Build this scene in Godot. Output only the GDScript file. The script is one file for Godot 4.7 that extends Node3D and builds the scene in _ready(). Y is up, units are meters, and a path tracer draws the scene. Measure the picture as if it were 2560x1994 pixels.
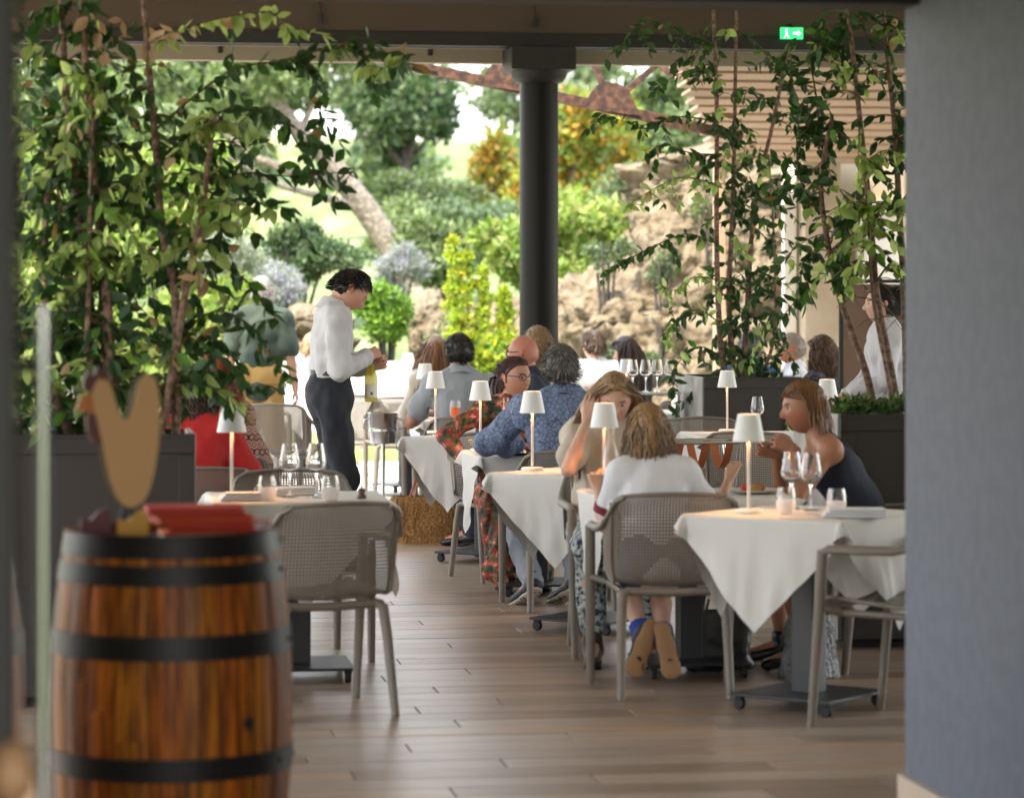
extends Node3D

# ---------------------------------------------------------------- mesh collector
class MB:
	var v := PackedVector3Array()
	var n := PackedVector3Array()
	var t := PackedVector2Array()
	var c := PackedColorArray()
	var i := PackedInt32Array()
	var col := Color.WHITE
	var tinted := false

	func vert(p: Vector3, nn: Vector3, uv := Vector2.ZERO) -> int:
		v.append(p); n.append(nn); t.append(uv); c.append(col)
		return v.size() - 1

	func tri(a: int, b: int, d: int) -> void:
		i.append(a); i.append(d); i.append(b)

	func quad(a: int, b: int, d: int, e: int) -> void:
		tri(a, b, d); tri(a, d, e)

	func face(pts: Array, uvs: Array = []) -> void:
		var nn: Vector3 = (pts[1] - pts[0]).cross(pts[2] - pts[0]).normalized()
		var first := v.size()
		for k in pts.size():
			vert(pts[k], nn, uvs[k] if k < uvs.size() else Vector2(pts[k].x, pts[k].z))
		for k in range(1, pts.size() - 1):
			tri(first, first + k, first + k + 1)

	# a box with chamfered, softly shaded edges
	func box(at: Vector3, size: Vector3, bevel := 0.004, b := Basis.IDENTITY, uvo := Vector2.ZERO) -> void:
		var h := size / 2.0
		bevel = minf(bevel, minf(h.x, minf(h.y, h.z)) * 0.9)
		var axes := [Vector3.RIGHT, Vector3.UP, Vector3.BACK]
		var id := {}
		for ax in 3:
			for sg in [-1, 1]:
				var nn: Vector3 = axes[ax] * sg
				var u: Vector3 = axes[(ax + 1) % 3]
				var w: Vector3 = axes[(ax + 2) % 3]
				var corner := []
				for q in [[-1, -1], [1, -1], [1, 1], [-1, 1]]:
					var p: Vector3 = nn * h[ax] + u * q[0] * (h[(ax + 1) % 3] - bevel) + w * q[1] * (h[(ax + 2) % 3] - bevel)
					var key := Vector3i(roundi(signf(p.x)), roundi(signf(p.y)), roundi(signf(p.z)))
					var uv := Vector2(p.x + p.z * 0.0, p.z) if ax == 1 else (Vector2(p.x, p.y) if ax == 2 else Vector2(p.z, p.y))
					var k := vert(at + b * p, b * nn, uv + uvo)
					id[[ax, key]] = k
					corner.append(k)
				if sg > 0:
					quad(corner[0], corner[1], corner[2], corner[3])
				else:
					quad(corner[3], corner[2], corner[1], corner[0])
		if bevel <= 0.0:
			return
		for ax in 3:
			var a2 := (ax + 1) % 3
			var a3 := (ax + 2) % 3
			for s2 in [-1, 1]:
				for s3 in [-1, 1]:
					var k1 := Vector3i.ZERO
					k1[a2] = s2; k1[a3] = s3; k1[ax] = -1
					var k2 := k1
					k2[ax] = 1
					var q := [id[[a2, k1]], id[[a2, k2]], id[[a3, k2]], id[[a3, k1]]]
					if s2 * s3 > 0:
						quad(q[3], q[2], q[1], q[0])
					else:
						quad(q[0], q[1], q[2], q[3])
		for sx in [-1, 1]:
			for sy in [-1, 1]:
				for sz in [-1, 1]:
					var k := Vector3i(sx, sy, sz)
					if sx * sy * sz > 0:
						tri(id[[0, k]], id[[1, k]], id[[2, k]])
					else:
						tri(id[[0, k]], id[[2, k]], id[[1, k]])

	func tube(pts: Array, radii: Array, sides := 8, flat := 1.0) -> void:
		var count := pts.size()
		var tan: Vector3 = (pts[1] - pts[0]).normalized()
		var side := tan.cross(Vector3.UP)
		if side.length() < 0.1:
			side = tan.cross(Vector3.RIGHT)
		side = side.normalized()
		var start := v.size()
		var run := 0.0
		for k in count:
			var t2: Vector3 = (pts[mini(k + 1, count - 1)] - pts[maxi(k - 1, 0)]).normalized()
			side = (side - t2 * side.dot(t2)).normalized()
			var up := t2.cross(side).normalized()
			if k > 0:
				run += (pts[k] - pts[k - 1]).length()
			for s in sides + 1:
				var a := TAU * s / sides
				var d := side * cos(a) + up * sin(a) * flat
				vert(pts[k] + d * radii[k], (side * cos(a) * flat + up * sin(a)).normalized(), Vector2(float(s) / sides, run))
		for k in count - 1:
			for s in sides:
				var a := start + k * (sides + 1) + s
				quad(a, a + 1, a + sides + 2, a + sides + 1)
		for e in [0, count - 1]:
			var dir: Vector3 = (pts[0] - pts[1]).normalized() if e == 0 else (pts[count - 1] - pts[count - 2]).normalized()
			var m := vert(pts[e], dir)
			var ring := []
			for s in sides:
				ring.append(vert(v[start + e * (sides + 1) + s], dir))
			for s in sides:
				if e == 0:
					tri(m, ring[(s + 1) % sides], ring[s])
				else:
					tri(m, ring[s], ring[(s + 1) % sides])

	func lathe(prof: Array, sides := 20, xf := Transform3D.IDENTITY) -> void:
		var segs := prof.size() - 1
		var sn := []
		for k in segs:
			var d: Vector2 = prof[k + 1] - prof[k]
			sn.append(Vector2(d.y, -d.x).normalized())
		for k in segs:
			var na: Vector2 = sn[k]
			var nb: Vector2 = sn[k]
			if k > 0 and sn[k].dot(sn[k - 1]) > 0.6:
				na = (sn[k] + sn[k - 1]).normalized()
			if k < segs - 1 and sn[k].dot(sn[k + 1]) > 0.6:
				nb = (sn[k] + sn[k + 1]).normalized()
			var start := v.size()
			for s in sides + 1:
				var a := TAU * s / sides
				var r := Vector3(cos(a), 0, sin(a))
				for e in 2:
					var p: Vector2 = prof[k + e]
					var q: Vector2 = na if e == 0 else nb
					vert(xf * (r * p.x + Vector3.UP * p.y), (xf.basis * (r * q.x + Vector3.UP * q.y)).normalized(), Vector2(float(s) / sides, p.y))
			for s in sides:
				var a := start + s * 2
				quad(a, a + 1, a + 3, a + 2)

	func prism(poly: PackedVector2Array, depth: float, xf := Transform3D.IDENTITY) -> void:
		if Geometry2D.is_polygon_clockwise(poly):
			poly.reverse()
		var ids := Geometry2D.triangulate_polygon(poly)
		for sg in [1, -1]:
			var first := v.size()
			for p in poly:
				vert(xf * Vector3(p.x, p.y, depth / 2 * sg), (xf.basis * Vector3(0, 0, sg)).normalized(), p)
			for k in range(0, ids.size(), 3):
				var a: Vector2 = poly[ids[k]]
				var ccw: bool = (poly[ids[k + 1]] - a).cross(poly[ids[k + 2]] - a) > 0
				if ccw == (sg > 0):
					tri(first + ids[k], first + ids[k + 1], first + ids[k + 2])
				else:
					tri(first + ids[k], first + ids[k + 2], first + ids[k + 1])
		for k in poly.size():
			var a := poly[k]
			var b := poly[(k + 1) % poly.size()]
			var e := (b - a).normalized()
			var nn := (xf.basis * Vector3(e.y, -e.x, 0)).normalized()
			var q := []
			for p in [[a, 1], [a, -1], [b, -1], [b, 1]]:
				q.append(vert(xf * Vector3(p[0].x, p[0].y, depth / 2 * p[1]), nn, p[0]))
			quad(q[0], q[1], q[2], q[3])

	# a sheet of (nu + 1) x (nv + 1) points with normals taken from its neighbours
	func sheet(pts: PackedVector3Array, nu: int, nv: int, uvs := Vector2.ONE, cols := PackedColorArray()) -> void:
		var start := v.size()
		for b in nv + 1:
			for a in nu + 1:
				var du := pts[b * (nu + 1) + mini(a + 1, nu)] - pts[b * (nu + 1) + maxi(a - 1, 0)]
				var dv := pts[mini(b + 1, nv) * (nu + 1) + a] - pts[maxi(b - 1, 0) * (nu + 1) + a]
				if cols.size():
					col = cols[b * (nu + 1) + a]
				vert(pts[b * (nu + 1) + a], du.cross(dv).normalized(), Vector2(float(a) / nu, float(b) / nv) * uvs)
		for b in nv:
			for a in nu:
				var k := start + b * (nu + 1) + a
				quad(k, k + 1, k + nu + 2, k + nu + 1)

	func ball(at: Vector3, r: Vector3, rings := 10, sides := 14, b := Basis.IDENTITY) -> void:
		var start := v.size()
		for k in rings + 1:
			for s in sides + 1:
				var f := PI * k / rings
				var a := TAU * s / sides
				var d := Vector3(sin(f) * cos(a), cos(f), sin(f) * sin(a))
				vert(at + b * (d * r), (b * (d / r)).normalized(), Vector2(float(s) / sides, float(k) / rings))
		for k in rings:
			for s in sides:
				var a := start + k * (sides + 1) + s
				quad(a, a + 1, a + sides + 2, a + sides + 1)

	func add(o: MB, xf := Transform3D.IDENTITY, tone := Color(-1, 0, 0)) -> void:
		var start := v.size()
		var flip := xf.basis.determinant() < 0
		var nb := xf.basis.inverse().transposed()
		for k in o.v.size():
			v.append(xf * o.v[k]); n.append((nb * o.n[k]).normalized()); t.append(o.t[k])
			c.append(o.c[k] if tone.r < 0 else tone)
		for k in range(0, o.i.size(), 3):
			i.append(start + o.i[k])
			i.append(start + o.i[k + (2 if flip else 1)])
			i.append(start + o.i[k + (1 if flip else 2)])

	# turn a shape round the origin so that its faces look outwards
	func outwards() -> void:
		var sum := 0.0
		for k in v.size():
			sum += n[k].dot(v[k])
		if sum < 0.0:
			for k in n.size():
				n[k] = -n[k]
			for k in range(0, i.size(), 3):
				var s := i[k + 1]
				i[k + 1] = i[k + 2]
				i[k + 2] = s

	func commit() -> ArrayMesh:
		var arr := []
		arr.resize(Mesh.ARRAY_MAX)
		arr[Mesh.ARRAY_VERTEX] = v
		arr[Mesh.ARRAY_NORMAL] = n
		arr[Mesh.ARRAY_TEX_UV] = t
		if tinted:
			arr[Mesh.ARRAY_COLOR] = c
		arr[Mesh.ARRAY_INDEX] = i
		var m := ArrayMesh.new()
		m.add_surface_from_arrays(Mesh.PRIMITIVE_TRIANGLES, arr)
		return m


# ---------------------------------------------------------------- rounded bodies: tapered capsules joined smoothly, meshed as surface nets
class Field:
	var cell := 0.015
	var bones := []
	var fold := 0.0
	var noise: FastNoiseLite
	var stretch := Vector3.ONE

	func add(a: Vector3, b: Vector3, ra: float, rb: float, k := 0.03, w := Vector3.ZERO, q := 1.0) -> void:
		bones.append([a, b, ra, rb, k, w, q])

	func mesh(mb: MB) -> void:
		if bones.is_empty():
			return
		var lo := Vector3.INF
		var hi := -Vector3.INF
		for o in bones:
			var r: float = maxf(o[2], o[3]) * maxf(o[6], 1.0) + cell * 3.0
			lo = lo.min(o[0] - Vector3.ONE * r).min(o[1] - Vector3.ONE * r)
			hi = hi.max(o[0] + Vector3.ONE * r).max(o[1] + Vector3.ONE * r)
		var nx := int((hi.x - lo.x) / cell) + 2
		var ny := int((hi.y - lo.y) / cell) + 2
		var nz := int((hi.z - lo.z) / cell) + 2
		var sy := nx
		var sz := nx * ny
		var val := PackedFloat32Array()
		val.resize(nx * ny * nz)
		val.fill(1.0)
		var mark := PackedByteArray()
		mark.resize(nx * ny * nz)
		var cand := PackedInt32Array()
		for o in bones:
			var a: Vector3 = o[0]
			var ab: Vector3 = o[1] - o[0]
			var l2 := maxf(ab.length_squared(), 0.0000001)
			var ra: float = o[2]
			var dr: float = o[3] - o[2]
			var kk: float = o[4]
			var w: Vector3 = o[5]
			var q: float = o[6]
			var shrink := 1.0 - 1.0 / q
			var reach: float = maxf(o[2], o[3]) * maxf(q, 1.0) + kk + cell * 2.0
			var p0: Vector3 = o[0].min(o[1]) - Vector3.ONE * reach - lo
			var p1: Vector3 = o[0].max(o[1]) + Vector3.ONE * reach - lo
			var x0 := maxi(0, int(p0.x / cell)); var x1 := mini(nx - 1, int(p1.x / cell) + 1)
			var y0 := maxi(0, int(p0.y / cell)); var y1 := mini(ny - 1, int(p1.y / cell) + 1)
			var z0 := maxi(0, int(p0.z / cell)); var z1 := mini(nz - 1, int(p1.z / cell) + 1)
			var near := kk + cell * 2.0
			var band := cell * 2.2 + kk * 0.3
			for z in range(z0, z1 + 1):
				for y in range(y0, y1 + 1):
					for x in range(x0, x1 + 1):
						var p := lo + Vector3(x, y, z) * cell
						var ap := p - a
						var tt := clampf(ap.dot(ab) / l2, 0.0, 1.0)
						var off := ap - ab * tt
						if shrink != 0.0:
							off -= w * (off.dot(w) * shrink)
						var d := off.length() - ra - dr * tt
						if d < near:
							var id := x + y * sy + z * sz
							if fold > 0.0 and d < near and d > -near:
								d += noise.get_noise_3dv(p * stretch) * fold
							var cur := val[id]
							var h := kk - absf(cur - d)
							val[id] = minf(cur, d) - (h * h * 0.25 / kk if h > 0.0 and kk > 0.0 else 0.0)
							if mark[id] == 0 and absf(d) < band:
								mark[id] = 1
								cand.append(id)
		var vid := PackedInt32Array()
		vid.resize(nx * ny * nz)
		vid.fill(-1)
		var off8 := [0, 1, sy, 1 + sy, sz, 1 + sz, sy + sz, 1 + sy + sz]
		var pos8 := [Vector3(0, 0, 0), Vector3(1, 0, 0), Vector3(0, 1, 0), Vector3(1, 1, 0), Vector3(0, 0, 1), Vector3(1, 0, 1), Vector3(0, 1, 1), Vector3(1, 1, 1)]
		var edges := [[0, 1], [2, 3], [4, 5], [6, 7], [0, 2], [1, 3], [4, 6], [5, 7], [0, 4], [1, 5], [2, 6], [3, 7]]
		var total := nx * ny * nz
		for id in cand:
			if id + 1 + sy + sz >= total:
				continue
			var f := PackedFloat32Array()
			var inside := 0
			for k in 8:
				var x := val[id + off8[k]]
				f.append(x)
				if x < 0.0:
					inside += 1
			if inside == 0 or inside == 8:
				continue
			var sum := Vector3.ZERO
			var cnt := 0
			for e in edges:
				var fa := f[e[0]]
				var fb := f[e[1]]
				if (fa < 0.0) != (fb < 0.0):
					sum += pos8[e[0]].lerp(pos8[e[1]], fa / (fa - fb))
					cnt += 1
			var g := Vector3(f[1] + f[3] + f[5] + f[7] - f[0] - f[2] - f[4] - f[6], f[2] + f[3] + f[6] + f[7] - f[0] - f[1] - f[4] - f[5], f[4] + f[5] + f[6] + f[7] - f[0] - f[1] - f[2] - f[3])
			var cz := id / sz
			var cy := (id - cz * sz) / sy
			var cx := id - cz * sz - cy * sy
			var p := lo + (Vector3(cx, cy, cz) + sum / cnt) * cell
			vid[id] = mb.vert(p, g.normalized(), Vector2(p.x, p.y))
		for id in cand:
			if vid[id] < 0:
				continue
			var a := val[id] < 0.0
			for e in [[1, sy, sz], [sy, sz, 1], [sz, 1, sy]]:
				if id + e[0] >= total or id - e[1] - e[2] < 0:
					continue
				if a == (val[id + e[0]] < 0.0):
					continue
				var q0 := vid[id]
				var q1 := vid[id - e[1]]
				var q2 := vid[id - e[1] - e[2]]
				var q3 := vid[id - e[2]]
				if q1 < 0 or q2 < 0 or q3 < 0:
					continue
				if a:
					mb.quad(q0, q1, q2, q3)
				else:
					mb.quad(q0, q3, q2, q1)


# ---------------------------------------------------------------- naming, tagging, placing
var taken := {}
var M := {}
var rng := RandomNumberGenerator.new()
var proto := {}

func numbered(called: String, parent: Node = null) -> String:
	var key := [parent.get_instance_id() if parent else 0, called]
	var k: int = taken.get(key, 0)
	taken[key] = k + 1
	return called if k == 0 else "%s_%03d" % [called, k]

func tag(o: Node, label: String, category: String, group := "") -> Node:
	o.set_meta("label", label)
	o.set_meta("category", category)
	if group:
		o.set_meta("group", group)
	return o

func thing(called: String, label: String, category: String, at := Vector3.ZERO, turn := 0.0, group := "") -> Node3D:
	var o := Node3D.new()
	o.name = numbered(called)
	add_child(o)
	o.position = at
	o.rotation.y = deg_to_rad(turn)
	tag(o, label, category, group)
	return o

func put(called: String, mesh: Mesh, m: Material, parent: Node = null, xf := Transform3D.IDENTITY) -> MeshInstance3D:
	var o := MeshInstance3D.new()
	o.mesh = mesh
	o.material_override = m
	var to: Node = parent if parent else self
	o.name = numbered(called, null if to == self else to)
	to.add_child(o)
	o.transform = xf
	return o

func part(called: String, mb: MB, m: Material, parent: Node, xf := Transform3D.IDENTITY) -> MeshInstance3D:
	return put(called, mb.commit(), m, parent, xf)

func struct(called: String, mb: MB, m: Material) -> MeshInstance3D:
	var o := put(called, mb.commit(), m)
	o.set_meta("kind", "structure")
	return o

func copy_of(root: Node3D, called: String, label: String, at: Vector3, turn := 0.0, group := "") -> Node3D:
	var o: Node3D = root.duplicate()
	o.name = numbered(called)
	add_child(o)
	o.position = at
	o.rotation.y = deg_to_rad(turn)
	o.set_meta("label", label)
	if group:
		o.set_meta("group", group)
	return o

# the first call of a kind builds it, later ones copy it
func kind_of(key: String, maker: Callable, called: String, label: String, category: String, at: Vector3, turn := 0.0, group := "") -> Node3D:
	if proto.has(key):
		return copy_of(proto[key], called, label, at, turn, group)
	var o := thing(called, label, category, at, turn, group)
	maker.call(o)
	proto[key] = o
	return o

# ---------------------------------------------------------------- materials
func lin(r: float, g: float, b: float, a := 1.0) -> Color:
	var q := Color(r, g, b).linear_to_srgb()
	q.a = a
	return q

func mat(key: String, color: Color, rough := 0.6, metal := 0.0) -> StandardMaterial3D:
	var m := StandardMaterial3D.new()
	m.resource_name = key
	m.albedo_color = color
	m.roughness = rough
	m.metallic = metal
	M[key] = m
	return m

func picture(w: int, h: int, paint: Callable) -> ImageTexture:
	var im := Image.create(w, h, false, Image.FORMAT_RGB8)
	for y in h:
		for x in w:
			im.set_pixel(x, y, paint.call(x, y))
	return ImageTexture.create_from_image(im)

func noise_of(seed_: int, freq: float, octaves := 4, kind := FastNoiseLite.TYPE_SIMPLEX_SMOOTH) -> FastNoiseLite:
	var f := FastNoiseLite.new()
	f.seed = seed_
	f.frequency = freq
	f.noise_type = kind
	f.fractal_octaves = octaves
	return f

func grey(seed_: int, freq: float, side := 256, octaves := 4, kind := FastNoiseLite.TYPE_SIMPLEX_SMOOTH) -> ImageTexture:
	var im := noise_of(seed_, freq, octaves, kind).get_seamless_image(side, side)
	return ImageTexture.create_from_image(im)

# a mottled colour between the given stops, seamless
func mottle(seed_: int, freq: float, stops: Array, side := 256, octaves := 4, kind := FastNoiseLite.TYPE_SIMPLEX_SMOOTH) -> ImageTexture:
	var im := noise_of(seed_, freq, octaves, kind).get_seamless_image(side, side)
	var out := Image.create(side, side, false, Image.FORMAT_RGB8)
	var ramp := Gradient.new()
	ramp.offsets = PackedFloat32Array(stops.map(func(s): return s[0]))
	ramp.colors = PackedColorArray(stops.map(func(s): return s[1]))
	for y in side:
		for x in side:
			out.set_pixel(x, y, ramp.sample(im.get_pixel(x, y).r))
	return ImageTexture.create_from_image(out)

func tri_tex(m: StandardMaterial3D, scale: float, world := false) -> StandardMaterial3D:
	m.uv1_triplanar = true
	m.uv1_world_triplanar = world
	m.uv1_scale = Vector3.ONE * scale
	return m

func bump(m: StandardMaterial3D, tex: Texture2D, cm: float) -> StandardMaterial3D:
	m.heightmap_enabled = true
	m.heightmap_texture = tex
	m.heightmap_scale = cm
	return m

func materials() -> void:
	var fine := grey(3, 0.06)
	var weave := grey(4, 0.35, 256, 2)
	var soft := grey(5, 0.02)
	# wood boards of the floor: long streaks
	var g1 := noise_of(11, 0.012, 3)
	var g2 := noise_of(12, 0.06, 3)
	var boards := []
	for k in 2:
		boards.append(picture(512, 128, func(x, y):
			var s: float = g1.get_noise_2d(x * 0.35, y * 5.0 + k * 900) * 0.5 + g2.get_noise_2d(x * 0.25, y * 6.0 + k * 700) * 0.5
			var q: float = clampf(0.5 + s * 0.9, 0, 1)
			return lin(0.24, 0.18, 0.135).lerp(lin(0.48, 0.38, 0.3), q)))
	for k in 6:
		var m := mat("board_%d" % k, [Color(1, 1, 1), Color(0.88, 0.87, 0.88), Color(1.0, 0.96, 0.92), Color(0.94, 0.93, 0.95), Color(0.84, 0.8, 0.78), Color(0.97, 0.98, 1.0)][k], 0.33)
		m.albedo_texture = boards[k % 2]
		m.uv1_scale = Vector3(0.55, 3.1, 1)
		m.roughness = 0.36
	mat("groove", lin(0.03, 0.024, 0.02), 0.8)
	var m2 := mat("far_boards", Color.WHITE, 0.4)
	m2.albedo_texture = boards[0]
	m2.uv1_scale = Vector3(0.55, 3.1, 1)
	# cloths, plastics, metals
	var cl := mat("tablecloth", lin(0.62, 0.605, 0.58), 0.85)
	bump(tri_tex(cl, 14.0), weave, 0.02)
	cl.rim_enabled = true
	cl.rim = 0.2
	mat("resin", lin(0.175, 0.15, 0.122), 0.5)
	mat("black_steel", lin(0.014, 0.015, 0.018), 0.45)
	mat("rubber", lin(0.015, 0.015, 0.016), 0.7)
	mat("steel", lin(0.55, 0.55, 0.56), 0.18, 1.0)
	mat("chrome", lin(0.62, 0.62, 0.63), 0.12, 1.0)
	mat("lamp_white", lin(0.74, 0.73, 0.72), 0.45)
	mat("lamp_stem", lin(0.7, 0.66, 0.62), 0.35)
	var gl := mat("lamp_glow", lin(1, 0.72, 0.42), 0.5)
	gl.emission_enabled = true
	gl.emission = lin(1, 0.62, 0.3)
	gl.emission_energy_multiplier = 2.2
	var glass := mat("glass", Color(1, 1, 1, 0.04), 0.02)
	glass.transparency = BaseMaterial3D.TRANSPARENCY_ALPHA
	var thick := mat("crystal", Color(1, 1, 1, 0.0), 0.01)
	thick.transparency = BaseMaterial3D.TRANSPARENCY_ALPHA
	thick.refraction_enabled = true
	thick.refraction_scale = 0.05
	var dg := mat("door_glass", Color(0.93, 0.97, 0.95, 0.05), 0.02)
	dg.transparency = BaseMaterial3D.TRANSPARENCY_ALPHA
	var wine := mat("wine_glass_green", lin(0.22, 0.2, 0.02, 0.25), 0.05)
	wine.transparency = BaseMaterial3D.TRANSPARENCY_ALPHA
	wine.albedo_color = lin(0.42, 0.36, 0.01, 0.6)
	wine.backlight_enabled = true
	wine.backlight = lin(0.8, 0.7, 0.05)
	var am := mat("amber", lin(0.55, 0.16, 0.03), 0.1)
	am.backlight_enabled = true
	am.backlight = lin(0.7, 0.25, 0.05)
	var fr := mat("frost", lin(0.78, 0.74, 0.72), 0.4)
	fr.backlight_enabled = true
	fr.backlight = lin(0.6, 0.58, 0.56)
	mat("label_paper", lin(0.7, 0.66, 0.55), 0.7)
	mat("green_label", lin(0.03, 0.16, 0.09), 0.6)
	mat("napkin", lin(0.75, 0.75, 0.78), 0.8)
	mat("porcelain", lin(0.78, 0.77, 0.75), 0.2)
	mat("board_wood", lin(0.42, 0.27, 0.15), 0.5)
	mat("pepper_wood", lin(0.09, 0.05, 0.03), 0.35)
	mat("rattan", lin(0.5, 0.27, 0.1), 0.55)
	var br := mat("bread", Color.WHITE, 0.8)
	br.albedo_texture = mottle(21, 0.03, [[0.2, lin(0.3, 0.12, 0.04)], [0.55, lin(0.5, 0.24, 0.09)], [0.85, lin(0.66, 0.42, 0.22)]], 128)
	tri_tex(br, 6.0)
	var st := mat("straw", Color.WHITE, 0.9)
	st.albedo_texture = mottle(22, 0.09, [[0.2, lin(0.16, 0.075, 0.022)], [0.6, lin(0.36, 0.2, 0.07)], [0.9, lin(0.5, 0.31, 0.13)]], 128)
	tri_tex(st, 5.0)
	mat("leather_black", lin(0.012, 0.012, 0.014), 0.35)
	bump(tri_tex(mat("leather_grey", lin(0.07, 0.072, 0.07), 0.32), 6.0), soft, 0.8)
	mat("leather_tan", lin(0.36, 0.1, 0.03), 0.45)
	# planters, building
	var pl := mat("planter_brown", lin(0.024, 0.018, 0.015), 0.6)
	bump(tri_tex(pl, 5.0), fine, 0.05)
	var pg := mat("planter_grey", Color.WHITE, 0.6)
	pg.albedo_texture = mottle(23, 0.02, [[0.2, lin(0.30, 0.275, 0.25)], [0.8, lin(0.43, 0.40, 0.375)]], 128)
	tri_tex(pg, 1.4)
	mat("soil", lin(0.03, 0.022, 0.016), 0.95)
	var bw := mat("blue_wall", Color.WHITE, 0.75)
	bw.albedo_texture = mottle(24, 0.05, [[0.2, lin(0.143, 0.157, 0.197)], [0.8, lin(0.167, 0.182, 0.222)]], 128)
	bump(tri_tex(bw, 1.6), weave, 0.06)
	mat("baseboard", lin(0.62, 0.5, 0.39), 0.5)
	mat("dark_frame", lin(0.014, 0.011, 0.01), 0.55)
	mat("room_plaster", lin(0.62, 0.58, 0.53), 0.9)
	mat("fascia", lin(0.075, 0.05, 0.037), 0.8)
	mat("beam_black", lin(0.009, 0.007, 0.006), 0.6)
	mat("fascia_cream", lin(0.27, 0.22, 0.16), 0.6)
	mat("column_dark", lin(0.012, 0.011, 0.01), 0.4).metallic_specular = 0.25
	var ru := mat("rusty_steel", Color.WHITE, 0.75)
	ru.albedo_texture = mottle(25, 0.04, [[0.2, lin(0.03, 0.013, 0.009)], [0.5, lin(0.06, 0.025, 0.014)], [0.8, lin(0.13, 0.055, 0.028)]], 128)
	tri_tex(ru, 2.0)
	mat("cream_slat", lin(0.36, 0.25, 0.17), 0.7)
	var sw := mat("stucco", Color.WHITE, 0.9)
	sw.albedo_texture = mottle(26, 0.02, [[0.2, lin(0.3, 0.235, 0.16)], [0.8, lin(0.37, 0.3, 0.215)]], 128)
	tri_tex(sw, 0.6)
	mat("stucco_white", lin(0.66, 0.62, 0.55), 0.85)
	mat("screen_brown", lin(0.15, 0.085, 0.052), 0.6)
	var wp := mat("white_render", Color.WHITE, 0.85)
	wp.albedo_texture = mottle(27, 0.03, [[0.2, lin(0.62, 0.6, 0.55)], [0.8, lin(0.74, 0.72, 0.68)]], 128)
	tri_tex(wp, 0.7)
	var pv := mat("paving", Color.WHITE, 0.8)
	pv.albedo_texture = mottle(28, 0.03, [[0.2, lin(0.42, 0.38, 0.33)], [0.8, lin(0.55, 0.51, 0.45)]], 128)
	tri_tex(pv, 0.6)
	# rock and earth
	var rk := mat("sandstone", Color.WHITE, 0.95)
	rk.albedo_texture = mottle(29, 0.018, [[0.12, lin(0.05, 0.035, 0.02)], [0.35, lin(0.125, 0.092, 0.053)], [0.5, lin(0.19, 0.147, 0.093)], [0.62, lin(0.145, 0.117, 0.075)], [0.88, lin(0.27, 0.225, 0.165)]], 512, 5)
	bump(tri_tex(rk, 0.45), grey(30, 0.03, 256, 5), 12.0)
	var ea := mat("earth", Color.WHITE, 0.95)
	ea.albedo_texture = mottle(31, 0.02, [[0.2, lin(0.08, 0.12, 0.03)], [0.5, lin(0.13, 0.17, 0.05)], [0.68, lin(0.18, 0.19, 0.08)], [0.9, lin(0.28, 0.22, 0.14)]], 256)
	tri_tex(ea, 0.12, true)
	var bk := mat("bark", Color.WHITE, 0.9)
	bk.albedo_texture = mottle(32, 0.06, [[0.2, lin(0.09, 0.07, 0.055)], [0.6, lin(0.22, 0.18, 0.14)], [0.9, lin(0.34, 0.3, 0.25)]], 128)
	bump(tri_tex(bk, 1.5), soft, 3.0)
	var b2 := mat("bark_dark", Color.WHITE, 0.9)
	b2.albedo_texture = mottle(33, 0.06, [[0.2, lin(0.035, 0.028, 0.024)], [0.8, lin(0.1, 0.08, 0.07)]], 128)
	tri_tex(b2, 2.0)
	var b3 := mat("stem_bark", Color.WHITE, 0.75)
	b3.albedo_texture = mottle(34, 0.05, [[0.2, lin(0.07, 0.036, 0.026)], [0.55, lin(0.17, 0.098, 0.068)], [0.9, lin(0.31, 0.22, 0.16)]], 128)
	tri_tex(b3, 4.0)
	mat("twig", lin(0.09, 0.065, 0.03), 0.7)
	# leaves
	for k in [["leaf_a", 0.02, 0.06, 0.016], ["leaf_b", 0.036, 0.105, 0.02], ["leaf_c", 0.05, 0.095, 0.045], ["leaf_d", 0.08, 0.2, 0.02], ["leaf_dry", 0.34, 0.2, 0.115], ["leaf_tan", 0.42, 0.3, 0.2]]:
		var m := mat(k[0], lin(k[1], k[2], k[3]), 0.5)
		m.metallic_specular = 0.35
		m.backlight_enabled = true
		m.backlight = lin(0.75, 0.9, 0.3) if k[0] != "leaf_dry" and k[0] != "leaf_tan" else lin(0.5, 0.4, 0.25)
	var fo := mat("foliage", Color.WHITE, 0.6)
	fo.vertex_color_use_as_albedo = true
	fo.backlight_enabled = true
	fo.backlight = Color(0.75, 0.8, 0.5)
	# rooster, menus, barrel
	var cr := mat("rooster_cream", lin(0.8, 0.46, 0.2), 0.55)
	cr.roughness = 0.6
	mat("rooster_side", lin(0.16, 0.11, 0.05), 0.6)
	mat("rooster_red", lin(0.12, 0.008, 0.01), 0.5)
	mat("rooster_orange", lin(0.62, 0.19, 0.02), 0.5)
	mat("rooster_yellow", lin(0.72, 0.36, 0.03), 0.5)
	mat("menu_orange", lin(0.85, 0.16, 0.02), 0.6)
	mat("menu_red", lin(0.6, 0.03, 0.012), 0.6)
	mat("menu_paper", lin(0.6, 0.45, 0.3), 0.7)
	var o1 := noise_of(41, 0.02, 4)
	var o2 := noise_of(42, 0.09, 3)
	var stave := picture(256, 256, func(x, y):
		var q: float = clampf(0.5 + o1.get_noise_2d(x * 2.2, y * 0.5) * 0.8 + o2.get_noise_2d(x * 3.0, y * 0.25) * 0.45, 0, 1)
		return lin(0.1, 0.027, 0.003).lerp(lin(0.64, 0.22, 0.014), q))
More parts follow.
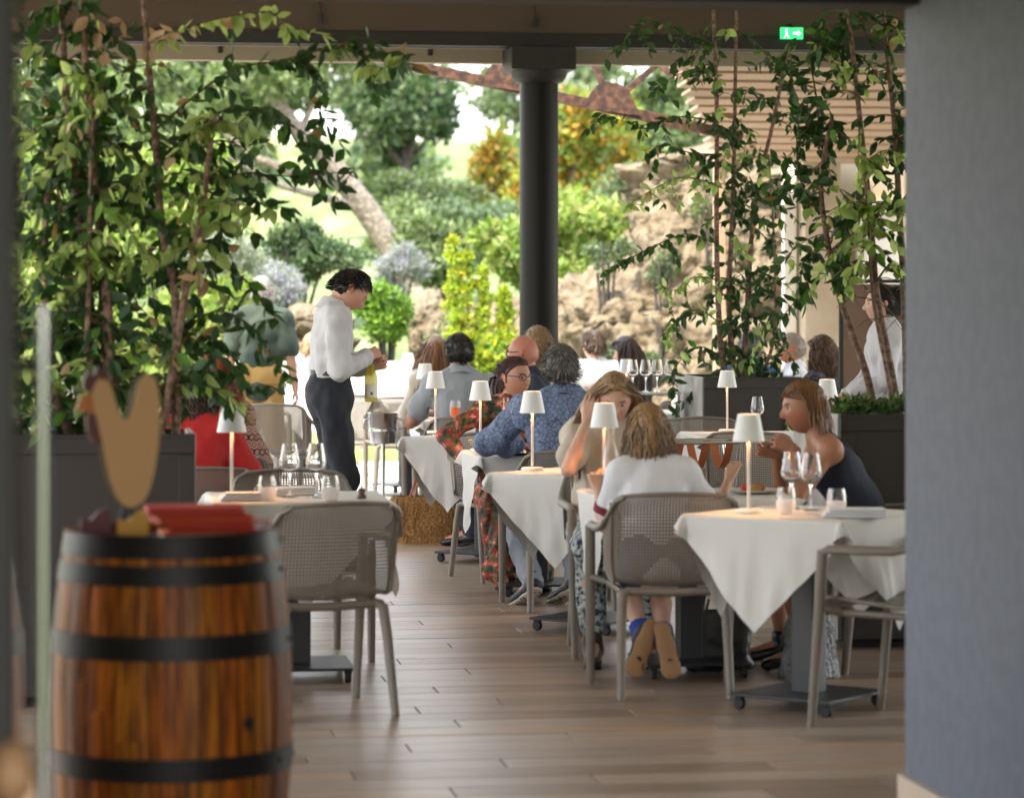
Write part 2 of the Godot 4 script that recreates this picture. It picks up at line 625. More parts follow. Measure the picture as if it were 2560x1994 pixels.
	for k in 4:
		var m := mat("stave_%d" % k, [Color(1, 1, 1), Color(0.8, 0.74, 0.7), Color(1, 0.9, 0.8), Color(0.66, 0.6, 0.58)][k], 0.5)
		m.metallic_specular = 0.35
		m.albedo_texture = stave
		m.uv1_scale = Vector3(1, 1.1, 1)
		m.clearcoat_enabled = true
		m.clearcoat = 0.08
		m.clearcoat_roughness = 0.25
	mat("hoop", lin(0.02, 0.018, 0.017), 0.45, 0.5)
	mat("barrel_head", lin(0.05, 0.03, 0.018), 0.5)
	mat("tan_knob", lin(0.45, 0.25, 0.13), 0.5)
	var ex := mat("exit_sign_green", lin(0.02, 0.4, 0.1), 0.4)
	ex.emission_enabled = true
	ex.emission = lin(0.03, 0.6, 0.16)
	ex.emission_energy_multiplier = 0.35
	var ew := mat("exit_sign_white", lin(0.8, 0.9, 0.85), 0.4)
	ew.emission_enabled = true
	ew.emission = lin(0.8, 1, 0.9)
	ew.emission_energy_multiplier = 0.4
	# people
	var sk := mat("skin", Color.WHITE, 0.5)
	sk.vertex_color_use_as_albedo = true
	sk.subsurf_scatter_enabled = true
	sk.subsurf_scatter_strength = 0.12
	var hr := mat("hair", Color.WHITE, 0.45)
	hr.vertex_color_use_as_albedo = true
	for k in [["shirt_white", 0.46, 0.455, 0.48], ["tee_white", 0.66, 0.66, 0.7], ["polo_grey", 0.26, 0.28, 0.31], ["navy", 0.012, 0.016, 0.032], ["trousers_navy", 0.01, 0.012, 0.019], ["black_cloth", 0.012, 0.012, 0.014], ["red_cloth", 0.42, 0.012, 0.012], ["green_tee", 0.035, 0.055, 0.04], ["khaki", 0.4, 0.24, 0.07], ["denim_light", 0.22, 0.25, 0.29], ["maroon", 0.17, 0.01, 0.025], ["blue_cloth", 0.05, 0.09, 0.22], ["beige_cloth", 0.5, 0.44, 0.36], ["charcoal", 0.05, 0.05, 0.055]]:
		var m := mat(k[0], lin(k[1], k[2], k[3]), 0.85)
		bump(tri_tex(m, 5.0), weave, 0.03)
		m.rim_enabled = true
		m.rim = 0.15
	var fl := mat("floral", Color.WHITE, 0.8)
	fl.albedo_texture = mottle(51, 0.022, [[0.0, lin(0.008, 0.008, 0.012)], [0.4, lin(0.01, 0.013, 0.011)], [0.42, lin(0.025, 0.075, 0.02)], [0.56, lin(0.05, 0.12, 0.035)], [0.58, lin(0.4, 0.012, 0.012)], [0.74, lin(0.5, 0.03, 0.02)], [0.76, lin(0.6, 0.32, 0.22)], [0.9, lin(0.66, 0.48, 0.36)]], 256, 3)
	tri_tex(fl, 2.6)
	var cell := noise_of(52, 0.055, 1, FastNoiseLite.TYPE_CELLULAR)
	cell.cellular_return_type = FastNoiseLite.RETURN_DISTANCE2_SUB
	var cim := cell.get_seamless_image(256, 256)
	var bp := mat("blue_print", Color.WHITE, 0.8)
	bp.albedo_texture = picture(256, 256, func(x, y):
		var q: float = cim.get_pixel(x, y).r
		return lin(0.03, 0.042, 0.085) if q < 0.09 else lin(0.13, 0.175, 0.29).lerp(lin(0.19, 0.245, 0.37), clampf(q * 1.5, 0, 1)))
	tri_tex(bp, 3.2)
	var tp := mat("tan_print", Color.WHITE, 0.85)
	tp.albedo_texture = picture(128, 128, func(x, y):
		var u: float = sin(x * TAU / 32.0)
		var w: float = sin(y * TAU / 42.6 + (PI if int(x / 16) % 2 == 0 else 0.0))
		var q: float = absf(u * 0.8 + w)
		return lin(0.06, 0.022, 0.018) if q < 0.32 or (q > 1.25 and q < 1.45) else lin(0.42, 0.25, 0.19))
	tri_tex(tp, 4.5)
	var dp := mat("dark_print", Color.WHITE, 0.85)
	dp.albedo_texture = mottle(54, 0.07, [[0.55, lin(0.012, 0.012, 0.016)], [0.62, lin(0.28, 0.2, 0.2)], [0.75, lin(0.03, 0.03, 0.035)]], 128, 2)
	tri_tex(dp, 3.0)
	var tg := mat("navy_print", Color.WHITE, 0.85)
	tg.albedo_texture = mottle(55, 0.06, [[0.45, lin(0.012, 0.02, 0.06)], [0.52, lin(0.5, 0.56, 0.5)], [0.8, lin(0.4, 0.45, 0.42)]], 128, 2)
	tri_tex(tg, 4.0)
	var dn := mat("denim", Color.WHITE, 0.9)
	dn.albedo_texture = mottle(56, 0.04, [[0.25, lin(0.012, 0.03, 0.085)], [0.75, lin(0.05, 0.11, 0.25)]], 128)
	tri_tex(dn, 4.0)
	mat("sole_tan", lin(0.3, 0.16, 0.07), 0.7)
	mat("sole_white", lin(0.5, 0.45, 0.37), 0.75)
	mat("shoe_navy", lin(0.018, 0.022, 0.032), 0.6)
	mat("shoe_brown", lin(0.05, 0.03, 0.02), 0.6)
	mat("sock_blue", lin(0.02, 0.05, 0.28), 0.9)
	mat("spectacle_black", lin(0.012, 0.01, 0.012), 0.3)
	mat("sunglass_teal", lin(0.05, 0.5, 0.48), 0.12, 0.6)
	mat("paper", lin(0.72, 0.68, 0.58), 0.8)
	mat("menu_wood", lin(0.36, 0.24, 0.12), 0.6)
	mat("pendant_cord", lin(0.02, 0.017, 0.015), 0.7)

# ---------------------------------------------------------------- the setting
func rise(x: float, d: float) -> float:
	var ds := [29.0, 31.0, 42.0, 58.0, 80.0, 110.0, 160.0]
	var hs := [0.0, 0.75, 1.75, 2.1, 3.6, 7.6, 9.5]
	var y := 9.5
	for k in ds.size() - 1:
		if d <= ds[k + 1]:
			y = lerpf(hs[k], hs[k + 1], smoothstep(ds[k], ds[k + 1], d))
			break
	return y + 0.35 * sin(x * 0.21 + d * 0.13) * clampf((d - 32.0) / 30.0, 0, 1) + 0.12 * sin(x * 0.9 + 1.3) * sin(d * 0.7) * clampf((d - 30.0) / 6.0, 0, 1)

func setting() -> void:
	# ground out to the horizon
	var mb := MB.new()
	mb.box(Vector3(20, -0.13, -150), Vector3(700, 0.06, 700), 0.0)
	struct("ground", mb, M.earth)
	mb = MB.new()
	mb.box(Vector3(3, -0.055, -25.6), Vector3(30, 0.05, 9.4), 0.0)
	struct("paving", mb, M.paving)
	var pts := PackedVector3Array()
	for b in 71:
		for a in 61:
			var d := 29.0 + 131.0 * pow(b / 70.0, 1.6)
			var x := -60.0 + 140.0 * a / 60.0
			pts.append(Vector3(x, rise(x, d) - 0.06, -d))
	mb = MB.new()
	mb.sheet(pts, 60, 70)
	struct("hill", mb, M.earth)

	# wooden floor: boards across the view, one by one as far as they can be told apart
	mb = MB.new()
	mb.box(Vector3(2.4, -0.055, -11.2), Vector3(15, 0.09, 22.4), 0.0)
	var floor_ := struct("floor", mb, M.groove)
	var shapes := {}
	var rest := MB.new()
	rng.seed = 77
	for r in 114:
		var z := -0.6 - r * 0.19
		var d := -z
		var x: float = -4.9 + [0.0, 0.47, 0.93, 0.2, 0.7][r % 5] + rng.randf() * 0.15
		while x < 9.7:
			var l := 1.4
			var mid := x + l / 2
			var xc := mid * 0.989 - d * 0.1478
			var single := d > 7.3 and d < 15.7 and absf(xc) < 0.1715 * d + 0.7
			if single:
				var kind := rng.randi() % 4
				if not shapes.has(kind):
					var q := MB.new()
					q.box(Vector3(0, -0.01, 0), Vector3(l - 0.004, 0.02, 0.186), 0.0025, Basis.IDENTITY, Vector2(kind * 0.83, kind * 0.37))
					shapes[kind] = q.commit()
				var o := put("floor_board", shapes[kind], M["board_%d" % (rng.randi() % 6)], floor_)
				o.position = Vector3(mid, rng.randf() * 0.0012, z)
			else:
				rest.box(Vector3(mid, -0.01, z), Vector3(l - 0.004, 0.02, 0.186), 0.0, Basis.IDENTITY, Vector2(rng.randf() * 3, rng.randf()))
			x += l
	var far := part("distant_floor_boards", rest, M.far_boards, floor_)
	far.set_meta("kind", "stuff")

	# the room the picture is taken from: right wall, lintel, ceiling, left wall
	mb = MB.new()
	mb.box(Vector3(2.73, 1.4, -4.4), Vector3(0.3, 2.8, 9.2), 0.006)
	var wall := thing("blue_grey_wall", "smooth blue grey wall beside the opening with a beige baseboard", "wall")
	part("wall_face", mb, M.blue_wall, wall)
	mb = MB.new()
	mb.box(Vector3(2.569, 0.041, -4.4), Vector3(0.022, 0.078, 9.22), 0.003)
	part("baseboard", mb, M.baseboard, wall)
	mb = MB.new()
	mb.box(Vector3(0.6, 2.624, -8.92), Vector3(3.96, 0.34, 0.2), 0.006)
	tag(put("lintel", mb.commit(), M.dark_frame), "dark lintel across the top of the opening", "lintel")
	mb = MB.new()
	mb.box(Vector3(4.3, 3.37, -8.9), Vector3(12.4, 1.1, 0.22), 0.0)
	mb.box(Vector3(6.7, 1.4, -8.9), Vector3(7.6, 2.84, 0.22), 0.0)
	struct("house_front", mb, M.room_plaster)
	mb = MB.new()
	mb.box(Vector3(0.6, 2.86, -4.3), Vector3(4.2, 0.1, 9.0), 0.0)
	struct("room_ceiling", mb, M.room_plaster)
	mb = MB.new()
	mb.box(Vector3(-1.3, 1.4, -4.6), Vector3(0.2, 2.8, 7.4), 0.0)
	struct("room_side_wall", mb, M.room_plaster)

	# glass door leaf standing open, with its pull handle
	var door := thing("glass_door", "glass door leaf in a dark frame standing open with a steel pull handle", "door", Vector3(-0.081, 0, -4.3))
	mb = MB.new(); mb.box(Vector3(-0.09, 1.2, 0.0), Vector3(0.2, 2.4, 0.24), 0.004)
	part("stile", mb, M.dark_frame, door)
	mb = MB.new(); mb.box(Vector3(0, 1.2, -0.965), Vector3(0.014, 2.4, 0.03), 0.002)
	part("stile", mb, M.dark_frame, door)
	for y in [0.05, 2.36]:
		mb = MB.new(); mb.box(Vector3(0, y, -0.53), Vector3(0.016, 0.1, 0.82), 0.002)
		part("rail", mb, M.dark_frame, door)
	mb = MB.new(); mb.box(Vector3(0, 1.2, -0.53), Vector3(0.012, 2.2, 0.83), 0.0)
	part("pane", mb, M.door_glass, door)
	mb = MB.new(); mb.tube([Vector3(0.043, 0.34, -0.8), Vector3(0.043, 1.54, -0.8)], [0.0125, 0.0125], 14)
	var grip := part("pull_handle", mb, M.chrome, door)
	for y in [0.5, 1.44]:
		mb = MB.new(); mb.tube([Vector3(0.0, y, -0.8), Vector3(0.042, y, -0.8)], [0.01, 0.01], 10)
		part("standoff", mb, M.rubber, grip)
	mb = MB.new(); mb.lathe([Vector2(0, -0.02), Vector2(0.03, -0.018), Vector2(0.045, 0), Vector2(0.044, 0.02), Vector2(0.03, 0.036), Vector2(0, 0.04)], 18, Transform3D(Basis(Vector3.BACK, -PI / 2), Vector3(0.0, 0.9, 0.13)))
	part("knob", mb, M.tan_knob, door)

	# roof over the terrace, fascia, beams
	mb = MB.new(); mb.box(Vector3(3.6, 3.98, -15.2), Vector3(14, 0.12, 12.9), 0.0)
	struct("terrace_roof", mb, M.room_plaster)
	mb = MB.new(); mb.box(Vector3(2.0, 3.7, -21.36), Vector3(17, 0.44, 0.05), 0.004)
	tag(put("roof_fascia", mb.commit(), M.fascia), "brownish beige fascia board under the terrace roof", "fascia")
	mb = MB.new(); mb.box(Vector3(2.0, 3.432, -21.42), Vector3(17, 0.096, 0.24), 0.004)
	tag(put("roof_beam", mb.commit(), M.beam_black), "black roof beam resting on the round column", "beam")
	var cf := thing("cream_beam", "cream coloured beam just below the black roof beam", "beam", Vector3(2.0, 0.224, -21.62))
	mb = MB.new(); mb.box(Vector3(0, 3.108, 0), Vector3(17, 0.105, 0.12), 0.003); part("beam_face", mb, M.fascia_cream, cf)
	mb = MB.new(); mb.box(Vector3(0, 3.162, 0.02), Vector3(17, 0.006, 0.16), 0.002); part("drip_edge", mb, M.lamp_white, cf)
	for x in [-0.9, -0.1, 0.62]:
		mb = MB.new(); mb.box(Vector3(x, 3.13, 0.068), Vector3(0.035, 0.045, 0.014), 0.003); part("bracket", mb, M.dark_frame, cf)
	for a in [[1.80, "thin dark cord hanging on the fascia over the waiter"], [3.352, "thin dark cord hanging on the fascia above the round column"]]:
		var c := thing("hanging_cord", a[1], "cord", Vector3(a[0], 0.26, -21.32), 0, "cords on the roof fascia")
		mb = MB.new(); mb.tube([Vector3(-0.02, 3.64, 0.015), Vector3(-0.008, 3.45, 0.02), Vector3(0.0, 3.36, 0.02)], [0.007, 0.008, 0.007], 6); part("cord", mb, M.pendant_cord, c)
		mb = MB.new(); mb.lathe([Vector2(0, 3.36), Vector2(0.012, 3.345), Vector2(0.022, 3.29), Vector2(0.018, 3.268), Vector2(0, 3.262)], 10, Transform3D(Basis.IDENTITY, Vector3(0, 0, 0.02))); part("weight", mb, M.pendant_cord, c)

	# round steel column
	var col := thing("round_column", "dark round steel column with a stepped square capital", "column", Vector3(3.388, 0, -21.35))
	mb = MB.new(); mb.lathe([Vector2(0.14, 0), Vector2(0.14, 3.16)], 40); part("shaft", mb, M.column_dark, col)
	mb = MB.new(); mb.box(Vector3(0, 3.29, 0), Vector3(0.47, 0.165, 0.47), 0.006)
	var cap := part("capital", mb, M.beam_black, col)
	mb = MB.new(); mb.lathe([Vector2(0.141, 3.12), Vector2(0.17, 3.13), Vector2(0.198, 3.165), Vector2(0.207, 3.208)], 36); part("necking", mb, M.beam_black, cap)
	mb = MB.new(); mb.box(Vector3(0, 0.012, 0), Vector3(0.34, 0.024, 0.34), 0.003); part("foot_plate", mb, M.beam_black, col)

	# rusty lattice girder of the outer canopy
	var tr := thing("rusty_girder", "rust brown steel lattice girder sloping down behind the round column", "girder")
	var lower := [Vector3(-1.61, 4.346, -24.0), Vector3(5.5, 2.893, -24.0)]
	mb = MB.new(); bar(mb, lower[0], lower[1], 0.085, 0.07); part("bottom_chord", mb, M.rusty_steel, tr)
	mb = MB.new(); bar(mb, lower[0] + Vector3(0, 0.62, 0), lower[1] + Vector3(0, 0.62, 0), 0.085, 0.07); part("top_chord", mb, M.rusty_steel, tr)
	var webs := [[0.21, 0.11], [0.21, 0.3], [0.38, 0.3], [0.38, 0.49], [0.605, 0.54], [0.615, 0.69], [0.725, 0.69], [0.725, 0.81], [0.845, 0.81], [0.845, 0.92]]
	for wv in webs:
		mb = MB.new(); bar(mb, lower[0].lerp(lower[1], wv[0]) + Vector3(0, 0.03, 0), lower[0].lerp(lower[1], wv[1]) + Vector3(0, 0.6, 0), 0.05, 0.05); part("web_bar", mb, M.rusty_steel, tr)
	for k in [0.2, 0.38, 0.61, 0.725, 0.845]:
		var p: Vector3 = lower[0].lerp(lower[1], k)
		mb = MB.new(); mb.prism(PackedVector2Array([Vector2(-0.24, 0.0), Vector2(0.24, -0.06), Vector2(0.14, 0.16), Vector2(0.06, 0.2), Vector2(-0.08, 0.22), Vector2(-0.16, 0.14)]), 0.018, Transform3D(Basis.IDENTITY, p + Vector3(0, 0.0, 0.045))); part("gusset_plate", mb, M.rusty_steel, tr)
	for k in [0.3, 0.515, 0.69, 0.81, 0.92]:
		var p: Vector3 = lower[0].lerp(lower[1], k) + Vector3(0, 0.62, 0)
		mb = MB.new(); mb.prism(PackedVector2Array([Vector2(-0.24, 0.02), Vector2(-0.18, -0.15), Vector2(-0.05, -0.25), Vector2(0.1, -0.25), Vector2(0.24, -0.12), Vector2(0.24, -0.04)]), 0.018, Transform3D(Basis.IDENTITY, p + Vector3(0, 0, 0.045))); part("gusset_plate", mb, M.rusty_steel, tr)
	for x in [-1.6]:
		mb = MB.new(); mb.box(Vector3(x, 1.4 + (0.8 if x < 0 else 0.0), -24.08), Vector3(0.1, 2.8 + (1.6 if x < 0 else 0.0), 0.06), 0.004); part("post", mb, M.rusty_steel, tr)

	# slatted canopy at the right, screen, building
	var ca := thing("slatted_canopy", "cream slatted canopy ceiling in front of the stucco house", "canopy")
	for k in 15:
		var f := k / 14.0
		mb = MB.new(); mb.box(Vector3((10.2 + lerpf(4.45, 5.95, f)) / 2, lerpf(3.46, 2.86, f), lerpf(-22.0, -27.0, f)), Vector3(10.2 - lerpf(4.45, 5.95, f), 0.03, 0.375), 0.006, Basis(Vector3.RIGHT, -0.06)); part("slat", mb, M.cream_slat, ca)
	for x in [4.5, 7.4, 10.1]:
		mb = MB.new(); bar(mb, Vector3(x, 3.55, -21.9), Vector3(x + (1.5 if x < 5 else 0.0), 2.94, -27.1), 0.08, 0.06); part("rafter", mb, M.cream_slat, ca)
	for x in [4.75, 10.05]:
		for z in [-22.2, -26.9]:
			if x > 5 or z > -23:
				continue
			mb = MB.new(); mb.box(Vector3(x + 1.2, 1.42, z), Vector3(0.1, 2.84, 0.1), 0.004); part("post", mb, M.cream_slat, ca)
	mb = MB.new(); mb.box(Vector3(10.05, 1.7, -22.1), Vector3(0.1, 3.4, 0.1), 0.004); part("post", mb, M.cream_slat, ca)
	var bl := thing("stucco_house", "cream stucco house wall beyond the planters", "building", Vector3(0, 0, -27.4))
	mb = MB.new(); mb.box(Vector3(10.6, 2.4, -0.2), Vector3(7.6, 4.8, 0.4), 0.01); part("wall", mb, M.stucco, bl)
	mb = MB.new(); mb.box(Vector3(6.98, 1.7, 0.16), Vector3(0.34, 3.4, 0.3), 0.01); part("pilaster", mb, M.stucco, bl)
	mb = MB.new(); mb.box(Vector3(6.72, 1.7, 0.05), Vector3(0.12, 3.4, 0.1), 0.006); part("corner_strip", mb, M.stucco_white, bl)
	var sh := MB.new(); sh.box(Vector3(7.62, 1.25, 0.04), Vector3(0.5, 2.5, 0.08), 0.004)
	var dr := part("door", sh, M.stucco_white, bl)
	mb = MB.new(); mb.box(Vector3(7.62, 1.9, 0.085), Vector3(0.34, 0.8, 0.012), 0.003); part("pane", mb, M.door_glass, dr)
	var sc := thing("folding_screen", "brown panelled folding screen with thin black frames behind the waitress", "screen", Vector3(0, 0, -19.4))
	for k in 3:
		var x0 := 5.11 + k * 0.26
		mb = MB.new(); mb.box(Vector3(x0 + 0.13, 0.85, (k % 2) * 0.03), Vector3(0.23, 1.62, 0.02), 0.003); part("panel", mb, M.screen_brown, sc)
		for e in [0.012, 0.248]:
			mb = MB.new(); mb.box(Vector3(x0 + e, 0.85, (k % 2) * 0.03), Vector3(0.024, 1.7, 0.034), 0.003); part("frame_post", mb, M.beam_black, sc)
		mb = MB.new(); mb.box(Vector3(x0 + 0.13, 1.68, (k % 2) * 0.03), Vector3(0.21, 0.024, 0.03), 0.003); part("frame_rail", mb, M.beam_black, sc)
	var es := thing("exit_sign", "small lit green exit sign hung under the roof", "exit sign", Vector3(5.24, 3.5, -21.25))
	mb = MB.new(); mb.box(Vector3.ZERO, Vector3(0.17, 0.085, 0.02), 0.004); part("sign_box", mb, M.exit_sign_green, es)
	mb = MB.new(); mb.prism(PackedVector2Array([Vector2(0.01, -0.008), Vector2(0.045, -0.008), Vector2(0.045, -0.02), Vector2(0.07, 0.0), Vector2(0.045, 0.02), Vector2(0.045, 0.008), Vector2(0.01, 0.008)]), 0.003, Transform3D(Basis.IDENTITY, Vector3(0, 0, 0.012))); part("arrow", mb, M.exit_sign_white, es)
	mb = MB.new()
	mb.ball(Vector3(-0.04, 0.026, 0.012), Vector3(0.007, 0.007, 0.002), 6, 8)
	mb.box(Vector3(-0.04, 0.004, 0.012), Vector3(0.013, 0.03, 0.003), 0.001)
	mb.box(Vector3(-0.05, -0.022, 0.012), Vector3(0.006, 0.03, 0.003), 0.001, Basis(Vector3.BACK, -0.5))
	mb.box(Vector3(-0.03, -0.022, 0.012), Vector3(0.006, 0.03, 0.003), 0.001, Basis(Vector3.BACK, 0.5))
	part("running_figure", mb, M.exit_sign_white, es)
	mb = MB.new(); mb.box(Vector3(0, 0.055, -0.05), Vector3(0.03, 0.03, 0.14), 0.003); part("mount", mb, M.dark_frame, es)

	# low white wall at the edge of the paving
	var lw := thing("low_white_wall", "low white rendered wall in full sun behind the waiter", "wall", Vector3(0.9, 0, -30.0))
	mb = MB.new(); mb.box(Vector3(1.75, 0.42, 0), Vector3(1.9, 0.96, 0.3), 0.015); part("wall_face", mb, M.white_render, lw)
	mb = MB.new(); mb.box(Vector3(1.75, 0.915, 0), Vector3(1.96, 0.04, 0.36), 0.01); part("coping", mb, M.white_render, lw)
	rocks()
	garden()

func bar(mb: MB, a: Vector3, b: Vector3, w: float, d: float) -> void:
	var z := (b - a).normalized()
	var x := Vector3.BACK.cross(z)
	if x.length() < 0.05:
		x = Vector3.RIGHT
	x = x.normalized()
	mb.box((a + b) / 2, Vector3(w, d, (b - a).length()), 0.003, Basis(x, z.cross(x), z))

func boulder(called: String, label: String, at: Vector3, r: Vector3, seed_: int, ledge := 0.0, group := "") -> void:
	var f := noise_of(seed_, 0.9, 5)
	var cr := noise_of(seed_ + 50, 1.1, 2, FastNoiseLite.TYPE_CELLULAR)
	cr.cellular_return_type = FastNoiseLite.RETURN_DISTANCE2_SUB
	var rg := noise_of(seed_ + 80, 1.6, 4)
	rg.fractal_type = FastNoiseLite.FRACTAL_RIDGED
	var mb := MB.new()
	var pts := PackedVector3Array()
	var nu := 110
	var nv := 84
	for b in nv + 1:
		for a in nu + 1:
			var u := TAU * (a % nu) / nu
			var w := PI * b / nv
			var d := Vector3(sin(w) * cos(u), cos(w), sin(w) * sin(u))
			var k := 1.0 + 0.3 * f.get_noise_3dv(d * 1.1) + 0.1 * f.get_noise_3dv(d * 4.0)
			var sq := Vector3(signf(d.x) * pow(absf(d.x), 0.75), signf(d.y) * pow(absf(d.y), 0.8), signf(d.z) * pow(absf(d.z), 0.75))
			var p := sq * r * k
			var out := Vector3(d.x, 0.25 * d.y, d.z)
			# broken blocks, cracks between them, and layers
			var crack := clampf(cr.get_noise_3dv(p * Vector3(0.9, 1.7, 0.9)) + 1.0, 0.0, 0.22) / 0.22
			p += out * (0.09 * (crack - 1.0) + 0.06 * rg.get_noise_3dv(p * 1.3))
			if ledge > 0.0:
				var s := (p.y + 5.0 + 0.12 * f.get_noise_2d(p.x * 0.8, p.z)) / ledge
				var fr := s - floorf(s)
				p += out * (0.15 * fr - 0.22 * (1.0 - smoothstep(0.0, 0.12, fr)) * (0.4 + 0.6 * absf(f.get_noise_2d(p.x * 2.0, floorf(s) * 3.7))))
			pts.append(p)
	mb.sheet(pts, nu, nv)
	mb.outwards()
	tag(part(called, mb, M.sandstone, self, Transform3D(Basis.IDENTITY, at)), label, "rock", group)

func rocks() -> void:
	boulder("rock_cliff", "big layered sandstone cliff behind the leafy planter trees", Vector3(7.5, 0.9, -31.4), Vector3(1.75, 2.0, 1.5), 5, 0.46)
	boulder("rock_ledge", "pale overhanging sandstone ledge on top of the cliff", Vector3(7.5, 2.7, -31.7), Vector3(1.4, 0.5, 1.3), 9, 0.28)
	boulder("rock_slope", "sunlit pale rock slope just right of the round column", Vector3(6.0, 0.5, -31.8), Vector3(1.0, 1.35, 1.2), 16, 0.36)
	boulder("rock_bank", "low sandy rock bank left of the round column", Vector3(5.0, 0.35, -32.6), Vector3(0.9, 1.15, 1.2), 23, 0.3)
	boulder("white_boulder", "pale flat topped boulder beside the lavender", Vector3(2.65, 1.1, -32.6), Vector3(0.4, 0.34, 0.4), 31, 0.2)
	boulder("brown_boulder", "brown weathered boulder behind the lime green shrub", Vector3(4.05, 1.1, -33.4), Vector3(0.22, 0.5, 0.3), 37, 0.0)
	boulder("low_rock", "rounded rock at the foot of the cliff", Vector3(6.2, 0.2, -29.7), Vector3(0.5, 0.45, 0.4), 41, 0.2)

# a tuft of small pointed leaves, set many times through a crown
func tuft_mesh(size: float, narrow := 0.5) -> ArrayMesh:
	var mb := MB.new()
	mb.tinted = true
	for k in 3:
		var b := Basis(Vector3.UP, TAU * k / 3.0 + 0.4) * Basis(Vector3.RIGHT, 0.5 + 0.35 * k)
		var q := []
		for p in [Vector3(0, 0, 0), Vector3(narrow * 0.5, 0.5, 0.06), Vector3(0, 1.05, 0.0), Vector3(-narrow * 0.5, 0.5, 0.06)]:
			q.append(mb.vert(b * (p * size), b * Vector3(p.x * 0.6, 0, 1).normalized(), Vector2(p.x, p.y)))
		mb.quad(q[0], q[1], q[2], q[3])
	return mb.commit()

var tufts := {}

func crown(parent: Node, called: String, blobs: Array, count: int, size: float, tones: Array, narrow := 0.5) -> void:
	var key := [size, narrow]
	if not tufts.has(key):
		tufts[key] = tuft_mesh(size, narrow)
	var mm := MultiMesh.new()
	mm.transform_format = MultiMesh.TRANSFORM_3D
	mm.use_colors = true
	mm.mesh = tufts[key]
	mm.instance_count = count
	for k in count:
		var bl: Array = blobs[rng.randi() % blobs.size()]
		var d := Vector3(rng.randfn(), rng.randfn(), rng.randfn()).normalized() * pow(rng.randf(), 0.45)
		var p: Vector3 = bl[0] + d * bl[1]
		var b := Basis(Vector3(rng.randfn(), rng.randfn(), rng.randfn()).normalized(), rng.randf() * TAU).scaled(Vector3.ONE * rng.randf_range(0.65, 1.25))
		mm.set_instance_transform(k, Transform3D(b, p))
		var tone: Color = tones[rng.randi() % tones.size()]
		mm.set_instance_color(k, tone * rng.randf_range(0.75, 1.2))
	var o := MultiMeshInstance3D.new()
	o.multimesh = mm
	o.material_override = M.foliage
	o.name = numbered(called, parent)
	parent.add_child(o)
	o.set_meta("kind", "stuff")

func blobs_in(at: Vector3, r: Vector3, count: int, share := 0.38) -> Array:
	var out := []
	for k in count:
		var d := Vector3(rng.randfn(), rng.randfn(), rng.randfn()).normalized() * rng.randf_range(0.35, 0.85)
		out.append([at + d * r, r * share * rng.randf_range(0.7, 1.25)])
	return out

func shrub(called: String, label: String, at: Vector3, r: Vector3, count: int, size: float, tones: Array, narrow := 0.5, group := "", blobs := 12) -> Node3D:
	var t := thing(called, label, "shrub", Vector3(at.x, 0, at.z), 0, group)
	var ground := maxf(rise(at.x, -at.z) - 0.1, 0.0) if at.z < -29.0 else 0.0
	var mb := MB.new()
	for k in 4:
		var a := TAU * k / 4.0 + 0.5
		mb.tube([Vector3(0.04 * cos(a), ground, 0.04 * sin(a)), Vector3(r.x * 0.25 * cos(a), lerpf(ground, at.y, 0.6), r.z * 0.25 * sin(a)), Vector3(r.x * 0.5 * cos(a), at.y + r.y * 0.3, r.z * 0.5 * sin(a))], [0.03, 0.022, 0.008], 5)
	part("stem", mb, M.bark_dark, t)
	crown(t, "foliage", blobs_in(Vector3(0, at.y, 0), r, blobs), count, size, tones, narrow)
	return t

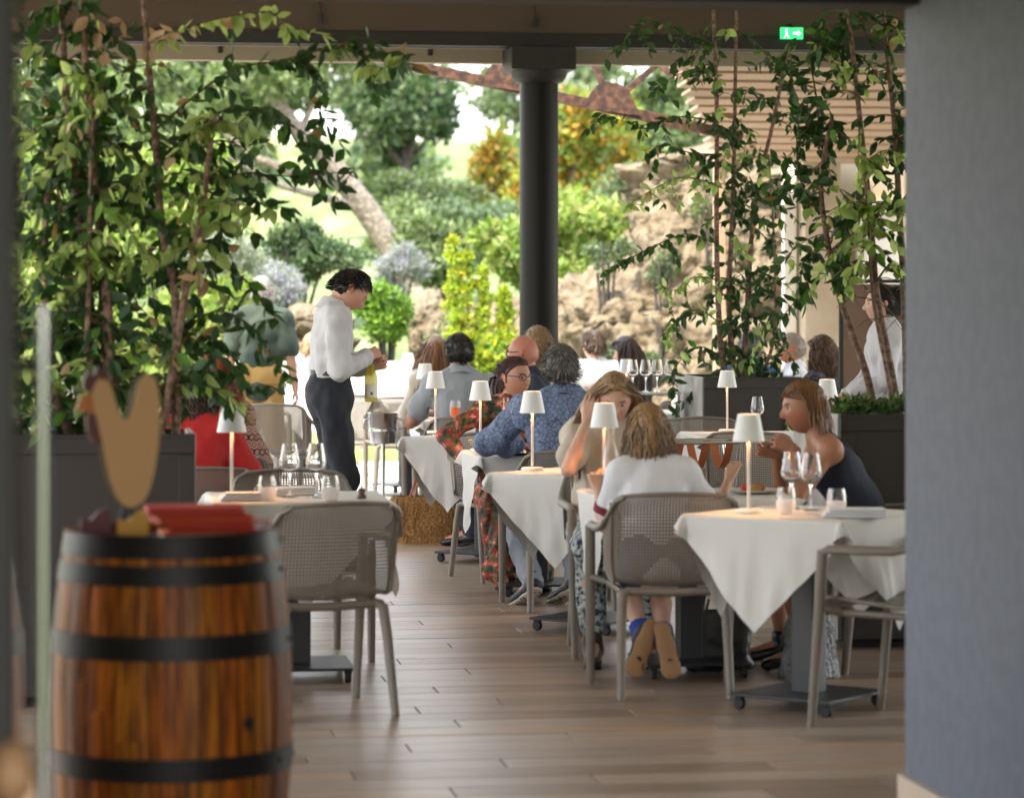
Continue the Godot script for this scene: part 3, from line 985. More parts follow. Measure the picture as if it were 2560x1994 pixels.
func garden() -> void:
	rng.seed = 4242
	var light := [Color(0.16, 0.21, 0.085), Color(0.2, 0.25, 0.11), Color(0.13, 0.18, 0.075)]
	var dark := [Color(0.04, 0.085, 0.03), Color(0.055, 0.11, 0.035), Color(0.035, 0.07, 0.03)]
	var mid := [Color(0.11, 0.15, 0.07), Color(0.14, 0.18, 0.085), Color(0.09, 0.125, 0.06)]
	var grey_ := [Color(0.13, 0.18, 0.1), Color(0.17, 0.22, 0.13), Color(0.1, 0.15, 0.075)]
	var lime := [Color(0.32, 0.42, 0.02), Color(0.25, 0.36, 0.03), Color(0.4, 0.38, 0.03)]
	# the leaning tree
	var t := thing("leaning_tree", "leaning tree with thick pale trunk and forked limbs behind the waiter", "tree")
	var mb := MB.new()
	mb.tube([Vector3(4.95, 1.5, -42.2), Vector3(4.78, 1.95, -42.2), Vector3(4.55, 2.36, -42.25), Vector3(4.19, 2.89, -42.3), Vector3(3.69, 3.56, -42.4), Vector3(3.17, 4.08, -42.5), Vector3(2.9, 4.5, -42.5), Vector3(2.7, 5.2, -42.6)], [0.26, 0.21, 0.185, 0.18, 0.15, 0.12, 0.09, 0.05], 12)
	part("trunk", mb, M.bark, t)
	for lim in [[[Vector3(4.29, 2.79, -42.3), Vector3(3.82, 2.96, -42.2), Vector3(3.03, 3.16, -42.1), Vector3(2.37, 3.49, -42.0), Vector3(1.8, 3.9, -41.9)], 0.075], [[Vector3(3.98, 3.2, -42.35), Vector3(3.3, 3.34, -42.5), Vector3(2.64, 3.6, -42.6), Vector3(2.0, 4.1, -42.7)], 0.11], [[Vector3(3.3, 3.95, -42.5), Vector3(3.6, 4.6, -42.6), Vector3(4.0, 5.1, -42.7)], 0.06]]:
		mb = MB.new()
		var rr := []
		for k in lim[0].size():
			rr.append(lim[1] * (1.0 - 0.75 * k / (lim[0].size() - 1.0)))
		mb.tube(lim[0], rr, 9)
		part("limb", mb, M.bark, t)
	var bl := blobs_in(Vector3(2.4, 4.9, -42.6), Vector3(1.7, 0.8, 1.3), 14, 0.34)
	bl.append_array(blobs_in(Vector3(1.5, 3.9, -42.3), Vector3(1.0, 0.7, 1.0), 6))
	bl.append_array(blobs_in(Vector3(3.9, 5.2, -42.7), Vector3(0.7, 0.4, 0.8), 4))
	crown(t, "foliage", bl, 2000, 0.15, light)
	# the upright tree
	t = thing("upright_tree", "small round crowned tree with straight dark trunk left of the column", "tree")
	mb = MB.new(); mb.tube([Vector3(6.72, 1.7, -57.5), Vector3(6.66, 2.5, -57.5), Vector3(6.56, 3.3, -57.5), Vector3(6.49, 4.2, -57.5), Vector3(6.52, 5.3, -57.5)], [0.19, 0.15, 0.13, 0.11, 0.03], 9); part("trunk", mb, M.bark_dark, t)
	for a in [[-0.9, 5.0, 0.3], [0.9, 5.1, -0.3], [-0.4, 5.6, -0.5], [0.5, 5.7, 0.4]]:
		mb = MB.new(); mb.tube([Vector3(6.5, 4.1, -57.5), Vector3(6.5 + a[0] * 0.5, 4.1 + (a[1] - 4.1) * 0.6, -57.5 + a[2] * 0.5), Vector3(6.5 + a[0], a[1], -57.5 + a[2])], [0.07, 0.05, 0.02], 6); part("limb", mb, M.bark_dark, t)
	crown(t, "foliage", blobs_in(Vector3(6.55, 5.05, -57.5), Vector3(1.35, 1.05, 1.2), 15, 0.33), 3000, 0.17, mid + dark)
	# yellowing tree behind the rocks
	t = thing("yellowing_tree", "yellow green tree with orange flecks right of the column", "tree")
	mb = MB.new(); mb.tube([Vector3(8.9, 1.7, -52.3), Vector3(8.75, 3.0, -52.3), Vector3(9.0, 4.2, -52.3)], [0.1, 0.08, 0.04], 8); part("trunk", mb, M.bark, t)
	crown(t, "foliage", blobs_in(Vector3(9.1, 3.9, -52.2), Vector3(1.5, 1.4, 1.2), 16, 0.34), 3400, 0.15, [Color(0.26, 0.3, 0.03), Color(0.2, 0.27, 0.04), Color(0.3, 0.26, 0.03), Color(0.14, 0.2, 0.04), Color(0.42, 0.2, 0.02)])
	shrub("orange_flecked_bush", "loose bush with orange leaves left of the column top", Vector3(8.1, 4.0, -56.0), Vector3(0.6, 0.9, 0.6), 900, 0.15, [Color(0.35, 0.2, 0.03), Color(0.2, 0.24, 0.04)])
	shrub("dark_bush", "dense dark green bush behind the waiter's head", Vector3(2.9, 2.1, -37.4), Vector3(0.85, 0.5, 0.7), 2600, 0.09, dark + mid)
	shrub("silvery_bush", "silvery pale bush left of the lavender", Vector3(1.75, 1.95, -35.5), Vector3(0.55, 0.5, 0.5), 1500, 0.08, [Color(0.36, 0.38, 0.33), Color(0.25, 0.28, 0.22)], 0.25)
	shrub("lavender", "pale lilac lavender clump beside the boulder", Vector3(2.38, 1.7, -33.2), Vector3(0.42, 0.36, 0.4), 1500, 0.08, [Color(0.4, 0.38, 0.5), Color(0.3, 0.31, 0.36), Color(0.22, 0.26, 0.2)], 0.16)
	shrub("lavender", "pale lilac lavender clump at the foot of the leaning trunk", Vector3(4.1, 1.95, -37.0), Vector3(0.5, 0.34, 0.4), 1200, 0.09, [Color(0.4, 0.38, 0.5), Color(0.3, 0.31, 0.36), Color(0.22, 0.26, 0.2)], 0.16)
	shrub("green_shrub", "bright green rounded shrub in front of the leaning trunk", Vector3(3.4, 1.5, -31.8), Vector3(0.36, 0.5, 0.36), 2000, 0.07, [Color(0.2, 0.32, 0.03), Color(0.14, 0.26, 0.03), Color(0.1, 0.2, 0.03)])
	shrub("flowering_plant", "loose plant with pale pink flowers behind the lamps", Vector3(3.9, 1.08, -30.6), Vector3(0.38, 0.3, 0.3), 900, 0.05, [Color(0.5, 0.36, 0.4), Color(0.16, 0.2, 0.09), Color(0.2, 0.23, 0.1)], 0.4)
	var li := shrub("lime_shrub", "lime yellow shrub with upright spires left of the column", Vector3(4.35, 0.85, -30.3), Vector3(0.42, 0.5, 0.36), 2000, 0.07, lime + [Color(0.12, 0.24, 0.04)])
	for sp in [[-0.42, 1.2, 2.15], [-0.3, 1.0, 2.0], [0.1, 1.1, 1.62], [-0.12, 1.0, 1.85]]:
		var bb := []
		for k in 7:
			var y: float = lerpf(sp[1], sp[2], k / 6.0)
			bb.append([Vector3(sp[0] + 0.02 * sin(k * 2.0), y, 0.04 * cos(k)), Vector3(0.11, 0.09, 0.11) * (1.15 - 0.11 * k)])
		crown(li, "spire", bb, 380, 0.07, lime)
	for a in [["wide grey green bush on the slope left of the column", Vector3(6.8, 2.75, -48.5), Vector3(1.2, 0.7, 1.0), grey_], ["dark green bush just below the small round tree", Vector3(6.4, 3.3, -54.0), Vector3(1.3, 0.75, 1.0), mid], ["light green bush right of the leaning trunk", Vector3(5.3, 2.5, -47.0), Vector3(0.9, 0.6, 0.9), light], ["light green bush on the slope behind the column", Vector3(7.6, 2.4, -40.0), Vector3(0.8, 0.6, 0.8), light], ["dark green bush below the yellowing tree", Vector3(8.2, 2.7, -43.0), Vector3(0.9, 0.8, 0.8), mid], ["low light green bush above the sandy bank", Vector3(5.0, 2.2, -39.0), Vector3(0.7, 0.5, 0.6), light]]:
		shrub("hillside_bush", a[0], a[1], a[2], 1300, 0.13, a[3], 0.5, "bushes on the slope")
	for a in [[-1.0, 5.0, -49.0, 2.2, 1.9, "broad light green tree far behind the left planter"], [1.2, 5.2, -53.0, 2.0, 1.7, "broad light green tree left of the leaning tree"], [3.2, 5.6, -60.0, 1.7, 1.3, "light green tree crown above the leaning trunk"], [11.5, 5.0, -60.0, 2.0, 1.5, "light green tree far behind the yellowing tree"]]:
		var bt := thing("broad_tree", a[5], "tree", Vector3(a[0], 0, a[2]))
		mb = MB.new(); mb.tube([Vector3(0, 1.6, 0), Vector3(0.15, a[1] * 0.6, 0), Vector3(0, a[1], 0)], [0.22, 0.15, 0.05], 8); part("trunk", mb, M.bark_dark, bt)
		crown(bt, "foliage", blobs_in(Vector3(0, a[1], 0), Vector3(a[3], a[4], a[3] * 0.8), 18, 0.34), 3000, 0.2, light + mid)
	for a in [[-1.0, 2.2, -34.0, 1.2, 1.3], [0.1, 2.3, -36.0, 1.2, 1.4], [1.2, 2.5, -39.0, 1.1, 1.2], [-0.6, 1.2, -30.2, 0.8, 0.9], [0.3, 1.15, -30.4, 0.7, 0.8], [1.1, 1.1, -30.3, 0.65, 0.75], [1.75, 1.3, -31.8, 0.6, 0.6], [5.7, 2.1, -36.0, 0.9, 0.6], [6.6, 2.5, -37.0, 0.9, 0.6]]:
		shrub("hedge_shrub", "yellow green garden shrub growing at the edge of the terrace", Vector3(a[0], a[1], a[2]), Vector3(a[3], a[4], a[3]), 1900, 0.12, [Color(0.2, 0.28, 0.04), Color(0.26, 0.32, 0.07), Color(0.14, 0.22, 0.04), Color(0.3, 0.3, 0.1)], 0.5, "shrubs behind the planter")
	for a in [[-5.0, -66, 2.4], [0.5, -70, 2.7], [3.2, -74, 2.6], [8.0, -78, 2.8], [11.0, -72, 2.4], [14.5, -80, 3.0], [17.5, -76, 2.6], [4.5, -92, 3.2], [9.5, -98, 3.4], [15.0, -100, 3.2], [20.0, -96, 3.0], [-1.5, -90, 3.2], [12.5, -110, 3.3], [6.0, -112, 3.2], [1.0, -108, 3.4], [19.0, -112, 3.4]]:
		var y := rise(a[0], -a[1])
		var w := thing("far_tree", "pale green tree on the distant hillside", "tree", Vector3(a[0], y - 0.2, a[1]), 0, "trees on the distant hill")
		mb = MB.new(); mb.tube([Vector3(0, 0, 0), Vector3(0.1, a[2] * 0.4, 0), Vector3(0, a[2] * 0.8, 0)], [0.2, 0.15, 0.06], 6); part("trunk", mb, M.bark_dark, w)
		crown(w, "foliage", blobs_in(Vector3(0, a[2] * 0.72, 0), Vector3(a[2] * 0.75, a[2] * 0.55, a[2] * 0.6), 12), 800, 0.3, light + grey_)
	# plants growing on the rocks
	for a in [[5.35, 1.0, -30.0, 0.22], [6.1, 1.9, -30.3, 0.2], [5.6, 2.1, -30.8, 0.25], [6.6, 2.55, -30.3, 0.3], [5.9, 0.9, -29.6, 0.2]]:
		shrub("rock_plant", "small grey green plant rooted in the sandstone", Vector3(a[0], a[1], a[2]), Vector3(a[3], a[3], a[3]), 260, 0.06, grey_ + mid, 0.4, "plants on the rock face", 5)

# ---------------------------------------------------------------- furniture
func chair_profile(v: float) -> Vector2:
	# (z, y) from the front edge of the seat over the seat to the top of the back
	var pts := [Vector2(0.235, 0.425), Vector2(0.2, 0.448), Vector2(0.05, 0.437), Vector2(-0.1, 0.425), Vector2(-0.185, 0.437), Vector2(-0.225, 0.49), Vector2(-0.25, 0.6), Vector2(-0.275, 0.72), Vector2(-0.29, 0.8)]
	var f := v * (pts.size() - 1)
	var k := mini(int(f), pts.size() - 2)
	var p0: Vector2 = pts[maxi(k - 1, 0)]
	var p3: Vector2 = pts[mini(k + 2, pts.size() - 1)]
	return pts[k].cubic_interpolate(pts[k + 1], p0, p3, f - k)

func chair_at(u: float, v: float) -> Vector3:
	var p := chair_profile(v)
	var back := smoothstep(0.45, 0.7, v)
	var half := lerpf(lerpf(0.225, 0.235, v), 0.235 + 0.015 * v, back)
	if v > 0.9:
		half -= 0.05 * pow((v - 0.9) / 0.1, 2.0)
	var x := u * half
	var hollow := 0.022 * u * u * (1.0 - back) + 0.0
	return Vector3(x, p.y + hollow - 0.012 * u * u * smoothstep(0.85, 1.0, v), p.x + 0.055 * back * u * u)

func make_chair(o: Node3D, m: Material) -> void:
	var nu := 40
	var nv := 72
	var mb := MB.new()
	var grid := []
	var nrm := func(u, v):
		var e := 0.01
		var du := chair_at(u + e, v) - chair_at(u - e, v)
		var dv := chair_at(u, minf(v + e, 1.0)) - chair_at(u, maxf(v - e, 0.0))
		return du.cross(dv).normalized()
	for b in nv + 1:
		for a in nu + 1:
			var u := a * 2.0 / nu - 1.0
			var v := b / float(nv)
			grid.append(mb.vert(chair_at(u, v), nrm.call(u, v), Vector2(u, v)))
	for b in nv:
		for a in nu:
			var q := [grid[b * (nu + 1) + a], grid[b * (nu + 1) + a + 1], grid[(b + 1) * (nu + 1) + a + 1], grid[(b + 1) * (nu + 1) + a]]
			if a < 2 or a >= nu - 2 or b < 2 or b >= nv - 2:
				mb.quad(q[0], q[1], q[2], q[3])
				continue
			var uc := (a + 0.5) * 2.0 / nu - 1.0
			var vc := (b + 0.5) / nv
			var hole := []
			for d in [[0, -1], [1, 0], [0, 1], [-1, 0]]:
				var uu: float = uc + d[0] * 0.3 * 2.0 / nu
				var vv: float = vc + d[1] * 0.3 / nv
				hole.append(mb.vert(chair_at(uu, vv), mb.n[q[0]], Vector2(uu, vv)))
			for k in 4:
				mb.tri(q[k], q[(k + 1) % 4], hole[k])
				mb.tri(q[(k + 1) % 4], hole[(k + 1) % 4], hole[k])
	part("perforated_shell", mb, m, o)
	# rolled rim round the shell
	var rim := []
	for k in 25:
		rim.append(chair_at(-1, 1.0 - k / 24.0))
	for k in range(1, 15):
		rim.append(chair_at(-1.0 + 2.0 * k / 14.0, 0.0))
	for k in range(1, 25):
		rim.append(chair_at(1, k / 24.0))
	for k in range(1, 14):
		rim.append(chair_at(1.0 - 2.0 * k / 14.0, 1.0))
	rim.append(rim[0])
	var rr := []
	for p in rim:
		rr.append(0.0085)
	mb = MB.new(); mb.tube(rim, rr, 6); part("rim", mb, m, o)
	for s in [-1.0, 1.0]:
		# arm flowing out of the back, down to the front leg
		var arm := [Vector3(0.2 * s, 0.785, -0.265), Vector3(0.236 * s, 0.765, -0.245), Vector3(0.258 * s, 0.715, -0.215), Vector3(0.275 * s, 0.672, -0.165), Vector3(0.285 * s, 0.655, -0.09), Vector3(0.288 * s, 0.652, 0.05), Vector3(0.287 * s, 0.65, 0.17), Vector3(0.286 * s, 0.635, 0.2)]
		mb = MB.new(); mb.tube(arm, [0.01, 0.012, 0.014, 0.018, 0.02, 0.021, 0.02, 0.018], 8, 0.75); part("armrest", mb, m, o)
		# the shell's side cheek between back and arm
		var pts := PackedVector3Array()
		for b in 9:
			var v := lerpf(0.56, 0.97, b / 8.0)
			var inner := chair_at(s, v)
			var f := b / 8.0
			var outer: Vector3 = Vector3(0.284 * s, 0.655, -0.1).lerp(Vector3(0.262 * s, 0.7, -0.205), clampf(f * 1.6, 0, 1)).lerp(Vector3(0.225 * s, 0.775, -0.255), clampf(f * 1.6 - 0.6, 0, 1))
			if b < 3:
				outer = outer.lerp(Vector3(0.262 * s, 0.46 + 0.06 * b, -0.13), 0.8 - 0.25 * b)
			for a in 5:
				pts.append(inner.lerp(outer, a / 4.0) + Vector3(0.006 * s, 0, 0) * sin(PI * a / 4.0))
		mb = MB.new(); mb.sheet(pts, 4, 8); part("side_cheek", mb, m, o)
		mb = MB.new(); mb.tube([Vector3(0.286 * s, 0.645, 0.195), Vector3(0.285 * s, 0.42, 0.21), Vector3(0.28 * s, 0.0, 0.245)], [0.021, 0.021, 0.0165], 8); part("leg", mb, m, o)
		mb = MB.new(); mb.tube([Vector3(0.17 * s, 0.415, -0.17), Vector3(0.2 * s, 0.4, -0.195), Vector3(0.207 * s, 0.3, -0.215), Vector3(0.215 * s, 0.0, -0.275)], [0.02, 0.021, 0.02, 0.016], 8); part("leg", mb, m, o)
		mb = MB.new(); mb.tube([Vector3(0.225 * s, 0.42, 0.15), Vector3(0.28 * s, 0.435, 0.195)], [0.015, 0.015], 6); part("seat_bracket", mb, m, o)
		mb = MB.new(); mb.tube([Vector3(0.2 * s, 0.412, -0.18), Vector3(0.222 * s, 0.418, 0.18)], [0.014, 0.014], 6); part("seat_rail", mb, m, o)
	mb = MB.new(); mb.tube([Vector3(-0.18, 0.413, -0.178), Vector3(0, 0.409, -0.19), Vector3(0.18, 0.413, -0.178)], [0.017, 0.017, 0.017], 8); part("cross_rail", mb, m, o)

func chair(label: String, x: float, z: float, turn: float) -> Node3D:
	var key := "chair"
	var m: Material = M.resin
	return kind_of(key, func(o): make_chair(o, m), "restaurant_chair", label, "chair", Vector3(x, 0, z), turn, "perforated resin armchairs")

func make_table(o: Node3D, a: float) -> void:
	var mb := MB.new(); mb.box(Vector3(0, 0.725, 0), Vector3(a * 2, 0.03, a * 2), 0.004); part("table_top", mb, M.board_wood, o)
	mb = MB.new(); mb.box(Vector3(0, 0.385, 0), Vector3(0.1, 0.65, 0.1), 0.006); part("column", mb, M.black_steel, o)
	mb = MB.new(); mb.box(Vector3(0, 0.058, 0), Vector3(0.44, 0.012, 0.44), 0.003)
	var base := part("base_plate", mb, M.black_steel, o)
	for sx in [-1, 1]:
		for sz in [-1, 1]:
			mb = MB.new()
			mb.lathe([Vector2(0, -0.012), Vector2(0.02, -0.012), Vector2(0.024, -0.006), Vector2(0.024, 0.006), Vector2(0.02, 0.012), Vector2(0, 0.012)], 14, Transform3D(Basis(Vector3.BACK, PI / 2), Vector3(0.19 * sx, 0.0245, 0.19 * sz)))
			mb.box(Vector3(0.19 * sx, 0.045, 0.19 * sz), Vector3(0.03, 0.016, 0.03), 0.003)
			part("castor", mb, M.rubber, base)

func cloth_mesh(a: float, reach: float, seed_: int) -> MB:
	var f := noise_of(seed_, 2.2, 3)
	var mb := MB.new()
	var nn := 96
	var pts := PackedVector3Array()
	var half := reach / sqrt(2.0)
	for b in nn + 1:
		for c in nn + 1:
			var p := Vector2(c * 2.0 / nn - 1.0, b * 2.0 / nn - 1.0) * half
			p = p.rotated(PI / 4)
			var inx := clampf(p.x, -a, a)
			var inz := clampf(p.y, -a, a)
			var over := Vector2(p.x - inx, p.y - inz)
			var d := over.length()
			var q := Vector3(inx, 0.744, inz)
			if d > 0.0:
				var dir := over / d
				var corner := minf(absf(over.x), absf(over.y)) > 0.0005
				var r := 0.016
				var out := 0.0
				var down := 0.0
				if d < r * 1.57:
					out = r * sin(d / r); down = r * (1.0 - cos(d / r))
				else:
					out = r + (d - r * 1.57) * 0.05; down = r + (d - r * 1.57) * 0.995
				var along: float = inx * dir.y - inz * dir.x
				var wave: float = 0.025 * sin(along * 6.0 + seed_ * 1.7) + 0.05 * f.get_noise_2d(along * 1.4 + seed_ * 3.0, d * 0.5)
				out += wave * smoothstep(0.02, 0.4, d)
				if corner:
					out += d * 0.45; down *= 0.84
				q += Vector3(dir.x * out, -down, dir.y * out)
			else:
				q.y += 0.0012 * f.get_noise_2d(p.x * 3, p.y * 3)
			# ironed-in folds of the cloth
			var fu := c * 2.0 / nn - 1.0
			var fv := b * 2.0 / nn - 1.0
			q.y += 0.0025 * (bell(fu, 0.014) + bell(fv, 0.014))
			pts.append(q)
	mb.sheet(pts, nn, nn, Vector2(3, 3))
	# turn the sheet so that its face looks up
	if mb.n[mb.n.size() / 2].y < 0:
		for k in mb.n.size():
			mb.n[k] = -mb.n[k]
		for k in range(0, mb.i.size(), 3):
			var s := mb.i[k + 1]
			mb.i[k + 1] = mb.i[k + 2]
			mb.i[k + 2] = s
	return mb

func table(label: String, cloth_label: String, x: float, z: float, turn: float, a := 0.345, reach := 0.79, seed_ := 1) -> void:
	kind_of("table%.2f" % a, func(o): make_table(o, a), "restaurant_table", label, "table", Vector3(x, 0, z), turn, "pedestal tables")
	var c := put("tablecloth", cloth_mesh(a, reach, seed_).commit(), M.tablecloth)
	c.position = Vector3(x, 0, z)
	c.rotation.y = deg_to_rad(turn)
	tag(c, cloth_label, "tablecloth", "beige tablecloths")

# ---------------------------------------------------------------- things on the tables
const TOP := 0.746

func make_lamp(o: Node3D) -> void:
	var mb := MB.new(); mb.lathe([Vector2(0, 0.0), Vector2(0.052, 0), Vector2(0.053, 0.003), Vector2(0.053, 0.011), Vector2(0.05, 0.014), Vector2(0, 0.014)], 26); part("base", mb, M.lamp_white, o)
	mb = MB.new(); mb.lathe([Vector2(0.0068, 0.013), Vector2(0.0068, 0.3), Vector2(0.009, 0.305), Vector2(0.009, 0.33), Vector2(0, 0.33)], 12); part("stem", mb, M.lamp_stem, o)
	mb = MB.new(); mb.lathe([Vector2(0.059, 0.272), Vector2(0.0605, 0.272), Vector2(0.041, 0.374), Vector2(0.0395, 0.3745), Vector2(0.036, 0.366), Vector2(0.058, 0.274)], 30); part("lamp_shade", mb, M.lamp_white, o)
	mb = MB.new(); mb.lathe([Vector2(0.036, 0.3655), Vector2(0, 0.3655)], 20); part("top_diffuser_lamp", mb, M.lamp_glow, o)
	mb = MB.new(); mb.lathe([Vector2(0.0, 0.318), Vector2(0.022, 0.318), Vector2(0.024, 0.322), Vector2(0.024, 0.332), Vector2(0, 0.336)], 16); part("bulb_lamp", mb, M.lamp_glow, o)
	var l := OmniLight3D.new()
	l.name = "lamp_light"
	l.light_color = Color(1.0, 0.7, 0.45)
	l.light_energy = LAMP_POWER
	l.light_size = 0.02
	l.omni_range = 3.0
	l.omni_attenuation = 2.0
	l.shadow_enabled = true
	l.position = Vector3(0, 0.3255, 0)
	o.add_child(l)

const LAMP_POWER := 0.028

func lamp(label: String, x: float, z: float, y := TOP) -> void:
	kind_of("lamp", make_lamp, "table_lamp", label, "lamp", Vector3(x, y, z), 0, "white cordless table lamps")

func make_wine_glass(o: Node3D) -> void:
	var mb := MB.new(); mb.lathe([Vector2(0.0, 0.1), Vector2(0.008, 0.101), Vector2(0.022, 0.107), Vector2(0.038, 0.122), Vector2(0.0425, 0.14), Vector2(0.041, 0.155), Vector2(0.034, 0.19), Vector2(0.029, 0.221), Vector2(0.0276, 0.221), Vector2(0.0325, 0.19), Vector2(0.0394, 0.155), Vector2(0.0408, 0.14), Vector2(0.0362, 0.1235), Vector2(0.02, 0.1095), Vector2(0.0, 0.106)], 28); part("bowl", mb, M.crystal, o)
	mb = MB.new(); mb.lathe([Vector2(0.0, 0.008), Vector2(0.008, 0.0085), Vector2(0.0042, 0.018), Vector2(0.0036, 0.05), Vector2(0.0042, 0.085), Vector2(0.008, 0.0995), Vector2(0.0, 0.0998)], 12); part("stem", mb, M.crystal, o)
	mb = MB.new(); mb.lathe([Vector2(0, 0.001), Vector2(0.037, 0.001), Vector2(0.037, 0.0025), Vector2(0.02, 0.004), Vector2(0.008, 0.0075), Vector2(0, 0.0078)], 22); part("foot", mb, M.crystal, o)

func wine_glass(label: String, x: float, z: float, y := TOP) -> void:
	kind_of("wine_glass", make_wine_glass, "wine_glass", label, "glass", Vector3(x, y, z), 0, "wine glasses")

func make_tumbler(o: Node3D) -> void:
	var mb := MB.new(); mb.lathe([Vector2(0.0355, 0.0525), Vector2(0.0375, 0.0525), Vector2(0.036, 0.075), Vector2(0.03, 0.1), Vector2(0.0282, 0.1), Vector2(0.034, 0.075), Vector2(0.0355, 0.0525)], 24); part("clear_rim", mb, M.crystal, o)
	mb = MB.new(); mb.lathe([Vector2(0.0375, 0.052), Vector2(0.0365, 0.03), Vector2(0.032, 0.008), Vector2(0.028, 0.001), Vector2(0, 0.001)], 24); part("frosted_body", mb, M.frost, o)

func tumbler(label: String, x: float, z: float, y := TOP) -> void:
	kind_of("tumbler", make_tumbler, "tumbler", label, "glass", Vector3(x, y, z), 0, "frosted tumblers")

func make_carafe(o: Node3D) -> void:
	var mb := MB.new(); mb.lathe([Vector2(0.013, 0.285), Vector2(0.0155, 0.284), Vector2(0.0155, 0.27), Vector2(0.0135, 0.262), Vector2(0.0145, 0.225), Vector2(0.028, 0.175), Vector2(0.038, 0.135), Vector2(0.0385, 0.01), Vector2(0.035, 0.001), Vector2(0, 0.001)], 24); part("bottle_glass", mb, M.glass, o)
	mb = MB.new(); mb.lathe([Vector2(0.0391, 0.035), Vector2(0.0391, 0.095)], 24); part("paper_label", mb, M.label_paper, o)

func carafe(label: String, x: float, z: float, y := TOP) -> void:
	kind_of("carafe", make_carafe, "water_bottle", label, "bottle", Vector3(x, y, z), 0, "clear water bottles")

func napkin(label: String, x: float, z: float, turn: float, size := Vector2(0.2, 0.11)) -> void:
	var t := thing("folded_napkin", label, "napkin", Vector3(x, TOP, z), turn, "folded napkins")
	for k in 3:
		var mb := MB.new(); mb.box(Vector3(0.004 * (k - 1), 0.0065 + 0.0115 * k, 0.003 * k), Vector3(size.x * (1.0 - 0.05 * k), 0.0112, size.y * (1.0 - 0.05 * k)), 0.005, Basis(Vector3.UP, 0.05 * (k - 1)))
		part("fold", mb, M.napkin, t)

func plate(label: String, x: float, z: float, food := false) -> void:
	var t := thing("dinner_plate", label, "plate", Vector3(x, TOP, z), 0, "plates")
	var mb := MB.new(); mb.lathe([Vector2(0, 0.002), Vector2(0.07, 0.002), Vector2(0.115, 0.014), Vector2(0.117, 0.017), Vector2(0.08, 0.009), Vector2(0, 0.006)], 30); part("dish", mb, M.porcelain, t)
	if food:
		for k in 5:
			mb = MB.new(); mb.ball(Vector3(0.03 * cos(k * 1.4), 0.022, 0.03 * sin(k * 1.4)), Vector3(0.026, 0.018, 0.022), 7, 9); part("food_piece", mb, [M.bread, M.rattan, M.menu_red, M.green_label, M.bread][k], t)

func fork(label: String, x: float, z: float, turn: float) -> void:
	var t := thing("fork", label, "fork", Vector3(x, TOP + 0.004, z), turn, "cutlery")
	var mb := MB.new(); mb.box(Vector3(0, 0, 0.04), Vector3(0.012, 0.003, 0.12), 0.001); part("handle", mb, M.steel, t)
	for k in 4:
		mb = MB.new(); mb.box(Vector3(-0.009 + 0.006 * k, 0.002, -0.05), Vector3(0.0028, 0.0022, 0.06), 0.0005); part("tine", mb, M.steel, t)

func bread_basket(label: String, whose: String, x: float, z: float, turn: float) -> void:
	var t := thing("bread_basket", label, "basket", Vector3(x, TOP, z), turn, "bread baskets")
	for k in 9:
		var mb := MB.new()
		var pts := []
		var rr := []
		var f := k / 8.0
		for s in 29:
			var a := TAU * s / 28.0
			var wob := 0.0025 * (1 if (s + k) % 2 == 0 else -1)
			pts.append(Vector3((0.085 + 0.045 * f + wob) * cos(a), 0.006 + 0.062 * f, (0.055 + 0.035 * f + wob) * sin(a)))
			rr.append(0.0045 if k < 8 else 0.006)
		mb.tube(pts, rr, 5)
		part("cane_ring", mb, M.rattan, t)
	for s in 14:
		var a := TAU * s / 14.0
		var mb := MB.new(); mb.tube([Vector3(0.085 * cos(a), 0.003, 0.055 * sin(a)), Vector3(0.13 * cos(a), 0.068, 0.09 * sin(a))], [0.003, 0.003], 5); part("cane_rib", mb, M.rattan, t)
	var mb2 := MB.new(); mb2.lathe([Vector2(0.0, 0.004), Vector2(0.09, 0.004)], 20, Transform3D(Basis.from_scale(Vector3(1, 1, 0.68)), Vector3.ZERO)); part("cane_floor", mb2, M.rattan, t)
	for a in [[-0.05, 0.07, 0.01, 0.4, "slice of bread on the left in the basket of "], [0.03, 0.075, -0.02, -0.6, "slice of bread at the back in the basket of "], [0.02, 0.06, 0.045, 1.2, "slice of bread in front in the basket of "]]:
		var roll := put("bread_roll", proto.get("roll_mesh", null) if proto.has("roll_mesh") else roll_mesh(), M.bread, null, Transform3D(Basis(Vector3.UP, a[3] + deg_to_rad(turn)), Vector3(x, TOP, z) + Basis(Vector3.UP, deg_to_rad(turn)) * Vector3(a[0], a[1], a[2])))
		tag(roll, a[4] + whose, "bread", "bread in the baskets")

func roll_mesh() -> Mesh:
	var f := noise_of(8, 14.0, 3)
	var mb := MB.new()
	mb.ball(Vector3.ZERO, Vector3(0.055, 0.026, 0.036), 14, 20)
	for k in mb.v.size():
		mb.v[k] *= 1.0 + 0.1 * f.get_noise_3dv(mb.v[k])
	proto["roll_mesh"] = mb.commit()
	return proto["roll_mesh"]

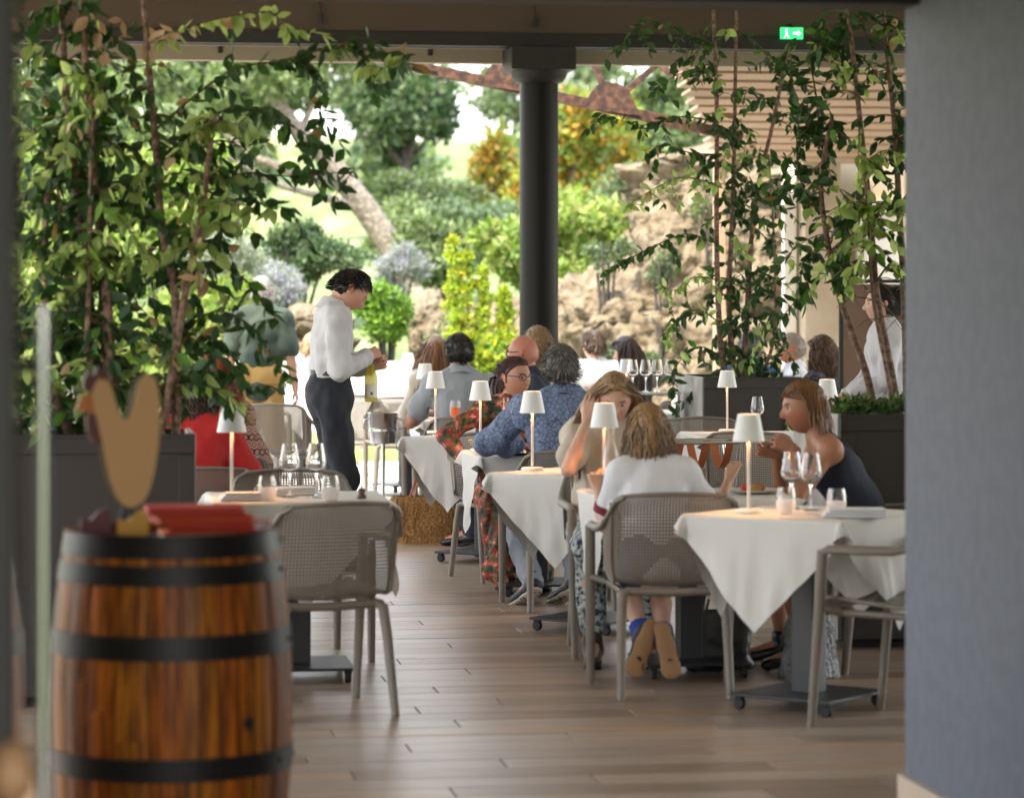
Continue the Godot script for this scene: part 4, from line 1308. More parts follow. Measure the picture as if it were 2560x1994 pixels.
# ---------------------------------------------------------------- barrel, rooster, menus, planters
func barrel() -> void:
	var at := Vector3(0.279, 0, -8.009)
	var t := thing("wine_barrel", "varnished oak wine barrel with black iron hoops", "barrel", at, 12)
	var radius := func(y): return 0.322 - 0.04 * pow((y - 0.46) / 0.47, 2.0)
	var shapes := []
	var n := 22
	for k in n:
		var mb := MB.new()
		var wide := TAU / n
		var pts := PackedVector3Array()
		for b in 17:
			var y := 0.0 + 0.945 * b / 16.0
			for a in 5:
				var ang := (a / 4.0 - 0.5) * (wide - 0.012)
				var r: float = radius.call(y) - (0.003 if a == 0 or a == 4 else 0.0)
				pts.append(Vector3(r * sin(ang), y, r * cos(ang)))
		mb.sheet(pts, 4, 16)
		for q in mb.t.size():
			mb.t[q] = Vector2(mb.t[q].x * 0.3 + k * 0.137, mb.t[q].y * 0.9 + k * 0.071)
		part("stave", mb, M["stave_%d" % ([0, 2, 0, 1, 0, 2, 3, 0, 1, 2][k % 10])], t, Transform3D(Basis(Vector3.UP, TAU * k / n), Vector3.ZERO))
	var inner := MB.new(); inner.lathe([Vector2(0.276, 0.01), Vector2(0.312, 0.46), Vector2(0.276, 0.93)], 40); part("inner_wall", inner, M.stave_0, t)
	for h in [[0.885, 0.945], [0.815, 0.868], [0.625, 0.688], [0.315, 0.375], [0.08, 0.135], [0.0, 0.05]]:
		var mb := MB.new()
		var r0: float = radius.call(h[0]) + 0.003
		var r1: float = radius.call(h[1]) + 0.003
		mb.lathe([Vector2(r0 - 0.004, h[0]), Vector2(r0, h[0]), Vector2(r1, h[1]), Vector2(r1 - 0.004, h[1])], 64)
		var hoop := part("hoop", mb, M.hoop, t)
		for k in [3.3, 3.9, 4.6, 5.0, 5.6]:
			var a: float = k + h[0] * 3.0
			mb = MB.new(); mb.ball(Vector3((r0 + 0.001) * cos(a), (h[0] + h[1]) / 2, -(r0 + 0.001) * sin(a)), Vector3.ONE * 0.006, 6, 8); part("rivet", mb, M.hoop, hoop)
	var mb := MB.new(); mb.lathe([Vector2(0.279, 0.915), Vector2(0, 0.915)], 48); part("barrel_head", mb, M.barrel_head, t)
	mb = MB.new(); mb.lathe([Vector2(0.265, 0.9151), Vector2(0.281, 0.944), Vector2(0.287, 0.944)], 48); part("chime", mb, M.stave_1, t)
	mb = MB.new(); mb.lathe([Vector2(0.0, 0.0), Vector2(0.017, 0.0), Vector2(0.017, 0.004), Vector2(0, 0.004)], 14, Transform3D(Basis(Vector3.UP, 0.42) * Basis(Vector3.RIGHT, PI / 2), Basis(Vector3.UP, 0.42) * Vector3(0, 0.455, 0.3205))); part("bung", mb, M.rubber, t)

	# flat metal rooster on the barrel
	var r := thing("rooster_figure", "cream painted rooster figure with red comb standing on the barrel", "figurine", at + Vector3(-0.15, 0.915, 0.06), 4)
	r.scale = Vector3(0.98, 1.07, 1.0)
	var body := PackedVector2Array()
	var outline := [[-0.062, 0.375], [-0.047, 0.4], [-0.024, 0.396], [-0.008, 0.37], [0.004, 0.33], [0.02, 0.302], [0.036, 0.312], [0.048, 0.345], [0.062, 0.39], [0.086, 0.412], [0.108, 0.395], [0.117, 0.33], [0.115, 0.25], [0.104, 0.18], [0.086, 0.12], [0.06, 0.09], [0.03, 0.086], [0.004, 0.108], [-0.016, 0.16], [-0.036, 0.24], [-0.054, 0.31], [-0.062, 0.345]]
	for k in outline.size():
		var p0 := Vector2(outline[k - 1][0], outline[k - 1][1])
		var p1 := Vector2(outline[k][0], outline[k][1])
		var p2 := Vector2(outline[(k + 1) % outline.size()][0], outline[(k + 1) % outline.size()][1])
		var p3 := Vector2(outline[(k + 2) % outline.size()][0], outline[(k + 2) % outline.size()][1])
		for e in 3:
			body.append(p1.cubic_interpolate(p2, p0, p3, e / 3.0))
	mb = MB.new(); mb.prism(body, 0.012, Transform3D(Basis.IDENTITY, Vector3(0, 0, 0.02))); part("front_plate", mb, M.rooster_cream, r)
	mb = MB.new(); mb.prism(body, 0.012, Transform3D(Basis.IDENTITY, Vector3(-0.008, 0.0, -0.03))); part("back_plate", mb, M.rooster_side, r)
	mb = MB.new(); mb.prism(PackedVector2Array([Vector2(-0.055, 0.37), Vector2(-0.085, 0.372), Vector2(-0.088, 0.395), Vector2(-0.075, 0.42), Vector2(-0.058, 0.41), Vector2(-0.05, 0.432), Vector2(-0.03, 0.42), Vector2(-0.03, 0.4)]), 0.03); part("comb", mb, M.rooster_red, r)
	mb = MB.new(); mb.prism(PackedVector2Array([Vector2(-0.056, 0.368), Vector2(-0.056, 0.316), Vector2(-0.098, 0.322), Vector2(-0.105, 0.332), Vector2(-0.092, 0.36)]), 0.03); part("beak", mb, M.rooster_orange, r)
	mb = MB.new(); mb.prism(PackedVector2Array([Vector2(-0.052, 0.314), Vector2(-0.078, 0.312), Vector2(-0.078, 0.275), Vector2(-0.062, 0.245), Vector2(-0.04, 0.236), Vector2(-0.03, 0.25)]), 0.03); part("wattle", mb, M.rooster_red, r)
	for a in [[0.012, M.rooster_red, -0.05, -0.035], [0.055, M.rooster_yellow, 0.045, 0.02]]:
		mb = MB.new(); mb.tube([Vector3(0.035, 0.1, a[3]), Vector3(a[0], 0.03, a[3])], [0.006, 0.006], 8); part("leg", mb, M.dark_frame, r)
		mb = MB.new(); mb.prism(PackedVector2Array([Vector2(-0.035, 0.0), Vector2(0.035, 0.0), Vector2(0.045, 0.035), Vector2(0.03, 0.075), Vector2(0.005, 0.065), Vector2(-0.015, 0.045), Vector2(-0.04, 0.05), Vector2(-0.042, 0.02)]), 0.02, Transform3D(Basis.IDENTITY, Vector3(a[2], 0.006, a[3]))); part("foot", mb, a[1], r)
	mb = MB.new(); mb.box(Vector3(0.01, 0.003, -0.005), Vector3(0.2, 0.006, 0.11), 0.002); part("base_plate", mb, M.dark_frame, r)
	var menus := [[0.1, 0.0, 4, "menu_orange", "orange menu folder at the bottom of the pile on the barrel"], [0.13, 0.022, -7, "menu_red", "red menu folder in the pile on the barrel"], [0.08, 0.044, 9, "menu_orange", "bright orange menu folder lying across the pile on the barrel"], [0.06, 0.066, 3, "menu_red", "red menu folder on top of the pile on the barrel"]]
	for a in menus:
		var q := thing("menu_folder", a[4], "menu", at + Vector3(a[0], 0.915 + a[1], -0.02), a[2], "menus on the barrel")
		mb = MB.new(); mb.box(Vector3(0, 0.002, 0), Vector3(0.26, 0.004, 0.17), 0.0015); part("cover", mb, M[a[3]], q)
		mb = MB.new(); mb.box(Vector3(-0.002, 0.0105, 0), Vector3(0.25, 0.012, 0.16), 0.001); part("pages", mb, M.menu_paper if a[1] < 0.01 else M.menu_red, q)
		mb = MB.new(); mb.box(Vector3(0, 0.0188, 0), Vector3(0.26, 0.004, 0.17), 0.0015); part("cover", mb, M[a[3]], q)
	var ash := thing("candle_glass", "small pale glass at the edge of the barrel top", "glass", at + Vector3(0.235, 0.915, 0.05))
	mb = MB.new(); mb.lathe([Vector2(0, 0.002), Vector2(0.025, 0.002), Vector2(0.03, 0.045), Vector2(0.027, 0.045), Vector2(0.022, 0.008), Vector2(0, 0.008)], 18); part("cup", mb, M.frost, ash)

func planter(label: String, x0: float, x1: float, z0: float, deep: float, high: float) -> void:
	var t := thing("box_planter", label, "planter", Vector3((x0 + x1) / 2, 0, z0 - deep / 2))
	var w := x1 - x0
	var mb := MB.new(); mb.box(Vector3(0, high / 2 + 0.02, deep / 2 - 0.01), Vector3(w - 0.01, high - 0.04, 0.02), 0.003)
	var front := part("front_panel", mb, M.planter_brown, t)
	for e in [[0.0, high - 0.045, w - 0.012, 0.06], [0.0, 0.075, w - 0.012, 0.06]]:
		mb = MB.new(); mb.box(Vector3(e[0], e[1], deep / 2 + 0.004), Vector3(e[2], e[3], 0.008), 0.003); part("rail", mb, M.planter_brown, front)
	for s in [-1, 1]:
		mb = MB.new(); mb.box(Vector3(s * (w / 2 - 0.037), high / 2 + 0.015, deep / 2 + 0.004), Vector3(0.06, high - 0.19, 0.008), 0.003); part("stile", mb, M.planter_brown, front)
		mb = MB.new(); mb.box(Vector3(s * (w / 2 - 0.012), high / 2 + 0.02, -0.012), Vector3(0.024, high - 0.04, deep - 0.028), 0.003); part("side_panel", mb, M.planter_grey, t)
	mb = MB.new(); mb.box(Vector3(0, high / 2 + 0.02, -deep / 2 + 0.01), Vector3(w - 0.06, high - 0.04, 0.02), 0.003); part("back_panel", mb, M.planter_brown, t)
	mb = MB.new(); mb.box(Vector3(0, 0.02, -0.02), Vector3(w - 0.08, 0.04, deep - 0.1), 0.0); part("plinth", mb, M.rubber, t)
	mb = MB.new(); mb.box(Vector3(0, high - 0.06, 0), Vector3(w - 0.06, 0.03, deep - 0.05), 0.0); part("soil", mb, M.soil, t)

func leaf_mesh(l: float, w: float, bend: float) -> ArrayMesh:
	var mb := MB.new()
	mb.tinted = true
	var rows := [[0.0, 0.02], [0.18, 0.62], [0.42, 1.0], [0.68, 0.72], [0.88, 0.3], [1.0, 0.0]]
	var pts := PackedVector3Array()
	for r in rows:
		for s in [-1.0, 0.0, 1.0]:
			var x: float = s * w * 0.5 * r[1]
			pts.append(Vector3(x, l * r[0], bend * l * r[0] * r[0] + absf(x) * 0.35))
	mb.sheet(pts, 2, rows.size() - 1)
	return mb.commit()

func potted_tree(called: String, label: String, stems: Array, guides: Array, z: float, leaf: float, sprays: int, dry: float, rad: float, low: float, seed_: int, spread := 0.34, front := 0.0, bare := AABB()) -> void:
	rng.seed = seed_
	var t := thing(called, label, "tree")
	var leaves := []
	var twigs := MB.new()
	var curve3 := func(list: Array, zz: float, wob: float) -> Array:
		var out := []
		for k in list.size() - 1:
			var p0: Vector2 = list[maxi(k - 1, 0)]
			var p3: Vector2 = list[mini(k + 2, list.size() - 1)]
			for e in 4:
				var q: Vector2 = list[k].cubic_interpolate(list[k + 1], p0, p3, e / 4.0)
				out.append(Vector3(q.x, q.y, zz + wob * sin(out.size() * 0.7 + list[0].x * 20.0)))
		out.append(Vector3(list[-1].x, list[-1].y, zz))
		return out
	var sprig := func(path: Array, thick: float, step: float, size: float) -> void:
		var rr := []
		for k in path.size():
			rr.append(thick * (1.0 - 0.75 * k / path.size()))
		twigs.tube(path, rr, 5)
		var carry := 0.0
		for k in range(1, path.size()):
			var seg: Vector3 = path[k] - path[k - 1]
			var f := carry
			while f < seg.length():
				var p: Vector3 = path[k - 1] + seg.normalized() * f
				for e in 2:
					var dir := (seg.normalized() * 0.5 + Vector3(rng.randfn(), rng.randfn(), rng.randfn()) * 0.6 + Vector3.DOWN * 0.5).normalized()
					leaves.append([p, dir, size * rng.randf_range(0.5, 1.25)])
				f += step
			carry = f - seg.length()
	for si in stems.size():
		var path: Array = curve3.call(stems[si], z + front + 0.05 * ((si * 7) % 3 - 1), 0.012)
		var mb := MB.new()
		var rr := []
		for k in path.size():
			rr.append(rad * (1.0 - 0.55 * k / path.size()) * (1.0 if si != 2 else 0.55))
		mb.tube(path, rr, 8)
		part("trunk", mb, M.stem_bark, t)
		for k in sprays:
			var f := rng.randf_range(low, 1.0)
			var start: Vector3 = path[int(f * (path.size() - 1))]
			var a := rng.randf() * TAU
			var dir := Vector3(cos(a), rng.randf_range(-0.3, 0.7), sin(a) * 0.7 - 0.25).normalized()
			var ln := rng.randf_range(0.35, 1.0) * spread
			var br := []
			for e in 6:
				br.append(start + dir * ln * e / 5.0 + Vector3.DOWN * 0.6 * ln * pow(e / 5.0, 2.0))
			sprig.call(br, 0.0035, leaf * 0.62, leaf)
	for g in guides:
		var path: Array = curve3.call(g, z + rng.randf_range(-0.1, 0.15), 0.02)
		sprig.call(path, 0.006, leaf * 0.5, leaf)
		for k in range(3, path.size(), 3):
			var dir := Vector3(rng.randfn() * 0.7, rng.randf_range(-1.0, 0.2), rng.randfn() * 0.7).normalized()
			var br := []
			for e in 4:
				br.append(path[k] + dir * 0.16 * e / 3.0 + Vector3.DOWN * 0.04 * pow(e / 3.0, 2.0))
			sprig.call(br, 0.003, leaf * 0.6, leaf)
	leaves = leaves.filter(func(e): return not bare.has_point(e[0]))
	var tw := part("twigs", twigs, M.twig, t)
	tw.set_meta("kind", "stuff")
	# the leaves: the nearest three hundred each by itself, the rest together
	leaves.sort_custom(func(a, b): return a[0].z > b[0].z)
	var shapes := [leaf_mesh(1.0, 0.52, 0.12), leaf_mesh(1.0, 0.6, -0.15), leaf_mesh(1.0, 0.46, 0.3)]
	var tones := [Color(0.024, 0.07, 0.018), Color(0.036, 0.105, 0.02), Color(0.05, 0.095, 0.045), Color(0.08, 0.2, 0.02)]
	var mm := MultiMesh.new()
	mm.transform_format = MultiMesh.TRANSFORM_3D
	mm.use_colors = true
	mm.mesh = shapes[0]
	mm.instance_count = maxi(leaves.size() - 300, 0)
	for k in leaves.size():
		var e: Array = leaves[k]
		var y: Vector3 = e[1]
		var x := y.cross(Vector3(rng.randfn(), rng.randfn() + 0.4, rng.randfn())).normalized()
		var xf := Transform3D(Basis(x, y, x.cross(y)).scaled(Vector3.ONE * e[2]), e[0])
		var p: Vector3 = e[0]
		var is_dry := rng.randf() < dry * (8.0 if p.y > 2.4 and p.x > 0.08 and p.x < 0.5 else 1.0)
		var tone := rng.randi() % 10
		var pick := 0 if tone < 4 else (1 if tone < 7 else (2 if tone < 9 else 3))
		if k < 300:
			put("leaf", shapes[rng.randi() % 3], M[["leaf_a", "leaf_b", "leaf_c", "leaf_d"][pick]] if not is_dry else M[["leaf_dry", "leaf_tan"][rng.randi() % 2]], t, xf)
		else:
			mm.set_instance_transform(k - 300, xf)
			mm.set_instance_color(k - 300, tones[pick] if not is_dry else Color(0.36, 0.22, 0.13))
	if mm.instance_count > 0:
		var o := MultiMeshInstance3D.new()
		o.multimesh = mm
		o.material_override = M.foliage
		o.name = "more_leaves"
		t.add_child(o)
		o.set_meta("kind", "stuff")

func planters() -> void:
	planter("dark brown box planter behind the wine barrel", -0.95, 0.494, -11.5, 0.5, 1.04)
	planter("dark brown box planter with pale side next to the blue grey wall", 3.4, 4.7, -12.91, 0.85, 1.045)
	planter("dark brown box planter with pale side in front of the sandstone cliff", 4.19, 4.874, -19.44, 0.9, 1.04)
	potted_tree("planter_tree", "tall thin stemmed tree with drying leaves behind the rooster figure",
		[[Vector2(0.12, 1.0), Vector2(0.09, 1.33), Vector2(0.08, 1.62), Vector2(0.04, 1.99), Vector2(0.0, 2.36), Vector2(-0.02, 2.76)], [Vector2(0.18, 1.0), Vector2(0.16, 1.44), Vector2(0.15, 1.62), Vector2(0.11, 1.99), Vector2(0.08, 2.36), Vector2(0.06, 2.76)], [Vector2(0.11, 1.0), Vector2(0.08, 1.33), Vector2(0.09, 1.7), Vector2(0.1, 2.18), Vector2(0.14, 2.4)], [Vector2(0.02, 1.02), Vector2(-0.04, 1.17), Vector2(-0.07, 1.44), Vector2(-0.08, 1.81), Vector2(-0.05, 2.18)]],
		[], -11.78, 0.076, 50, 0.05, 0.025, 0.12, 501, 0.36, 0.2)
	potted_tree("planter_tree", "leafy planter tree with branches arching towards the waiter",
		[[Vector2(0.42, 1.0), Vector2(0.42, 1.55), Vector2(0.37, 1.81), Vector2(0.34, 2.18), Vector2(0.31, 2.54), Vector2(0.29, 2.76)], [Vector2(0.34, 1.02), Vector2(0.38, 1.13), Vector2(0.45, 1.55), Vector2(0.52, 1.9), Vector2(0.54, 2.07), Vector2(0.57, 2.27)]],
		[[Vector2(0.34, 2.21), Vector2(0.62, 2.44), Vector2(0.83, 2.49), Vector2(1.09, 2.55), Vector2(1.29, 2.52)], [Vector2(0.91, 2.52), Vector2(1.0, 2.43), Vector2(1.0, 2.3), Vector2(0.97, 2.21)], [Vector2(1.02, 2.52), Vector2(1.12, 2.56), Vector2(1.2, 2.45), Vector2(1.31, 2.51)], [Vector2(0.38, 2.12), Vector2(0.62, 2.3), Vector2(0.8, 2.27), Vector2(1.0, 2.16)], [Vector2(0.52, 1.9), Vector2(0.65, 2.04), Vector2(0.87, 2.04), Vector2(1.12, 2.06)], [Vector2(0.52, 1.88), Vector2(0.65, 1.94), Vector2(0.76, 1.93), Vector2(0.87, 1.91)], [Vector2(0.45, 1.55), Vector2(0.54, 1.7), Vector2(0.69, 1.64), Vector2(0.82, 1.48)], [Vector2(0.43, 1.41), Vector2(0.58, 1.51), Vector2(0.73, 1.44), Vector2(0.83, 1.28)], [Vector2(0.4, 1.26), Vector2(0.53, 1.41), Vector2(0.65, 1.33), Vector2(0.69, 1.2)], [Vector2(0.37, 1.15), Vector2(0.47, 1.26), Vector2(0.56, 1.28), Vector2(0.62, 1.17)], [Vector2(0.31, 2.54), Vector2(0.51, 2.62), Vector2(0.76, 2.67), Vector2(0.85, 2.6)], [Vector2(0.34, 2.18), Vector2(0.47, 2.12), Vector2(0.6, 2.18), Vector2(0.73, 2.12)], [Vector2(0.37, 1.81), Vector2(0.47, 1.84), Vector2(0.54, 1.77), Vector2(0.6, 1.83)]],
		-11.72, 0.076, 30, 0.04, 0.019, 0.1, 502, 0.3, 0.16)
	potted_tree("planter_tree", "slender leafy tree in the planter before the sandstone cliff",
		[[Vector2(4.5, 1.0), Vector2(4.46, 1.52), Vector2(4.48, 2.16), Vector2(4.5, 2.79), Vector2(4.51, 3.52)], [Vector2(4.43, 1.0), Vector2(4.39, 1.24), Vector2(4.36, 2.0), Vector2(4.36, 2.95), Vector2(4.34, 3.52)], [Vector2(4.64, 1.0), Vector2(4.74, 1.27), Vector2(4.76, 1.68), Vector2(4.74, 2.09), Vector2(4.71, 2.54)], [Vector2(4.55, 1.0), Vector2(4.58, 1.36), Vector2(4.6, 1.81), Vector2(4.66, 2.31), Vector2(4.77, 2.79), Vector2(4.87, 3.27)]],
		[[Vector2(4.36, 2.76), Vector2(4.08, 2.79), Vector2(3.83, 2.73), Vector2(3.56, 2.81)], [Vector2(4.38, 2.54), Vector2(4.18, 2.54), Vector2(3.99, 2.6), Vector2(3.86, 2.54)], [Vector2(4.37, 1.93), Vector2(4.14, 2.0), Vector2(3.89, 1.9), Vector2(3.66, 1.79)], [Vector2(4.37, 2.31), Vector2(4.11, 2.38), Vector2(3.92, 2.31), Vector2(3.72, 2.19)], [Vector2(4.4, 1.36), Vector2(4.21, 1.49), Vector2(4.05, 1.39), Vector2(3.97, 1.28)], [Vector2(4.4, 1.17), Vector2(4.24, 1.24), Vector2(4.11, 1.14), Vector2(4.05, 1.04)], [Vector2(4.35, 3.3), Vector2(4.08, 3.39), Vector2(3.89, 3.46), Vector2(3.71, 3.27)], [Vector2(4.38, 1.68), Vector2(4.18, 1.71), Vector2(4.05, 1.62), Vector2(3.96, 1.65)], [Vector2(4.36, 3.01), Vector2(4.21, 3.11), Vector2(4.02, 3.04), Vector2(3.92, 2.95)]],
		-19.8, 0.08, 28, 0.015, 0.024, 0.08, 503, 0.4)
	potted_tree("planter_tree", "dark leafy multi stemmed tree beside the blue grey wall",
		[[Vector2(3.68, 1.01), Vector2(3.63, 1.21), Vector2(3.55, 1.44), Vector2(3.47, 1.7), Vector2(3.42, 2.01), Vector2(3.44, 2.25), Vector2(3.47, 2.4)], [Vector2(3.77, 1.01), Vector2(3.71, 1.34), Vector2(3.66, 1.64), Vector2(3.63, 1.96), Vector2(3.6, 2.29), Vector2(3.55, 2.68), Vector2(3.53, 2.89)], [Vector2(3.73, 1.01), Vector2(3.7, 1.21), Vector2(3.64, 1.55), Vector2(3.61, 1.9), Vector2(3.59, 2.22)], [Vector2(3.82, 1.01), Vector2(3.81, 1.64), Vector2(3.78, 2.07), Vector2(3.75, 2.5), Vector2(3.71, 2.89)]],
		[[Vector2(3.44, 1.96), Vector2(3.34, 2.07), Vector2(3.32, 2.29), Vector2(3.34, 2.46)], [Vector2(3.47, 2.29), Vector2(3.38, 2.38), Vector2(3.32, 2.55), Vector2(3.3, 2.74)], [Vector2(3.47, 1.7), Vector2(3.38, 1.77), Vector2(3.34, 1.64), Vector2(3.32, 1.55)], [Vector2(3.63, 1.96), Vector2(3.53, 1.92), Vector2(3.49, 1.77), Vector2(3.48, 1.64)], [Vector2(3.66, 1.64), Vector2(3.73, 1.73), Vector2(3.77, 1.64), Vector2(3.8, 1.51)], [Vector2(3.44, 2.25), Vector2(3.42, 2.5), Vector2(3.4, 2.72), Vector2(3.46, 2.85)], [Vector2(3.5, 2.5), Vector2(3.44, 2.68), Vector2(3.36, 2.72)], [Vector2(3.55, 2.6), Vector2(3.48, 2.74), Vector2(3.41, 2.7)]],
		-13.35, 0.07, 24, 0.03, 0.02, 0.45, 504, 0.34, 0.1, AABB(Vector3(3.5, 1.0, -15), Vector3(1.2, 0.68, 3)))
	rng.seed = 90
	var tr := thing("trailing_plant", "low trailing plant along the rim of the planter by the wall", "plant", Vector3(0, 0, 0))
	var mb := MB.new()
	for k in 7:
		mb.tube([Vector3(3.5 + k * 0.1, 0.99, -13.1), Vector3(3.48 + k * 0.1, 1.1, -13.05), Vector3(3.46 + k * 0.1, 1.08, -12.98)], [0.004, 0.003, 0.002], 5)
	part("stem", mb, M.twig, tr)
	var bb := []
	for k in 12:
		bb.append([Vector3(3.45 + k * 0.075, 1.07 + 0.02 * sin(k * 2.0), -13.08), Vector3(0.07, 0.035, 0.1)])
	crown(tr, "foliage", bb, 420, 0.045, [Color(0.06, 0.14, 0.03), Color(0.12, 0.2, 0.05), Color(0.05, 0.1, 0.035)], 0.4)

# ---------------------------------------------------------------- people
func bell(x: float, w: float) -> float:
	return exp(-(x / w) * (x / w))

func head_pt(d: Vector3, fem: float) -> Vector3:
	var low := maxf(0.0, -d.y)
	var x := d.x * 0.077 * (1.0 - (0.3 + 0.06 * fem) * low * low)
	var y := d.y * 0.118
	var z := d.z * 0.096
	if d.z < 0.0:
		z *= 1.05 - 0.5 * smoothstep(0.1, 1.0, low)
	else:
		var fx := absf(d.x)
		var fy := d.y
		var front := smoothstep(0.15, 0.65, d.z)
		var nose := (1.0 - smoothstep(-0.2, 0.2, fy)) * smoothstep(-0.36, -0.24, fy)
		z += front * (0.026 * bell(fx, 0.14) * nose - 0.008 * bell(fx - 0.4, 0.17) * bell(fy - 0.08, 0.12) + 0.004 * bell(fy - 0.24, 0.09) * bell(fx, 0.5) + 0.007 * bell(fx, 0.25) * bell(fy + 0.5, 0.1) - 0.005 * bell(fx, 0.22) * bell(fy + 0.5, 0.028) + (0.011 - 0.003 * fem) * bell(fx, 0.3) * bell(fy + 0.85, 0.15) + 0.004 * bell(fx - 0.45, 0.2) * bell(fy + 0.15, 0.2))
	return Vector3(x, y, z)

func head(mb: MB, xf: Transform3D, fem: float, skin: Color, brow: Color) -> void:
	var q := MB.new()
	var pts := PackedVector3Array()
	var cols := PackedColorArray()
	for b in 73:
		for a in 97:
			var f := PI * b / 72.0
			var u := TAU * a / 96.0
			var d := Vector3(sin(f) * sin(u), cos(f), sin(f) * cos(u))
			pts.append(head_pt(d, fem))
			var c := skin
			if d.z > 0.3:
				var ex := (absf(d.x) - 0.4) / 0.15
				var ey := (d.y - 0.07) / 0.055
				if absf(d.x) < 0.24 and absf(d.y + 0.5) < 0.075:
					c = skin.lerp(Color(0.42, 0.1, 0.09), 0.45)
				elif ex * ex + ey * ey < 1.0:
					c = Color(0.03, 0.02, 0.016) if absf(ex) < 0.55 else Color(0.5, 0.46, 0.43)
				elif pow((absf(d.x) - 0.4) / 0.2, 2.0) + pow((d.y - 0.24 + 0.1 * pow(absf(d.x) - 0.4, 2.0)) / 0.04, 2.0) < 1.0:
					c = brow.lerp(skin, 0.25)
				elif absf(d.x) > 0.4 and d.y < 0.0:
					c = skin.lerp(Color(skin.r * 1.02, skin.g * 0.84, skin.b * 0.8), 0.6)
			cols.append(c)
	q.sheet(pts, 96, 72, Vector2.ONE, cols)
	q.outwards()
	q.col = Color(skin.r, skin.g * 0.82, skin.b * 0.78)
	for s in [-1.0, 1.0]:
		q.ball(Vector3(0.078 * s, 0.0, -0.012), Vector3(0.009, 0.031, 0.019), 8, 10, Basis(Vector3.RIGHT, -0.2) * Basis(Vector3.UP, 0.35 * s))
		q.ball(Vector3(0.081 * s, 0.012, -0.02), Vector3(0.009, 0.02, 0.014), 6, 8)
	mb.add(q, xf)

func hairline(d: Vector3) -> float:
	var f := d.z
	var y0 := 0.6
	if f < -0.3:
		y0 = -0.55
	elif f < -0.02:
		y0 = lerpf(-0.55, -0.02, (f + 0.3) / 0.28)
	elif f < 0.25:
		y0 = lerpf(-0.02, 0.32, (f + 0.02) / 0.27)
	elif f < 0.6:
		y0 = lerpf(0.32, 0.6, (f - 0.25) / 0.35)
	return d.y - y0

